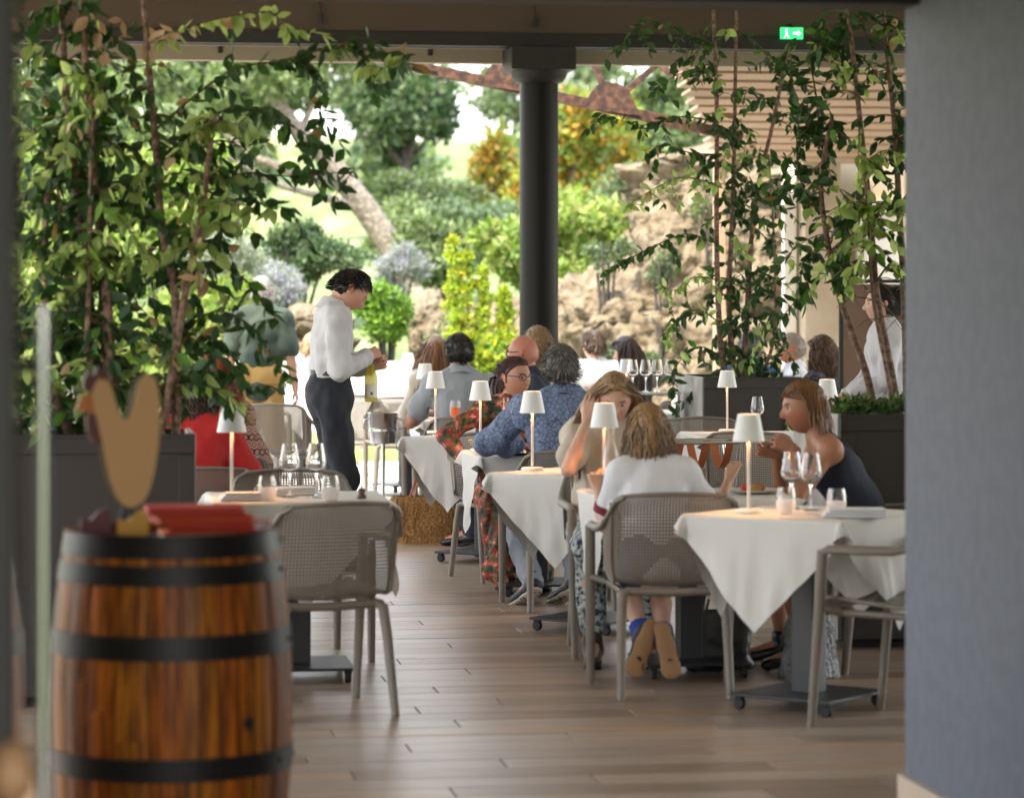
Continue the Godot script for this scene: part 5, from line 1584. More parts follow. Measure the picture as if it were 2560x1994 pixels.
func hair(parent: Node, xf: Transform3D, st: Dictionary, fem: float) -> void:
	var mb := MB.new()
	mb.tinted = true
	var tones: Array = st.tones
	var vol: float = st.get("vol", 0.012)
	var pts := PackedVector3Array()
	var cols := PackedColorArray()
	var f := noise_of(int(st.get("seed", 1)), 9.0, 2)
	for b in 41:
		for a in 61:
			var w := PI * b / 40.0
			var u := TAU * a / 60.0
			var d := Vector3(sin(w) * sin(u), cos(w), sin(w) * cos(u))
			var m := smoothstep(-0.05, 0.1, hairline(d))
			var nz := f.get_noise_3d(d.x * 1.5, d.y * 0.5, d.z * 1.5)
			pts.append(head_pt(d, fem) + d * lerpf(-0.015, vol * (1.0 + 0.5 * nz), m))
			cols.append(tones[0].lerp(tones[-1], clampf(0.5 + nz, 0, 1)))
	mb.sheet(pts, 60, 40, Vector2.ONE, cols)
	mb.outwards()
	var ln: float = st.len
	var curl: float = st.get("curl", 0.0)
	var down: Vector3 = xf.basis.inverse() * Vector3.DOWN
	down = down.normalized()
	var steps: int = 7 if ln > 0.09 else 4
	var made := 0
	var tries := 0
	while made < int(st.count) * 3 and tries < 12000:
		tries += 1
		var d := Vector3(rng.randfn(), rng.randfn(), rng.randfn()).normalized()
		if hairline(d) < 0.03:
			continue
		made += 1
		var p := head_pt(d, fem) + d * vol * 0.6
		var crown_ := Vector3(0, 0.86, -0.45).normalized()
		var tang := (d - crown_ * d.dot(crown_)).normalized()
		if st.get("fringe", false) and d.z > 0.1:
			tang = Vector3(d.x * 0.4, -0.3, 0.9).normalized()
		if st.get("back", false):
			tang = Vector3(0, -0.25, -1.0)
		if st.get("parted", false):
			tang = Vector3(signf(d.x) * 0.9, -0.35, -0.15)
		var v := (tang - d * tang.dot(d) * 0.8 + d * (0.16 if ln < 0.09 else 0.05)).normalized()
		var path := [p]
		var l := ln * rng.randf_range(0.75, 1.08)
		if ln > 0.09:
			l *= 1.0 + 0.55 * maxf(d.y, 0.0)
		var seg := l / steps
		var ph := rng.randf() * TAU
		for k in steps:
			if ln > 0.09:
				v = (v * 0.62 + down * 0.38 + Vector3(rng.randfn(), rng.randfn(), rng.randfn()) * 0.05).normalized()
			else:
				v = (v + down * 0.05).normalized()
			p += v * seg
			var e := Vector3(0.084, 0.126, 0.108)
			var q := p / e
			if q.length() < 1.0 and (ln > 0.09 or q.length() < 0.96):
				p = p / q.length()
			if ln > 0.15:
				var sp := p - down * 0.34
				if sp.length() < 0.165:
					p = down * 0.34 + sp.normalized() * 0.165
				pass
			if ln > 0.09 and p.y < 0.06 and p.z > -0.005 and p.z < 0.2 and p.y > -0.2:
				p.z = minf(p.z, 0.012 + 0.2 * maxf(p.y, 0.0))
				p.x = maxf(absf(p.x), 0.083) * (signf(p.x) if p.x != 0.0 else 1.0)
			var wob := Vector3(sin(ph + k * 2.1), sin(ph * 1.7 + k * 1.9), cos(ph + k * 2.1)) * curl
			path.append(p + wob)
		var rr := []
		var th: float = st.get("thick", 0.008) * 0.48 * rng.randf_range(0.6, 1.4)
		for k in path.size():
			rr.append(th * (1.0 - 0.75 * pow(k / float(path.size() - 1), 1.5)))
		mb.col = tones[rng.randi() % tones.size()] * rng.randf_range(0.55, 1.45)
		mb.tube(path, rr, 5, 0.6)
	if st.has("tail"):
		for k in 26:
			var o := Vector3(rng.randfn() * 0.012, rng.randfn() * 0.012, rng.randfn() * 0.01)
			mb.col = tones[rng.randi() % tones.size()] * rng.randf_range(0.8, 1.2)
			mb.tube([Vector3(0, 0.05, -0.095) + o, Vector3(0, 0.045, -0.13) + o * 1.6, Vector3(0, -0.05, -0.145) + o * 2.0, Vector3(0.01, -0.17, -0.12) + o * 2.0, Vector3(0.015, -0.26, -0.105) + o], [0.007, 0.01, 0.01, 0.008, 0.002], 5)
	if st.has("bun"):
		for k in 40:
			var d := Vector3(rng.randfn(), rng.randfn(), rng.randfn()).normalized()
			var c := Vector3(0, 0.075, -0.115)
			var sd := d.cross(Vector3(rng.randfn(), rng.randfn(), rng.randfn())).normalized()
			mb.col = tones[rng.randi() % tones.size()] * rng.randf_range(0.8, 1.2)
			mb.tube([c + d * 0.035 - sd * 0.03, c + d * 0.044, c + d * 0.035 + sd * 0.03], [0.006, 0.011, 0.006], 5)
	var o := part("hair", mb, M.hair, parent, xf)
	if st.has("label"):
		o.set_meta("label", st.label)

var hand_cache := {}

# wrist at the origin, fingers along +Y, palm towards +Z, thumb on +X
func hand_shape(curl: float) -> MB:
	var key := snappedf(curl, 0.05)
	if hand_cache.has(key):
		return hand_cache[key]
	var f := Field.new()
	f.cell = 0.0042
	var roots := [[-0.031, 0.078, 0.058, 0.0078], [-0.0105, 0.086, 0.074, 0.0085], [0.0105, 0.088, 0.08, 0.0088], [0.031, 0.082, 0.07, 0.0086]]
	for r in roots:
		f.add(Vector3(r[0] * 0.55, 0.0, 0), Vector3(r[0], r[1], -0.002), 0.0145, 0.0115, 0.012)
		var p := Vector3(r[0], r[1], -0.002)
		var a := 0.0
		for j in 3:
			a += curl * [1.15, 1.45, 0.9][j]
			var l: float = r[2] * [0.48, 0.3, 0.24][j]
			var n := p + Vector3(0, cos(a), sin(a)) * l
			f.add(p, n, r[3] * (1.0 - 0.08 * j), r[3] * (0.92 - 0.08 * j), 0.004)
			p = n
	f.add(Vector3(0.012, 0.012, 0.006), Vector3(0.04, 0.045, 0.012), 0.0155, 0.012, 0.012)
	var t1 := Vector3(0.04, 0.045, 0.012)
	var t2 := t1 + Vector3(0.014 - 0.018 * curl, 0.026, 0.008 + 0.016 * curl)
	var t3 := t2 + Vector3(0.004 - 0.022 * curl, 0.021, 0.004 + 0.01 * curl)
	f.add(t1, t2, 0.0105, 0.0095, 0.004)
	f.add(t2, t3, 0.0095, 0.0075, 0.004)
	f.add(Vector3(0, -0.025, 0), Vector3(0, 0.02, 0), 0.0235, 0.021, 0.012, Vector3.BACK, 0.72)
	var mb := MB.new()
	f.mesh(mb)
	hand_cache[key] = mb
	return mb

func ik(a: Vector3, b: Vector3, l1: float, l2: float, hint: Vector3) -> Vector3:
	var d := b - a
	var l := clampf(d.length(), 0.05, (l1 + l2) * 0.998)
	var dir := d.normalized()
	var x := (l1 * l1 - l2 * l2 + l * l) / (2.0 * l)
	var perp := (hint - dir * hint.dot(dir)).normalized()
	return a + dir * x + perp * sqrt(maxf(l1 * l1 - x * x, 0.0))

func person(s: Dictionary) -> Node3D:
	rng.seed = hash(s.label)
	var t := thing("person", s.label, "person", s.at, s.yaw, s.get("group", ""))
	var k: float = s.get("h", 1.72) / 1.75
	var fem: float = s.get("fem", 0.0)
	var bulk: float = s.get("bulk", 1.0)
	var cell: float = s.get("cell", 0.0155)
	var lean: float = deg_to_rad(s.get("lean", 4.0))
	var side: float = deg_to_rad(s.get("side", 0.0))
	var stand: bool = s.get("stand", false)
	var pel := Vector3(0, s.get("hip", 0.94 * k if stand else 0.53), 0)
	var sd := Vector3(sin(side), cos(lean) * cos(side), sin(lean)).normalized()
	var sd2 := Vector3(sin(side) * 1.2, cos(lean * 1.35), sin(lean * 1.35)).normalized()
	var tw := Basis(Vector3.UP, deg_to_rad(s.get("twist", 0.0)))
	var waist := pel + sd * 0.17 * k
	var chest := waist + sd2 * 0.2 * k
	var neck := chest + sd2 * 0.165 * k
	var shw := (0.172 - 0.022 * fem) * k * lerpf(1.0, bulk, 0.5)
	var shl := chest + sd2 * 0.098 * k + tw * Vector3(shw, 0, 0)
	var shr := chest + sd2 * 0.098 * k + tw * Vector3(-shw, 0, 0)
	var hb := Basis(Vector3.UP, deg_to_rad(s.get("head_yaw", 0.0))) * Basis(Vector3.RIGHT, deg_to_rad(s.get("head_pitch", 0.0))) * Basis(Vector3.BACK, deg_to_rad(s.get("head_roll", 0.0)))
	var hs: float = s.get("head", 1.0) * lerpf(k, 1.0, 0.6) * (0.96 if fem > 0.5 else 1.0)
	var nod := neck + sd2 * 0.035 * k
	var hc := nod + hb * Vector3(0, 0.1, 0.028) * hs
	var up := 0.285 * k
	var fore := 0.25 * k
	var hl: Vector3 = s.get("hl", pel + Vector3(0.16, 0.12, 0.3))
	var hr: Vector3 = s.get("hr", pel + Vector3(-0.16, 0.12, 0.3))
	var el := ik(shl, hl, up, fore, s.get("el", Vector3(0.6, -1, -0.3)))
	var er := ik(shr, hr, up, fore, s.get("er", Vector3(-0.6, -1, -0.3)))
	var wl := el + (hl - el).normalized() * fore
	var wr := er + (hr - er).normalized() * fore
	var thigh := 0.43 * k
	var shin := 0.425 * k
	var hipw := 0.088 * k
	var al: Vector3 = s.get("al", Vector3(hipw, 0.085, 0.02) if stand else Vector3(0.11, 0.085, 0.42))
	var ar: Vector3 = s.get("ar", Vector3(-hipw, 0.085, 0.0) if stand else Vector3(-0.11, 0.085, 0.42))
	var hpl := pel + Vector3(hipw, -0.02, 0)
	var hpr := pel + Vector3(-hipw, -0.02, 0)
	var kl := ik(hpl, al, thigh, shin, s.get("kl", Vector3(0.1, 0.6, 1)))
	var kr := ik(hpr, ar, thigh, shin, s.get("kr", Vector3(-0.1, 0.6, 1)))
	al = kl + (al - kl).normalized() * shin
	ar = kr + (ar - kr).normalized() * shin
	var tl: Vector3 = s.get("tl", al + Vector3(0.02, -0.05, 0.15))
	var tr: Vector3 = s.get("tr", ar + Vector3(-0.02, -0.05, 0.15))
	var skin: Color = s.get("skin", Color(0.5, 0.3, 0.21))
	var x := tw * Vector3.RIGHT

	# the body itself: one continuous surface
	var f := Field.new()
	f.cell = cell
	f.add(neck - sd2 * 0.07 * k, nod + hb * Vector3(0, 0.07, 0.0) * hs, 0.054 * k * (1.0 - 0.12 * fem), 0.05 * k * (1.0 - 0.12 * fem), 0.03)
	f.add(chest - sd2 * 0.02, chest + sd2 * 0.07 * k, 0.09 * k * bulk, 0.082 * k * bulk, 0.04, x, 1.35)
	f.add(waist, chest, 0.088 * k * bulk, 0.092 * k * bulk, 0.05, x, 1.3)
	f.add(shl, shr, 0.05 * k, 0.05 * k, 0.04)
	f.add(neck, shl, 0.04 * k, 0.045 * k, 0.04)
	f.add(neck, shr, 0.04 * k, 0.045 * k, 0.04)
	f.add(pel + Vector3(0.06, 0, 0), pel - Vector3(0.06, 0, 0), 0.1 * k, 0.1 * k, 0.05)
	var ra := (0.045 - 0.008 * fem) * k * lerpf(1.0, bulk, 0.6)
	for a in [[shl, el, wl], [shr, er, wr]]:
		f.add(a[0], a[1], ra, ra * 0.84, 0.03)
		f.add(a[1], a[1].lerp(a[2], 0.3), ra * 0.82, ra * 0.86, 0.02)
		f.add(a[1].lerp(a[2], 0.3), a[2], ra * 0.86, ra * 0.6, 0.02)
	var rl := 0.068 * k
	for a in [[hpl, kl, al], [hpr, kr, ar]]:
		f.add(a[0], a[1], rl * 1.08, rl * 0.76, 0.04)
		f.add(a[1], a[1].lerp(a[2], 0.35), rl * 0.72, rl * 0.78, 0.02)
		f.add(a[1].lerp(a[2], 0.35), a[2], rl * 0.78, rl * 0.48, 0.02)
	for a in [[al, tl], [ar, tr]]:
		f.add(a[0], a[1], rl * 0.48, 0.026 * k, 0.02)
	var mb := MB.new()
	mb.tinted = true
	mb.col = skin
	f.mesh(mb)
	head(mb, Transform3D(hb.scaled(Vector3.ONE * hs), hc), fem, skin, s.get("brow", Color(0.05, 0.03, 0.02)))
	for a in [[el, wl, -1.0, s.get("cl", 0.35), s.get("pl", Vector3(0, -1, 0)), s.get("dl", Vector3.ZERO)], [er, wr, 1.0, s.get("cr", 0.35), s.get("pr", Vector3(0, -1, 0)), s.get("dr", Vector3.ZERO)]]:
		var y: Vector3 = (a[1] - a[0]).normalized() if a[5] == Vector3.ZERO else a[5].normalized()
		var z: Vector3 = (a[4] - y * a[4].dot(y)).normalized()
		var xx := y.cross(z)
		# a left hand, palm down and fingers ahead, has its thumb towards the body's middle
		mb.add(hand_shape(a[3]), Transform3D(Basis(xx * a[2], y, z).scaled(Vector3.ONE * k * (0.94 - 0.06 * fem)), a[1]), skin)
	part("body", mb, M.skin, t)

	# shirt or top
	var top: Dictionary = s.get("top", {})
	if top.size():
		f = Field.new()
		f.cell = cell
		f.noise = noise_of(int(s.yaw) + 7, top.get("freq", 6.5), 3)
		f.fold = top.get("fold", 0.02)
		f.stretch = top.get("stretch", Vector3(1.0, 0.55, 1.0))
		var g: float = top.get("ease", 0.012)
		f.add(waist - sd * 0.02, chest, 0.092 * k * bulk + g, 0.097 * k * bulk + g, 0.05, x, 1.3)
		f.add(chest - sd2 * 0.02, chest + sd2 * 0.06 * k, 0.094 * k * bulk + g, 0.082 * k * bulk + g, 0.05, x, 1.35)
		if top.get("tuck", false):
			f.add(pel + sd * 0.17, waist + sd * 0.05, 0.1 * k * bulk, 0.1 * k * bulk + g, 0.04, Vector3.RIGHT, 1.26)
		else:
			f.add(pel + sd * (0.02 - top.get("tail", 0.0)), waist, 0.104 * k * bulk + g, 0.1 * k * bulk + g, 0.05, Vector3.RIGHT, 1.28)
		if not top.get("straps", false):
			f.add(shl, shr, 0.052 * k + g, 0.052 * k + g, 0.05)
			f.add(neck - sd2 * 0.012 * k, shl, 0.048 * k + g * 0.6, 0.048 * k + g, 0.05)
			f.add(neck - sd2 * 0.012 * k, shr, 0.048 * k + g * 0.6, 0.048 * k + g, 0.05)
		if fem > 0.5:
			for q in [-1.0, 1.0]:
				f.add(chest - sd2 * 0.01 + x * 0.07 * q * k, chest + x * 0.065 * q * k + sd2.cross(x) * -0.075 * k, 0.065 * k, 0.055 * k, 0.03)
		var sl: float = top.get("sleeve", 2.0)
		if sl > 0.0:
			for a in [[shl, el, wl], [shr, er, wr]]:
				var e1: Vector3 = a[0].lerp(a[1], minf(sl, 1.0))
				f.add(a[0], e1, ra + g * 1.3, ra * (1.0 - 0.12 * minf(sl, 1.0)) + g * (1.3 if sl > 1.0 else 1.9), 0.03)
				if sl > 1.0:
					f.add(a[1], a[1].lerp(a[2], sl - 1.0), ra * 0.86 + g * 1.3, ra * 0.66 + g, 0.02)
		mb = MB.new()
		f.mesh(mb)
		var shirt := part(top.get("called", "shirt"), mb, M[top.mat], t)
		if top.has("trim"):
			for a in [[shl, el], [shr, er]]:
				mb = MB.new()
				var e1: Vector3 = a[0].lerp(a[1], sl)
				var dir: Vector3 = (a[1] - a[0]).normalized()
				mb.tube([e1 - dir * 0.004, e1 + dir * 0.026], [ra + g * 2.0 + 0.004, ra + g * 2.0 + 0.002], 18)
				part("sleeve_band", mb, M[top.trim], shirt)
			mb = MB.new()
			mb.tube([neck - sd2 * 0.03 * k, neck + sd2 * 0.014 * k], [0.075 * k, 0.06 * k], 20)
			part("neck_band", mb, M[top.trim], shirt)
		if top.get("collar", false):
			mb = MB.new()
			mb.lathe([Vector2(0.088, -0.035), Vector2(0.074, 0.0), Vector2(0.066, 0.032), Vector2(0.068, 0.034), Vector2(0.08, 0.004), Vector2(0.094, -0.034)], 24, Transform3D(Basis(Quaternion(Vector3.UP, (sd2 + Vector3(0, 0, 0.25)).normalized())).scaled(Vector3(k, k, k)), neck + sd2 * 0.012 * k))
			part("collar", mb, M[top.mat], shirt)
		if top.get("straps", false):
			for q in [-1.0, 1.0]:
				mb = MB.new()
				var fw := sd2.cross(x) * -1.0
				mb.tube([chest + x * 0.08 * q + fw * 0.1 * k, chest + sd2 * 0.13 * k + x * 0.075 * q + fw * 0.03, neck + x * 0.06 * q - fw * 0.045, chest + x * 0.06 * q - fw * 0.11 * k], [0.005, 0.005, 0.005, 0.005], 6)
				part("strap", mb, M[top.mat], shirt)
	# trousers, skirt or shorts
	var bot: Dictionary = s.get("bottom", {})
	if bot.size():
		f = Field.new()
		f.cell = cell
		f.noise = noise_of(int(s.yaw) + 17, 7.0, 2)
		f.fold = bot.get("fold", 0.02)
		f.stretch = Vector3(1, 0.5, 1)
		var g: float = bot.get("ease", 0.014)
		f.add(pel + Vector3(0.055, 0.03, 0), pel + Vector3(-0.055, 0.03, 0), 0.11 * k * bulk + g, 0.11 * k * bulk + g, 0.05)
		if stand:
			f.add(pel + sd * 0.06, pel + sd * 0.13 * k, 0.108 * k * bulk + g * 0.5, 0.106 * k * bulk + g * 0.3, 0.03, Vector3.RIGHT, 1.25)
		var lg: float = bot.get("len", 1.97)
		for a in [[hpl, kl, al], [hpr, kr, ar]]:
			f.add(a[0], a[0].lerp(a[1], minf(lg, 1.0)), rl * 1.12 + g, rl * 0.86 + g, 0.04)
			if lg > 1.0:
				f.add(a[1], a[1].lerp(a[2], lg - 1.0), rl * 0.82 + g, rl * bot.get("cuff", 0.62) + g, 0.02)
		mb = MB.new()
		f.mesh(mb)
		part(bot.get("called", "trousers"), mb, M[bot.mat], t)
		if bot.get("belt", false):
			mb = MB.new()
			mb.lathe([Vector2(0.112 * k, -0.018), Vector2(0.116 * k, -0.016), Vector2(0.115 * k, 0.016), Vector2(0.11 * k, 0.018)], 32, Transform3D(Basis.from_scale(Vector3(1.25, 1, 1.0)), pel + sd * 0.165 * k))
			part("belt", mb, M.leather_black, t)
	# shoes
	var sh: Dictionary = s.get("shoes", {})
	if sh.size():
		for a in [[al, tl, kl], [ar, tr, kr]]:
			var dir: Vector3 = (a[1] - a[0]).normalized()
			var sole_up: Vector3 = (a[2] - a[0]).normalized()
			if sh.has("tip"):
				sole_up = sh.tip
			sole_up = (sole_up - dir * sole_up.dot(dir)).normalized()
			var heel: Vector3 = a[0] - dir * 0.045 - sole_up * 0.03
			var toe: Vector3 = a[1] + dir * 0.015 - sole_up * 0.004
			f = Field.new()
			f.cell = 0.011
			f.add(heel + dir * 0.02, toe, 0.04, 0.036, 0.02, sole_up, 0.7)
			f.add(a[0] + sole_up * sh.get("high", 0.03), heel + dir * 0.04, 0.043, 0.042, 0.03)
			mb = MB.new(); f.mesh(mb)
			var shoe := part("shoe", mb, M[sh.mat], t)
			f = Field.new()
			f.cell = 0.009
			f.add(heel - sole_up * 0.036 + dir * 0.005, heel.lerp(toe, 0.45) - sole_up * 0.036, 0.036, 0.033, 0.03, sole_up, 0.36)
			f.add(heel.lerp(toe, 0.45) - sole_up * 0.036, toe - sole_up * 0.036, 0.033, 0.045, 0.03, sole_up, 0.3)
			mb = MB.new(); f.mesh(mb)
			part("sole", mb, M[sh.sole], shoe)
			if sh.has("sock"):
				mb = MB.new(); mb.tube([a[0] - sole_up * 0.01, a[0] + (a[2] - a[0]).normalized() * 0.07], [0.043, 0.044], 12); part("sock", mb, M[sh.sock], t)
	if s.has("hair"):
		hair(t, Transform3D(hb.scaled(Vector3.ONE * hs), hc), s.hair, fem)
	if s.get("glasses", false):
		var gm := MB.new()
		for q in [-1.0, 1.0]:
			var ring := []
			var rr := []
			for e in 17:
				var a := TAU * e / 16.0
				ring.append(Vector3(0.032 * q + 0.024 * cos(a), 0.008 + 0.018 * sin(a), 0.097 - 0.006 * absf(cos(a) + q) * 0.5))
				rr.append(0.0024)
			gm.tube(ring, rr, 5)
			gm.tube([Vector3(0.056 * q, 0.014, 0.09), Vector3(0.078 * q, 0.016, 0.03), Vector3(0.083 * q, 0.014, -0.012), Vector3(0.082 * q, -0.01, -0.03)], [0.0026, 0.0024, 0.0022, 0.002], 5)
		gm.tube([Vector3(-0.009, 0.012, 0.1), Vector3(0.009, 0.012, 0.1)], [0.002, 0.002], 5)
		var go := thing("spectacles", s.glasses_label, "glasses", s.at + Basis(Vector3.UP, deg_to_rad(s.yaw)) * hc, s.yaw)
		go.basis = Basis(Vector3.UP, deg_to_rad(s.yaw)) * hb * Basis.from_scale(Vector3.ONE * hs)
		part("frame", gm, M.spectacle_black, go)
	if s.has("sunglasses"):
		var go := thing("sunglasses", s.sunglasses[1], "sunglasses", s.at + Basis(Vector3.UP, deg_to_rad(s.yaw)) * hc, s.yaw)
		go.basis = Basis(Vector3.UP, deg_to_rad(s.yaw)) * hb * Basis(Vector3.RIGHT, -0.95) * Basis.from_scale(Vector3.ONE * hs)
		for q in [-1.0, 1.0]:
			mb = MB.new(); mb.ball(Vector3(0.033 * q, 0.012, 0.114), Vector3(0.03, 0.023, 0.006), 8, 12); part("lens", mb, M[s.sunglasses[0]], go)
			mb = MB.new(); mb.tube([Vector3(0.058 * q, 0.018, 0.108), Vector3(0.09 * q, 0.016, 0.03), Vector3(0.09 * q, 0.0, -0.04)], [0.004, 0.004, 0.003], 6); part("temple", mb, M.spectacle_black, go)
	return t

# ---------------------------------------------------------------- laying the place out
func furniture() -> void:
	table("square pedestal table nearest the blue grey wall", "beige cloth with a hanging point on the table by the blue grey wall", 2.8, -11.085, 45, 0.335, 0.77, 1)
	table("square pedestal table of the girl in the white tee", "beige cloth on the table of the girl in the white tee", 2.57, -12.2, 0, 0.39, 0.8, 2)
	table("square pedestal table set cornerwise between the girl's table and the blue shirted man", "beige cloth with hanging point on the empty table before the blue shirted man", 2.462, -13.88, 48, 0.345, 0.79, 3)
	table("square pedestal table of the woman in the floral dress", "beige cloth on the table of the woman in the floral dress", 2.477, -15.65, 0, 0.345, 0.78, 4)
	table("square pedestal table set cornerwise behind the floral woman", "beige cloth with hanging point beside the straw bag", 2.473, -17.62, 48, 0.345, 0.79, 5)
	table("square pedestal table before the dark planter with the slender tree", "beige cloth on the table before the slender planter tree", 4.1, -17.69, 0, 0.345, 0.78, 6)
	table("square pedestal table in front of the man in grey polo shirt", "beige cloth on the table of the man in grey polo shirt", 2.72, -20.25, 0, 0.345, 0.78, 7)
	table("square pedestal table in the sun beyond the ice bucket", "beige cloth on the sunny table beyond the ice bucket", 2.74, -24.17, 20, 0.345, 0.78, 8)
	table("square pedestal table right of the round column", "beige cloth on the table right of the round column", 4.05, -21.3, 0, 0.345, 0.78, 9)
	table("square pedestal table behind the planter by the wall", "beige cloth on the table behind the planter by the wall", 4.3, -15.9, 0, 0.345, 0.78, 10)
	table("square pedestal table behind the barrel", "beige cloth on the table behind the barrel", 0.943, -12.27, 0, 0.35, 0.78, 11)
	table("square pedestal table far behind the left planter", "beige cloth on the table far behind the left planter", -0.02, -19.6, 0, 0.345, 0.78, 12)
	table("square pedestal table of the blonde woman outdoors", "beige cloth on the table of the blonde woman outdoors", 2.08, -26.75, 0, 0.345, 0.78, 13)
	table("square pedestal table in front of the red haired woman", "beige cloth on the table of the red haired woman", 0.72, -15.75, 0, 0.345, 0.78, 14)
	# chairs
	chair("taupe perforated armchair standing right behind the barrel", 0.93, -11.3, 198)
	chair("taupe perforated armchair on the far side of the table behind the barrel", 1.0, -12.98, 4)
	chair("taupe perforated armchair the girl in the white tee sits on", 2.366, -11.66, 176)
	chair("taupe perforated armchair half hidden by the blue grey wall", 3.05, -10.62, 228)
	chair("taupe perforated armchair of the woman with bobbed hair", 3.47, -12.3, 264)
	chair("taupe perforated armchair of the long haired girl looking down", 2.46, -12.98, 0)
	chair("taupe perforated armchair of the man in the blue print shirt", 2.5, -14.95, 180)
	chair("taupe perforated armchair of the woman in the floral dress", 2.44, -16.5, 20)
	chair("taupe perforated armchair of the man in grey polo shirt", 2.556, -19.3, 180)
	chair("taupe perforated armchair of the bald man", 2.955, -18.65, 230)
	chair("taupe perforated armchair pulled up to the table before the slender planter tree", 3.95, -16.9, 158)
	chair("taupe perforated armchair behind the table before the slender planter tree", 4.02, -18.5, 0)
	chair("empty taupe armchair beside the waiter's legs", 1.56, -21.9, 160)
	chair("empty taupe armchair behind another one left of the waiter", 1.42, -23.8, 20)
	chair("empty taupe armchair in the sun right of the waiter", 2.38, -23.95, 150)
	chair("taupe armchair at the sunny table behind the ice bucket", 2.62, -23.4, 175)
	chair("taupe perforated armchair of the person in red", 0.6, -13.72, 180)
	chair("taupe perforated armchair of the red haired woman", 0.73, -14.93, 180)
	chair("taupe armchair of the woman with long brown hair", 4.36, -22.3, 235)
	chair("taupe armchair of the blonde woman outdoors", 2.14, -27.95, 60)
	chair("taupe armchair of the woman with auburn hair", 2.76, -21.75, 180)
	# lamps
	lamp("white table lamp on the table by the blue grey wall", 2.56, -11.06)
	lamp("white table lamp in front of the long haired girl", 2.24, -12.36)
	lamp("white table lamp in front of the man in the blue print shirt", 2.19, -14.0)
	lamp("white table lamp beside the bread basket of the floral woman", 2.19, -15.8)
	lamp("white table lamp left of the glass of amber drink", 2.22, -18.0)
	lamp("white table lamp beside the clear bottle behind the polo shirt", 2.42, -20.2)
	lamp("white table lamp on the sunny table beyond the ice bucket", 2.77, -24.3)
	lamp("white table lamp before the woman with long brown hair", 4.06, -21.5)
	lamp("white table lamp in front of the dark planter with the slender tree", 4.02, -17.95)
	lamp("white table lamp standing behind the planter by the wall", 4.12, -15.9)
	lamp("white table lamp on the table behind the barrel", 0.665, -12.14)
	lamp("white table lamp far behind the left planter", -0.05, -19.4)
	# glasses, bottles and the rest
	wine_glass("left one of two wine glasses on the table behind the barrel", 0.904, -12.2)
	wine_glass("right one of two wine glasses on the table behind the barrel", 1.012, -12.19)
	tumbler("left tumbler on the table behind the barrel", 0.802, -12.03)
	tumbler("right tumbler on the table behind the barrel", 1.054, -12.0)
	wine_glass("left one of two wine glasses on the table by the blue grey wall", 2.774, -11.25)
	wine_glass("right one of two wine glasses on the table by the blue grey wall", 2.828, -11.16)
	tumbler("left tumbler on the table by the blue grey wall", 2.69, -11.0)
	tumbler("right tumbler on the table by the blue grey wall", 2.86, -10.9)
	wine_glass("wine glass behind the lamp at the long haired girl's elbow", 2.47, -14.19)
	tumbler("tumbler at the long haired girl's elbow", 2.42, -14.02)
	wine_glass("wine glass on the table before the slender planter tree", 4.17, -17.78)
	tumbler("tumbler on the table before the slender planter tree", 4.09, -17.6)
	tumbler("tumbler next to the amber drink", 2.42, -17.92)
	tumbler("tumbler on the table far behind the left planter", 0.13, -19.5)
	carafe("clear water bottle in front of the floral woman", 2.345, -15.92)
	carafe("clear water bottle beside the girl in the white tee", 2.23, -12.15)
	carafe("clear bottle under the lamp behind the polo shirt", 2.44, -20.4)
	carafe("clear bottle on the table far behind the left planter", 0.03, -19.5)
	bread_basket("cane bread basket on the floral woman's table", "the floral woman", 2.23, -15.6, 8)
	bread_basket("cane bread basket next to the water bottle of the white tee girl", "the white tee girl", 2.27, -12.38, 70)
	napkin("folded white napkin between the glasses behind the barrel", 0.93, -12.36, 10)
	napkin("pale folded napkin beside the lamp behind the barrel", 0.7, -12.05, -4, Vector2(0.16, 0.07))
	napkin("folded white napkin on the table by the blue grey wall", 2.9, -10.78, -12, Vector2(0.24, 0.12))
	plate("plate with food before the woman with bobbed hair", 2.84, -12.2, true)
	plate("plate with food in front of the girl in the white tee", 2.5, -12.0, true)
	plate("white plate on the table of the blonde woman outdoors", 2.0, -26.6)
	fork("fork on the floral woman's table", 2.4, -15.45, 70)
	fork("fork on the table by the blue grey wall", 2.78, -10.85, 20)
	var t := thing("amber_drink", "stemmed glass of amber drink in front of the polo shirt", "glass", Vector3(2.332, TOP, -17.93))
	var mb := MB.new(); mb.lathe([Vector2(0.028, 0.2), Vector2(0.034, 0.16), Vector2(0.03, 0.115), Vector2(0.012, 0.092), Vector2(0.004, 0.085), Vector2(0.0035, 0.01), Vector2(0.034, 0.002), Vector2(0, 0.001)], 22); part("glass_body", mb, M.glass, t)
	mb = MB.new(); mb.lathe([Vector2(0, 0.157), Vector2(0.0325, 0.157), Vector2(0.0285, 0.116), Vector2(0.011, 0.095), Vector2(0, 0.093)], 20); part("drink", mb, M.amber, t)
	for a in [[0.78, -12.25, "wooden pepper grinder lying left on the table behind the barrel"], [1.19, -12.1, "wooden pepper grinder at the right edge behind the barrel"]]:
		t = thing("pepper_grinder", a[2], "grinder", Vector3(a[0], TOP, a[1]))
		mb = MB.new(); mb.lathe([Vector2(0, 0.0), Vector2(0.02, 0.0), Vector2(0.021, 0.008), Vector2(0.014, 0.02), Vector2(0.018, 0.034), Vector2(0.012, 0.042), Vector2(0, 0.044)], 16); part("grinder_body", mb, M.pepper_wood, t)
		mb = MB.new(); mb.ball(Vector3(0, 0.048, 0), Vector3.ONE * 0.006, 6, 8); part("cap", mb, M.steel, t)
	t = thing("black_phone", "black phone lying at the edge of the floral woman's table", "phone", Vector3(2.33, TOP, -15.36), 5)
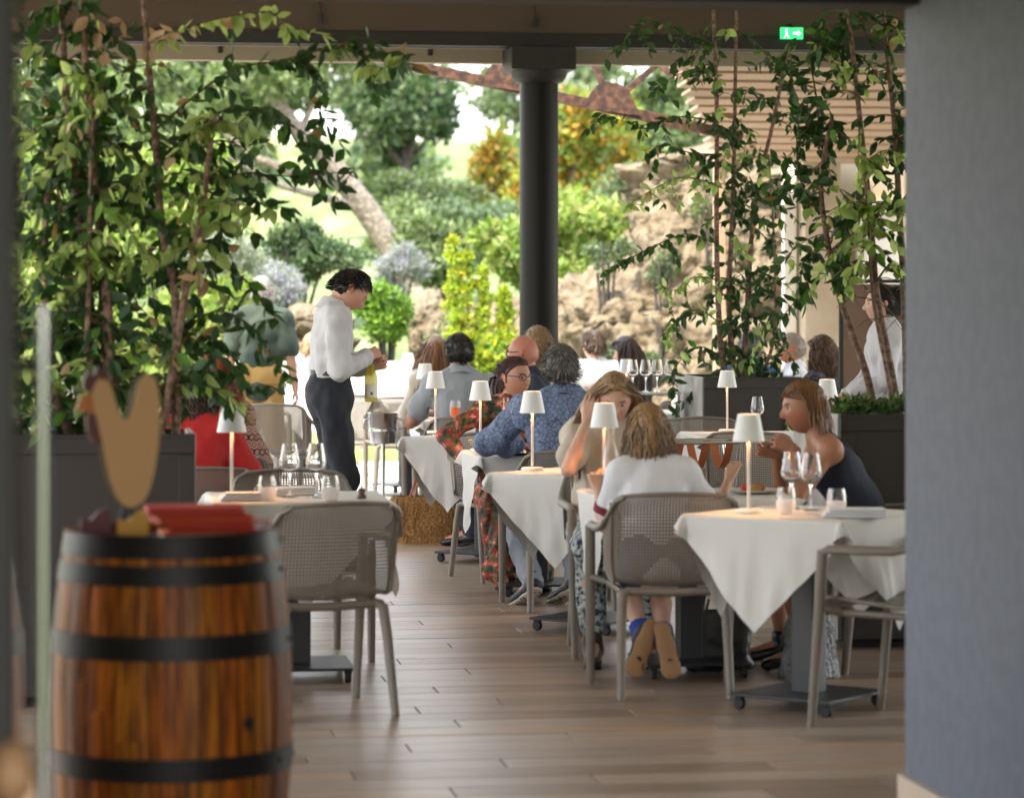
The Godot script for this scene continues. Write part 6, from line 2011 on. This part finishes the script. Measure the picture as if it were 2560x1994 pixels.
	mb = MB.new(); mb.box(Vector3(0, 0.005, 0), Vector3(0.15, 0.009, 0.075), 0.003); part("phone_body", mb, M.spectacle_black, t)
	mb = MB.new(); mb.box(Vector3(0, 0.0102, 0), Vector3(0.14, 0.001, 0.067), 0.0); part("display", mb, M.black_steel, t)
	# wine cooler on its stand
	t = thing("ice_bucket", "steel ice bucket on a pole stand right of the waiter", "bucket", Vector3(2.05, 0, -19.42))
	mb = MB.new(); mb.lathe([Vector2(0.0, 0.62), Vector2(0.082, 0.62), Vector2(0.1, 0.815), Vector2(0.104, 0.818), Vector2(0.1, 0.822), Vector2(0.096, 0.815), Vector2(0.08, 0.63), Vector2(0, 0.63)], 30); part("bucket", mb, M.steel, t)
	mb = MB.new(); mb.lathe([Vector2(0.091, 0.7), Vector2(0.101, 0.7), Vector2(0.101, 0.715), Vector2(0.092, 0.715)], 30); part("ring", mb, M.steel, t)
	mb = MB.new(); mb.tube([Vector3(0, 0.01, 0), Vector3(0, 0.62, 0)], [0.014, 0.014], 12); part("pole", mb, M.steel, t)
	mb = MB.new(); mb.lathe([Vector2(0, 0.022), Vector2(0.03, 0.02), Vector2(0.13, 0.012), Vector2(0.13, 0.0)], 28); part("foot", mb, M.black_steel, t)
	for s in [-1, 1]:
		mb = MB.new(); mb.tube([Vector3(0.1 * s, 0.78, 0), Vector3(0.125 * s, 0.77, 0), Vector3(0.125 * s, 0.72, 0), Vector3(0.1 * s, 0.71, 0)], [0.006, 0.006, 0.006, 0.006], 6); part("handle", mb, M.steel, t)
	# straw bag with fringe
	t = thing("straw_bag", "fringed brown straw bag standing under the table beside the aisle", "bag", Vector3(2.28, 0, -19.0), 10)
	var pts := PackedVector3Array()
	for b in 15:
		for a in 41:
			var u := TAU * a / 40.0
			var y := 0.3 * b / 14.0
			var sq := Vector2(signf(cos(u)) * pow(absf(cos(u)), 0.55), signf(sin(u)) * pow(absf(sin(u)), 0.7))
			var bulge := 1.0 + 0.1 * sin(PI * y / 0.3) + (0.012 if (a + b) % 2 == 0 else -0.012)
			pts.append(Vector3(sq.x * 0.2 * bulge, y, -sq.y * 0.09 * bulge))
	mb = MB.new(); mb.sheet(pts, 40, 14); part("woven_body", mb, M.straw, t)
	rng.seed = 3
	mb = MB.new()
	for k in 420:
		var u := rng.randf() * TAU
		var y := rng.randf_range(0.04, 0.31)
		var p := Vector3(signf(cos(u)) * pow(absf(cos(u)), 0.55) * 0.215, y, -signf(sin(u)) * pow(absf(sin(u)), 0.7) * 0.1)
		var d := Vector3(p.x * 2.0, -0.4 + rng.randfn() * 0.4, p.z * 2.5 + rng.randfn() * 0.3).normalized()
		mb.tube([p, p + d * 0.02, p + d * 0.03 + Vector3(0, -0.025, 0)], [0.004, 0.004, 0.002], 4)
	var fr := part("fringe", mb, M.straw, t)
	fr.set_meta("kind", "stuff")
	for s in [-1, 1]:
		mb = MB.new(); mb.tube([Vector3(-0.09, 0.29, 0.05 * s), Vector3(-0.06, 0.4, 0.03 * s), Vector3(0.06, 0.4, 0.03 * s), Vector3(0.09, 0.29, 0.05 * s)], [0.007, 0.007, 0.007, 0.007], 6); part("handle", mb, M.leather_tan, t)
	handbag("black leather handbag on the floor under the girl's table", Vector3(2.72, 0, -12.3), 15, Vector3(0.15, 0.25, 0.07), "leather_black")
	handbag("shiny grey slouchy bag on the floor beside the table column", Vector3(3.02, 0, -11.95), 30, Vector3(0.13, 0.26, 0.08), "leather_grey")
	# rack of leather straps and glasses by the far planter
	t = thing("folding_tray_stand", "folding tray stand with tan leather straps beside the far planter", "stand", Vector3(3.4, 0, -16.0), 10)
	for s in [-1, 1]:
		mb = MB.new(); mb.tube([Vector3(-0.25, 0.78, 0.12 * s), Vector3(0.25, 0.78, 0.12 * s)], [0.012, 0.012], 8); part("rail", mb, M.chrome, t)
		for x in [-0.22, 0.22]:
			mb = MB.new(); mb.tube([Vector3(x, 0.78, 0.12 * s), Vector3(x, 0.0, -0.14 * s)], [0.01, 0.01], 8); part("leg", mb, M.chrome, t)
	for x in [-0.13, 0.02, 0.16]:
		mb = MB.new()
		var st := PackedVector3Array()
		for b in 9:
			var q := b / 8.0
			for a in 2:
				st.append(Vector3(x + (a - 0.5) * 0.045, 0.793 - 0.16 * sin(PI * q), lerpf(0.13, -0.13, q)))
		mb.sheet(st, 1, 8); part("strap", mb, M.leather_tan, t)
	t = thing("glass_shelf", "small service shelf with upturned glasses beside the far planter", "shelf", Vector3(3.95, 0, -20.0))
	for y in [0.72, 0.92]:
		mb = MB.new(); mb.box(Vector3(0, y, 0), Vector3(0.36, 0.015, 0.24), 0.003); part("shelf_board", mb, M.white_render, t)
	for x in [-0.17, 0.17]:
		mb = MB.new(); mb.box(Vector3(x, 0.47, 0), Vector3(0.02, 0.94, 0.2), 0.003); part("side", mb, M.steel, t)
	for k in 4:
		wine_glass("wine glass on the service shelf beside the far planter", 3.82 + 0.085 * k, -20.0 + 0.03 * (k % 2), 0.9285)
	# blue denim jacket over a chair arm
	t = thing("denim_jacket", "blue denim jacket thrown over the chair of the person in red", "jacket", Vector3(0.9, 0.0, -13.7))
	var fld := noise_of(66, 7.0, 3)
	pts = PackedVector3Array()
	for b in 25:
		for a in 25:
			var u := a / 24.0 - 0.5
			var w := b / 24.0 - 0.5
			var side := absf(w) * 0.5
			var down := maxf(0.0, side - 0.05)
			pts.append(Vector3(u * 0.26 + 0.02 * fld.get_noise_2d(u * 4, w * 4), 0.68 - down * 1.2 + 0.035 * fld.get_noise_2d(u * 3 + 9, w * 3) , -signf(w) * minf(side, 0.05 + down * 0.15) + 0.03 * fld.get_noise_2d(u * 5, w * 5 + 7)))
	mb = MB.new(); mb.sheet(pts, 24, 24); part("jacket_body", mb, M.denim, t)
	mb = MB.new(); mb.tube([Vector3(-0.1, 0.69, 0.03), Vector3(-0.13, 0.6, 0.07), Vector3(-0.12, 0.48, 0.08)], [0.045, 0.05, 0.04], 10, 0.7); part("sleeve", mb, M.denim, t)

func handbag(label: String, at: Vector3, turn: float, r: Vector3, m: String) -> void:
	var t := thing("handbag", label, "bag", at, turn)
	var f := noise_of(int(at.x * 100), 6.0, 3)
	var pts := PackedVector3Array()
	for b in 21:
		for a in 33:
			var u := TAU * a / 32.0
			var q := b / 20.0
			var slim := 1.0 - 0.55 * q * q
			var sq := Vector2(signf(cos(u)) * pow(absf(cos(u)), 0.5), signf(sin(u)) * pow(absf(sin(u)), 0.6))
			var p := Vector3(sq.x * r.x * (1.0 - 0.15 * q), q * r.y, -sq.y * r.z * slim)
			p += Vector3(p.x, 0, p.z).normalized() * 0.02 * f.get_noise_3dv(p * 1.5)
			if b == 0:
				p = Vector3(p.x * 0.96, 0.0, p.z * 0.96)
			pts.append(p)
	var mb := MB.new(); mb.sheet(pts, 32, 20)
	part("bag_body", mb, M[m], t)
	for s in [-1, 1]:
		mb = MB.new(); mb.tube([Vector3(-r.x * 0.5, r.y * 0.97, s * r.z * 0.35), Vector3(-r.x * 0.35, r.y * 1.3, s * r.z * 0.3), Vector3(r.x * 0.35, r.y * 1.3, s * r.z * 0.3), Vector3(r.x * 0.5, r.y * 0.97, s * r.z * 0.35)], [0.006, 0.006, 0.006, 0.006], 6); part("handle", mb, M[m], t)

func people() -> void:
	var dark := [Color(0.012, 0.009, 0.008), Color(0.022, 0.016, 0.013)]
	var brown := [Color(0.035, 0.018, 0.01), Color(0.07, 0.038, 0.02), Color(0.05, 0.025, 0.014)]
	var blond := [Color(0.26, 0.16, 0.07), Color(0.14, 0.08, 0.035), Color(0.36, 0.24, 0.12)]
	var auburn := [Color(0.16, 0.065, 0.022), Color(0.1, 0.04, 0.014), Color(0.24, 0.11, 0.04)]
	person({label = "young waiter in white shirt and navy trousers looking down at a bottle", at = Vector3(1.5, 0, -17.18), yaw = 94, h = 1.8, stand = true, lean = 2, bulk = 0.98,
		head_pitch = 44, head = 1.07, skin = Color(0.5, 0.27, 0.19), hl = Vector3(0.04, 1.17, 0.25), hr = Vector3(-0.04, 1.23, 0.22), el = Vector3(1.0, -1.2, -0.8), er = Vector3(-0.7, -1.2, -0.8), cl = 0.9, cr = 0.95, pl = Vector3(-1, 0.2, 0), pr = Vector3(1, -0.4, 0.2), dl = Vector3(-0.3, 0.35, 1), dr = Vector3(0.5, 0.3, 0.8),
		top = {mat = "shirt_white", sleeve = 1.92, collar = true, fold = 0.02, ease = 0.02, tuck = true, stretch = Vector3(1.2, 0.8, 1.2)}, bottom = {mat = "trousers_navy", ease = 0.02, belt = true, fold = 0.024}, shoes = {mat = "leather_black", sole = "rubber"},
		hair = {tones = dark, len = 0.034, count = 360, vol = 0.006, thick = 0.006, fringe = true, seed = 3}})
	var b := thing("wine_bottle", "green glass white wine bottle in the waiter's hands", "bottle", Vector3(1.745, 0.965, -17.2))
	var mb := MB.new(); mb.lathe([Vector2(0.014, 0.3), Vector2(0.0145, 0.215), Vector2(0.024, 0.185), Vector2(0.037, 0.15), Vector2(0.0375, 0.01), Vector2(0.033, 0.0), Vector2(0, 0.0)], 24); part("bottle_glass", mb, M.wine_glass_green, b)
	mb = MB.new(); mb.lathe([Vector2(0.0381, 0.025), Vector2(0.0381, 0.1)], 24); part("paper_label", mb, M.label_paper, b)
	mb = MB.new(); mb.box(Vector3(0, 0.05, 0.0385), Vector3(0.012, 0.015, 0.001), 0.0); part("crest", mb, M.dark_frame, b)
	mb = MB.new(); mb.lathe([Vector2(0.0152, 0.225), Vector2(0.0152, 0.3), Vector2(0, 0.302)], 16); part("capsule", mb, M.green_label, b)

	person({label = "man in green tee and khaki trousers standing with his back turned", at = Vector3(1.466, 0, -22.78), yaw = 168, h = 1.76, stand = true, cell = 0.019, skin = Color(0.45, 0.25, 0.17), hl = Vector3(0.27, 0.85, 0.02), hr = Vector3(-0.27, 0.85, 0.02), el = Vector3(0.4, 0, -1), er = Vector3(-0.4, 0, -1),
		top = {mat = "green_tee", sleeve = 0.8, ease = 0.022, tail = 0.06}, bottom = {mat = "khaki", ease = 0.02}, shoes = {mat = "shoe_brown", sole = "sole_white"}, hair = {tones = [Color(0.4, 0.38, 0.36), Color(0.26, 0.24, 0.22)], len = 0.028, count = 200, vol = 0.007, thick = 0.005}})
	person({label = "red haired woman in tan patterned blouse with her back turned", at = Vector3(0.72, 0, -14.9), yaw = 176, h = 1.68, fem = 1.0, lean = 8, cell = 0.017, skin = Color(0.5, 0.27, 0.2),
		top = {mat = "tan_print", sleeve = 1.5, ease = 0.018}, bottom = {mat = "denim_light"}, shoes = {mat = "shoe_brown", sole = "sole_tan"}, hair = {tones = [Color(0.34, 0.07, 0.012), Color(0.2, 0.04, 0.01), Color(0.1, 0.025, 0.01)], len = 0.3, count = 230, vol = 0.016, curl = 0.013, thick = 0.009}})
	person({label = "brown curly haired person in a red top with back turned", at = Vector3(0.585, 0, -13.7), yaw = 182, h = 1.6, fem = 1.0, lean = 12, cell = 0.017, head_pitch = 12, hl = Vector3(0.22, 0.66, 0.3), hr = Vector3(-0.22, 0.66, 0.3),
		top = {mat = "red_cloth", sleeve = 1.9, ease = 0.026, tail = 0.04}, bottom = {mat = "denim_light"}, hair = {tones = brown, len = 0.2, count = 220, vol = 0.018, curl = 0.016, thick = 0.009}})
	person({label = "blonde woman in white reading at a table outdoors", at = Vector3(2.134, 0, -27.9), yaw = 60, h = 1.66, fem = 1.0, lean = 10, cell = 0.021, head_pitch = 18, hl = Vector3(0.1, 0.9, 0.34), hr = Vector3(-0.1, 0.9, 0.34),
		top = {mat = "tee_white", sleeve = 0.6}, bottom = {mat = "beige_cloth"}, hair = {tones = blond, len = 0.2, count = 130, vol = 0.014, thick = 0.009}})
	person({label = "woman with long auburn hair sitting beyond the polo shirted man", at = Vector3(2.7, 0, -21.7), yaw = 190, h = 1.68, fem = 1.0, cell = 0.019, head_yaw = -10,
		top = {mat = "beige_cloth", sleeve = 1.9}, bottom = {mat = "charcoal"}, hair = {tones = auburn, len = 0.4, count = 200, vol = 0.014, thick = 0.009}})
	person({label = "dark haired man in grey polo shirt with his back turned", at = Vector3(2.54, 0, -19.24), yaw = 178, h = 1.8, bulk = 1.04, lean = 7, skin = Color(0.4, 0.21, 0.14), head_yaw = 6, hl = Vector3(0.2, 0.8, 0.34), hr = Vector3(-0.22, 0.8, 0.34), el = Vector3(0.9, -1, -0.6), er = Vector3(-0.9, -1, -0.6),
		top = {mat = "polo_grey", sleeve = 0.62, collar = true, ease = 0.015, fold = 0.024}, bottom = {mat = "charcoal", len = 1.1}, shoes = {mat = "shoe_navy", sole = "sole_tan"}, hair = {tones = dark, len = 0.03, count = 330, vol = 0.012, thick = 0.0055}})
	person({label = "woman with glasses and ponytail in a red and green floral dress", at = Vector3(2.4, 0, -16.4), yaw = 6, h = 1.66, fem = 1.0, lean = 17, skin = Color(0.42, 0.21, 0.14), head_yaw = 30, head_pitch = 2, hl = Vector3(0.2, 0.78, 0.3), hr = Vector3(-0.26, 0.66, 0.34), er = Vector3(-1.2, -0.6, 0.1), el = Vector3(1, -0.8, 0), al = Vector3(0.02, 0.09, 0.6), ar = Vector3(-0.16, 0.09, 0.62),
		top = {mat = "floral", sleeve = 1.85, called = "dress", ease = 0.016}, bottom = {mat = "floral", ease = 0.034, len = 1.94, cuff = 0.95, called = "skirt", fold = 0.05}, shoes = {mat = "leather_black", sole = "rubber"}, brow = Color(0.03, 0.015, 0.012),
		hair = {tones = [Color(0.03, 0.01, 0.012), Color(0.06, 0.022, 0.02)], len = 0.06, count = 260, vol = 0.008, back = true, thick = 0.006, tail = true}, glasses = true, glasses_label = "thin dark glasses on the face of the floral dressed woman"})
	person({label = "bald man in navy jacket turned away behind the floral woman", at = Vector3(2.94, 0, -18.55), yaw = 238, h = 1.8, lean = 6, bulk = 1.1, skin = Color(0.42, 0.17, 0.11), head_yaw = 6, cell = 0.017,
		top = {mat = "navy", sleeve = 1.95, ease = 0.028, collar = true}, bottom = {mat = "navy"}, shoes = {mat = "leather_black", sole = "rubber"}, glasses = true, glasses_label = "dark glasses worn by the bald man"})
	person({label = "person with curly sandy hair behind the bald man", at = Vector3(3.2, 0, -20.2), yaw = 175, h = 1.86, cell = 0.019, top = {mat = "beige_cloth", sleeve = 1.9}, bottom = {mat = "charcoal"}, hair = {tones = blond + [Color(0.2, 0.12, 0.05)], len = 0.1, count = 300, vol = 0.022, curl = 0.014, thick = 0.008}})
	person({label = "grey haired man in blue print shirt with his back turned", at = Vector3(2.5, 0, -14.93), yaw = 178, h = 1.78, bulk = 1.06, lean = 9, skin = Color(0.46, 0.22, 0.16), hl = Vector3(0.2, 0.8, 0.42), hr = Vector3(-0.14, 0.8, 0.42), el = Vector3(1.3, -0.6, -0.2), er = Vector3(-0.9, -1, -0.4), al = Vector3(0.16, 0.12, 0.02), ar = Vector3(-0.06, 0.12, 0.04), tl = Vector3(0.22, 0.03, 0.16), tr = Vector3(0.02, 0.03, 0.2),
		top = {mat = "blue_print", sleeve = 1.9, collar = true, ease = 0.024, fold = 0.03, tail = 0.02}, bottom = {mat = "denim_light"}, shoes = {mat = "shoe_navy", sole = "sole_white"},
		hair = {tones = [Color(0.1, 0.095, 0.09), Color(0.22, 0.21, 0.2), Color(0.05, 0.045, 0.04)], len = 0.034, count = 360, vol = 0.012, thick = 0.005}})
	person({label = "girl in white tee with dark red trim seen from behind", at = Vector3(2.35, 0, -11.78), yaw = 178, h = 1.42, fem = 0.6, lean = 14, skin = Color(0.52, 0.31, 0.22), head = 1.02, head_yaw = 14, head_pitch = 8, hl = Vector3(0.2, 0.78, 0.3), hr = Vector3(-0.34, 0.82, 0.24), er = Vector3(-0.5, -1, 0.0), el = Vector3(0.1, -1, -0.35), hip = 0.49,
		al = Vector3(0.045, 0.185, 0.08), ar = Vector3(-0.035, 0.175, 0.06), kl = Vector3(0.1, 0.6, 1), kr = Vector3(-0.1, 0.6, 1), tl = Vector3(0.085, 0.085, 0.055), tr = Vector3(-0.055, 0.078, 0.035),
		top = {mat = "tee_white", sleeve = 0.66, trim = "maroon", ease = 0.016, fold = 0.012, tail = 0.04}, bottom = {mat = "denim", len = 0.5, called = "shorts"}, shoes = {mat = "shoe_navy", sole = "sole_tan", sock = "sock_blue", high = 0.02, tip = Vector3(0, 0.1, 1)},
		hair = {tones = [Color(0.22, 0.12, 0.05), Color(0.12, 0.062, 0.027), Color(0.3, 0.18, 0.08)], len = 0.16, count = 250, vol = 0.014, thick = 0.009, curl = 0.004}})
	person({label = "long haired girl with centre parting looking down at the table", at = Vector3(2.36, 0, -12.94), yaw = -4, h = 1.7, fem = 1.0, lean = 15, skin = Color(0.55, 0.33, 0.25), head_pitch = 26, hl = Vector3(0.22, 0.78, 0.34), hr = Vector3(-0.12, 1.04, 0.3), er = Vector3(-0.6, -1.4, 0.4), dr = Vector3(0.2, 1, -0.1), pr = Vector3(0.4, 0, -1),
		top = {mat = "beige_cloth", sleeve = 0.6, ease = 0.02}, bottom = {mat = "navy_print", len = 1.8}, shoes = {mat = "shoe_brown", sole = "rubber"}, hair = {tones = [Color(0.1, 0.055, 0.03), Color(0.2, 0.115, 0.055), Color(0.38, 0.25, 0.13)], len = 0.36, count = 260, vol = 0.012, parted = true, thick = 0.008}})
	person({label = "woman with bobbed hair and dark strappy top eating in profile", at = Vector3(3.38, 0, -12.3), yaw = 266, h = 1.66, fem = 1.0, lean = 22, skin = Color(0.38, 0.17, 0.1), head_pitch = 8, head_yaw = 4, hl = Vector3(0.12, 0.93, 0.36), hr = Vector3(-0.06, 0.9, 0.4), el = Vector3(0.7, -1.2, -0.3), er = Vector3(-0.7, -1.2, -0.2), cl = 0.8, cr = 0.75, pl = Vector3(-1, -0.3, 0), pr = Vector3(1, -0.3, 0), dl = Vector3(-0.1, 0.5, 1), dr = Vector3(0.1, 0.4, 1), al = Vector3(0.12, 0.09, 0.3), ar = Vector3(-0.1, 0.09, 0.36),
		top = {mat = "navy", sleeve = 0.0, straps = true, ease = 0.008, fold = 0.008, called = "strappy_top"}, bottom = {mat = "black_cloth", len = 0.8, called = "skirt"}, shoes = {mat = "leather_black", sole = "sole_white"}, hair = {tones = [Color(0.26, 0.12, 0.04), Color(0.13, 0.055, 0.02), Color(0.07, 0.03, 0.015)], len = 0.115, count = 300, vol = 0.011, thick = 0.008}})
	person({label = "woman with long brown hair and bare shoulders reading a menu", at = Vector3(4.33, 0, -22.35), yaw = 236, h = 1.68, fem = 1.0, lean = 6, cell = 0.019, head_pitch = 14, hl = Vector3(0.1, 0.86, 0.34), hr = Vector3(-0.1, 0.86, 0.34),
		top = {mat = "black_cloth", sleeve = 0.0, straps = true, called = "strappy_top"}, bottom = {mat = "charcoal"}, hair = {tones = brown, len = 0.4, count = 200, vol = 0.014, thick = 0.009}})
	person({label = "person in white tee with teal sunglasses pushed up on the head", at = Vector3(4.3, 0, -23.9), yaw = 200, h = 1.72, lean = 8, cell = 0.02, hl = Vector3(0.1, 0.86, 0.34), hr = Vector3(-0.1, 0.86, 0.34), top = {mat = "tee_white", sleeve = 0.7}, bottom = {mat = "denim_light"}, hair = {tones = brown, len = 0.05, count = 150, vol = 0.012}, sunglasses = ["sunglass_teal", "teal mirrored sunglasses on the head of the white tee person"]})
	person({label = "older sunburnt man in profile behind the far planter", at = Vector3(5.44, 0, -21.8), yaw = 262, h = 1.72, cell = 0.019, skin = Color(0.46, 0.2, 0.12), head_pitch = -8, top = {mat = "tee_white", sleeve = 0.7, collar = true}, bottom = {mat = "charcoal"}, hair = {tones = [Color(0.35, 0.28, 0.22), Color(0.22, 0.17, 0.13)], len = 0.025, count = 150, vol = 0.005, thick = 0.005}})
	person({label = "woman with curly brown hair in dark speckled top by the screen", at = Vector3(5.4, 0, -20.75), yaw = 215, h = 1.7, fem = 1.0, cell = 0.019, top = {mat = "dark_print", sleeve = 1.2}, bottom = {mat = "charcoal"}, hair = {tones = [Color(0.1, 0.045, 0.018), Color(0.2, 0.1, 0.04), Color(0.05, 0.025, 0.012)], len = 0.2, count = 230, vol = 0.02, curl = 0.015, thick = 0.009}})
	person({label = "waitress in white blouse standing in profile by the brown screen", at = Vector3(4.93, 0, -17.46), yaw = 266, h = 1.66, fem = 1.0, stand = true, cell = 0.017, skin = Color(0.56, 0.34, 0.27), hl = Vector3(0.1, 1.0, 0.28), hr = Vector3(-0.1, 0.98, 0.28), top = {mat = "shirt_white", sleeve = 1.9, collar = true, ease = 0.022, fold = 0.03}, bottom = {mat = "black_cloth"}, shoes = {mat = "leather_black", sole = "rubber"}, hair = {tones = dark, len = 0.07, count = 260, vol = 0.009, back = true, thick = 0.006, bun = true}, sunglasses = ["spectacle_black", "dark sunglasses pushed up on the waitress's hair"]})
	person({label = "man in blue shirt sitting behind the far planter tree", at = Vector3(5.06, 0, -21.9), yaw = 150, h = 1.74, cell = 0.02, top = {mat = "blue_cloth", sleeve = 0.7}, bottom = {mat = "charcoal"}, hair = {tones = [Color(0.06, 0.055, 0.05), Color(0.12, 0.11, 0.1)], len = 0.03, count = 150, vol = 0.01, thick = 0.006}})
	# what some of them hold
	var t := thing("open_menu", "pale wooden menu held by the brown haired woman", "menu", Vector3(4.0, 0.87, -22.6), 30)
	mb = MB.new(); mb.box(Vector3(0, 0.02, 0), Vector3(0.22, 0.006, 0.16), 0.001, Basis(Vector3.RIGHT, 0.5)); part("cover", mb, M.menu_wood, t)
	mb = MB.new(); mb.box(Vector3(0, 0.026, 0.0), Vector3(0.2, 0.003, 0.14), 0.0, Basis(Vector3.RIGHT, 0.5)); part("page", mb, M.paper, t)
	t = thing("white_paper", "white sheet read by the blonde woman outdoors", "paper", Vector3(2.4, 0.96, -27.65), 60)
	mb = MB.new(); mb.box(Vector3.ZERO, Vector3(0.22, 0.003, 0.3), 0.0, Basis(Vector3.RIGHT, 0.9)); part("sheet", mb, M.paper, t)
	t = thing("napkin_on_lap", "white napkin hanging over the floral woman's knees", "napkin", Vector3(2.36, 0, -16.02))
	var pts := PackedVector3Array()
	for q in 13:
		for a in 9:
			var u := a / 8.0 - 0.5
			var w := q / 12.0
			var z := 0.34 * minf(w, 0.6) - 0.1
			pts.append(Vector3(u * 0.22 + 0.03 * w, 0.648 - maxf(0.0, w - 0.55) * 0.42 + 0.008 * sin(u * 9.0), z + 0.1 + 0.02 * sin(u * 7.0) * w))
	mb = MB.new(); mb.sheet(pts, 8, 12); part("cloth", mb, M.napkin, t)
	t = thing("dinner_fork", "fork in the hand of the woman with bobbed hair", "fork", Vector3(2.97, 0.92, -12.32), -60)
	mb = MB.new(); mb.tube([Vector3(0, 0.02, 0.08), Vector3(0, -0.03, -0.06), Vector3(0, -0.05, -0.1)], [0.004, 0.003, 0.006], 6, 0.5); part("handle", mb, M.steel, t)

func _ready() -> void:
	# camera: level, 105 mm lens shifted down, focused on the waiter's row
	var cam := Camera3D.new()
	cam.name = "camera"
	add_child(cam)
	var at := CameraAttributesPhysical.new()
	at.frustum_focal_length = 105.0
	at.frustum_near = 0.2
	at.frustum_far = 600.0
	at.frustum_focus_distance = 16.2
	at.exposure_aperture = 2.9
	cam.attributes = at
	cam.set_frustum(0.2 * 1701.0 / 6370.0, Vector2(0, -0.2 * 209.5 / 6370.0), 0.2, 600.0)
	cam.position = Vector3(0, 1.55, 0)
	cam.rotation.y = deg_to_rad(-8.5)
	cam.current = true
	# sky and sun
	var sky := ProceduralSkyMaterial.new()
	sky.sky_top_color = Color(0.8, 0.86, 0.93)
	sky.sky_horizon_color = Color(0.97, 0.96, 0.94)
	sky.sky_curve = 0.25
	sky.sky_energy_multiplier = 1.0
	sky.ground_bottom_color = Color(0.5, 0.46, 0.4)
	sky.ground_horizon_color = Color(0.75, 0.73, 0.7)
	var env := Environment.new()
	env.background_mode = Environment.BG_SKY
	env.sky = Sky.new()
	env.sky.sky_material = sky
	env.tonemap_mode = Environment.TONE_MAPPER_LINEAR
	env.tonemap_exposure = 5.8
	env.sdfgi_enabled = true
	env.ssao_enabled = true
	env.ssil_enabled = true
	env.fog_enabled = false
	env.fog_density = 0.0008
	env.fog_light_color = Color(0.93, 0.97, 0.92)
	var we := WorldEnvironment.new()
	we.name = "surroundings"
	we.environment = env
	add_child(we)
	var sun := DirectionalLight3D.new()
	sun.name = "sun"
	sun.light_energy = 0.75
	sun.light_angular_distance = 2.0
	sun.light_color = Color(1.0, 0.95, 0.87)
	sun.shadow_enabled = true
	sun.basis = Basis.looking_at(Vector3(0.42, -0.85, -0.32))
	add_child(sun)

	materials()
	setting()
	barrel()
	planters()
	furniture()
	people()
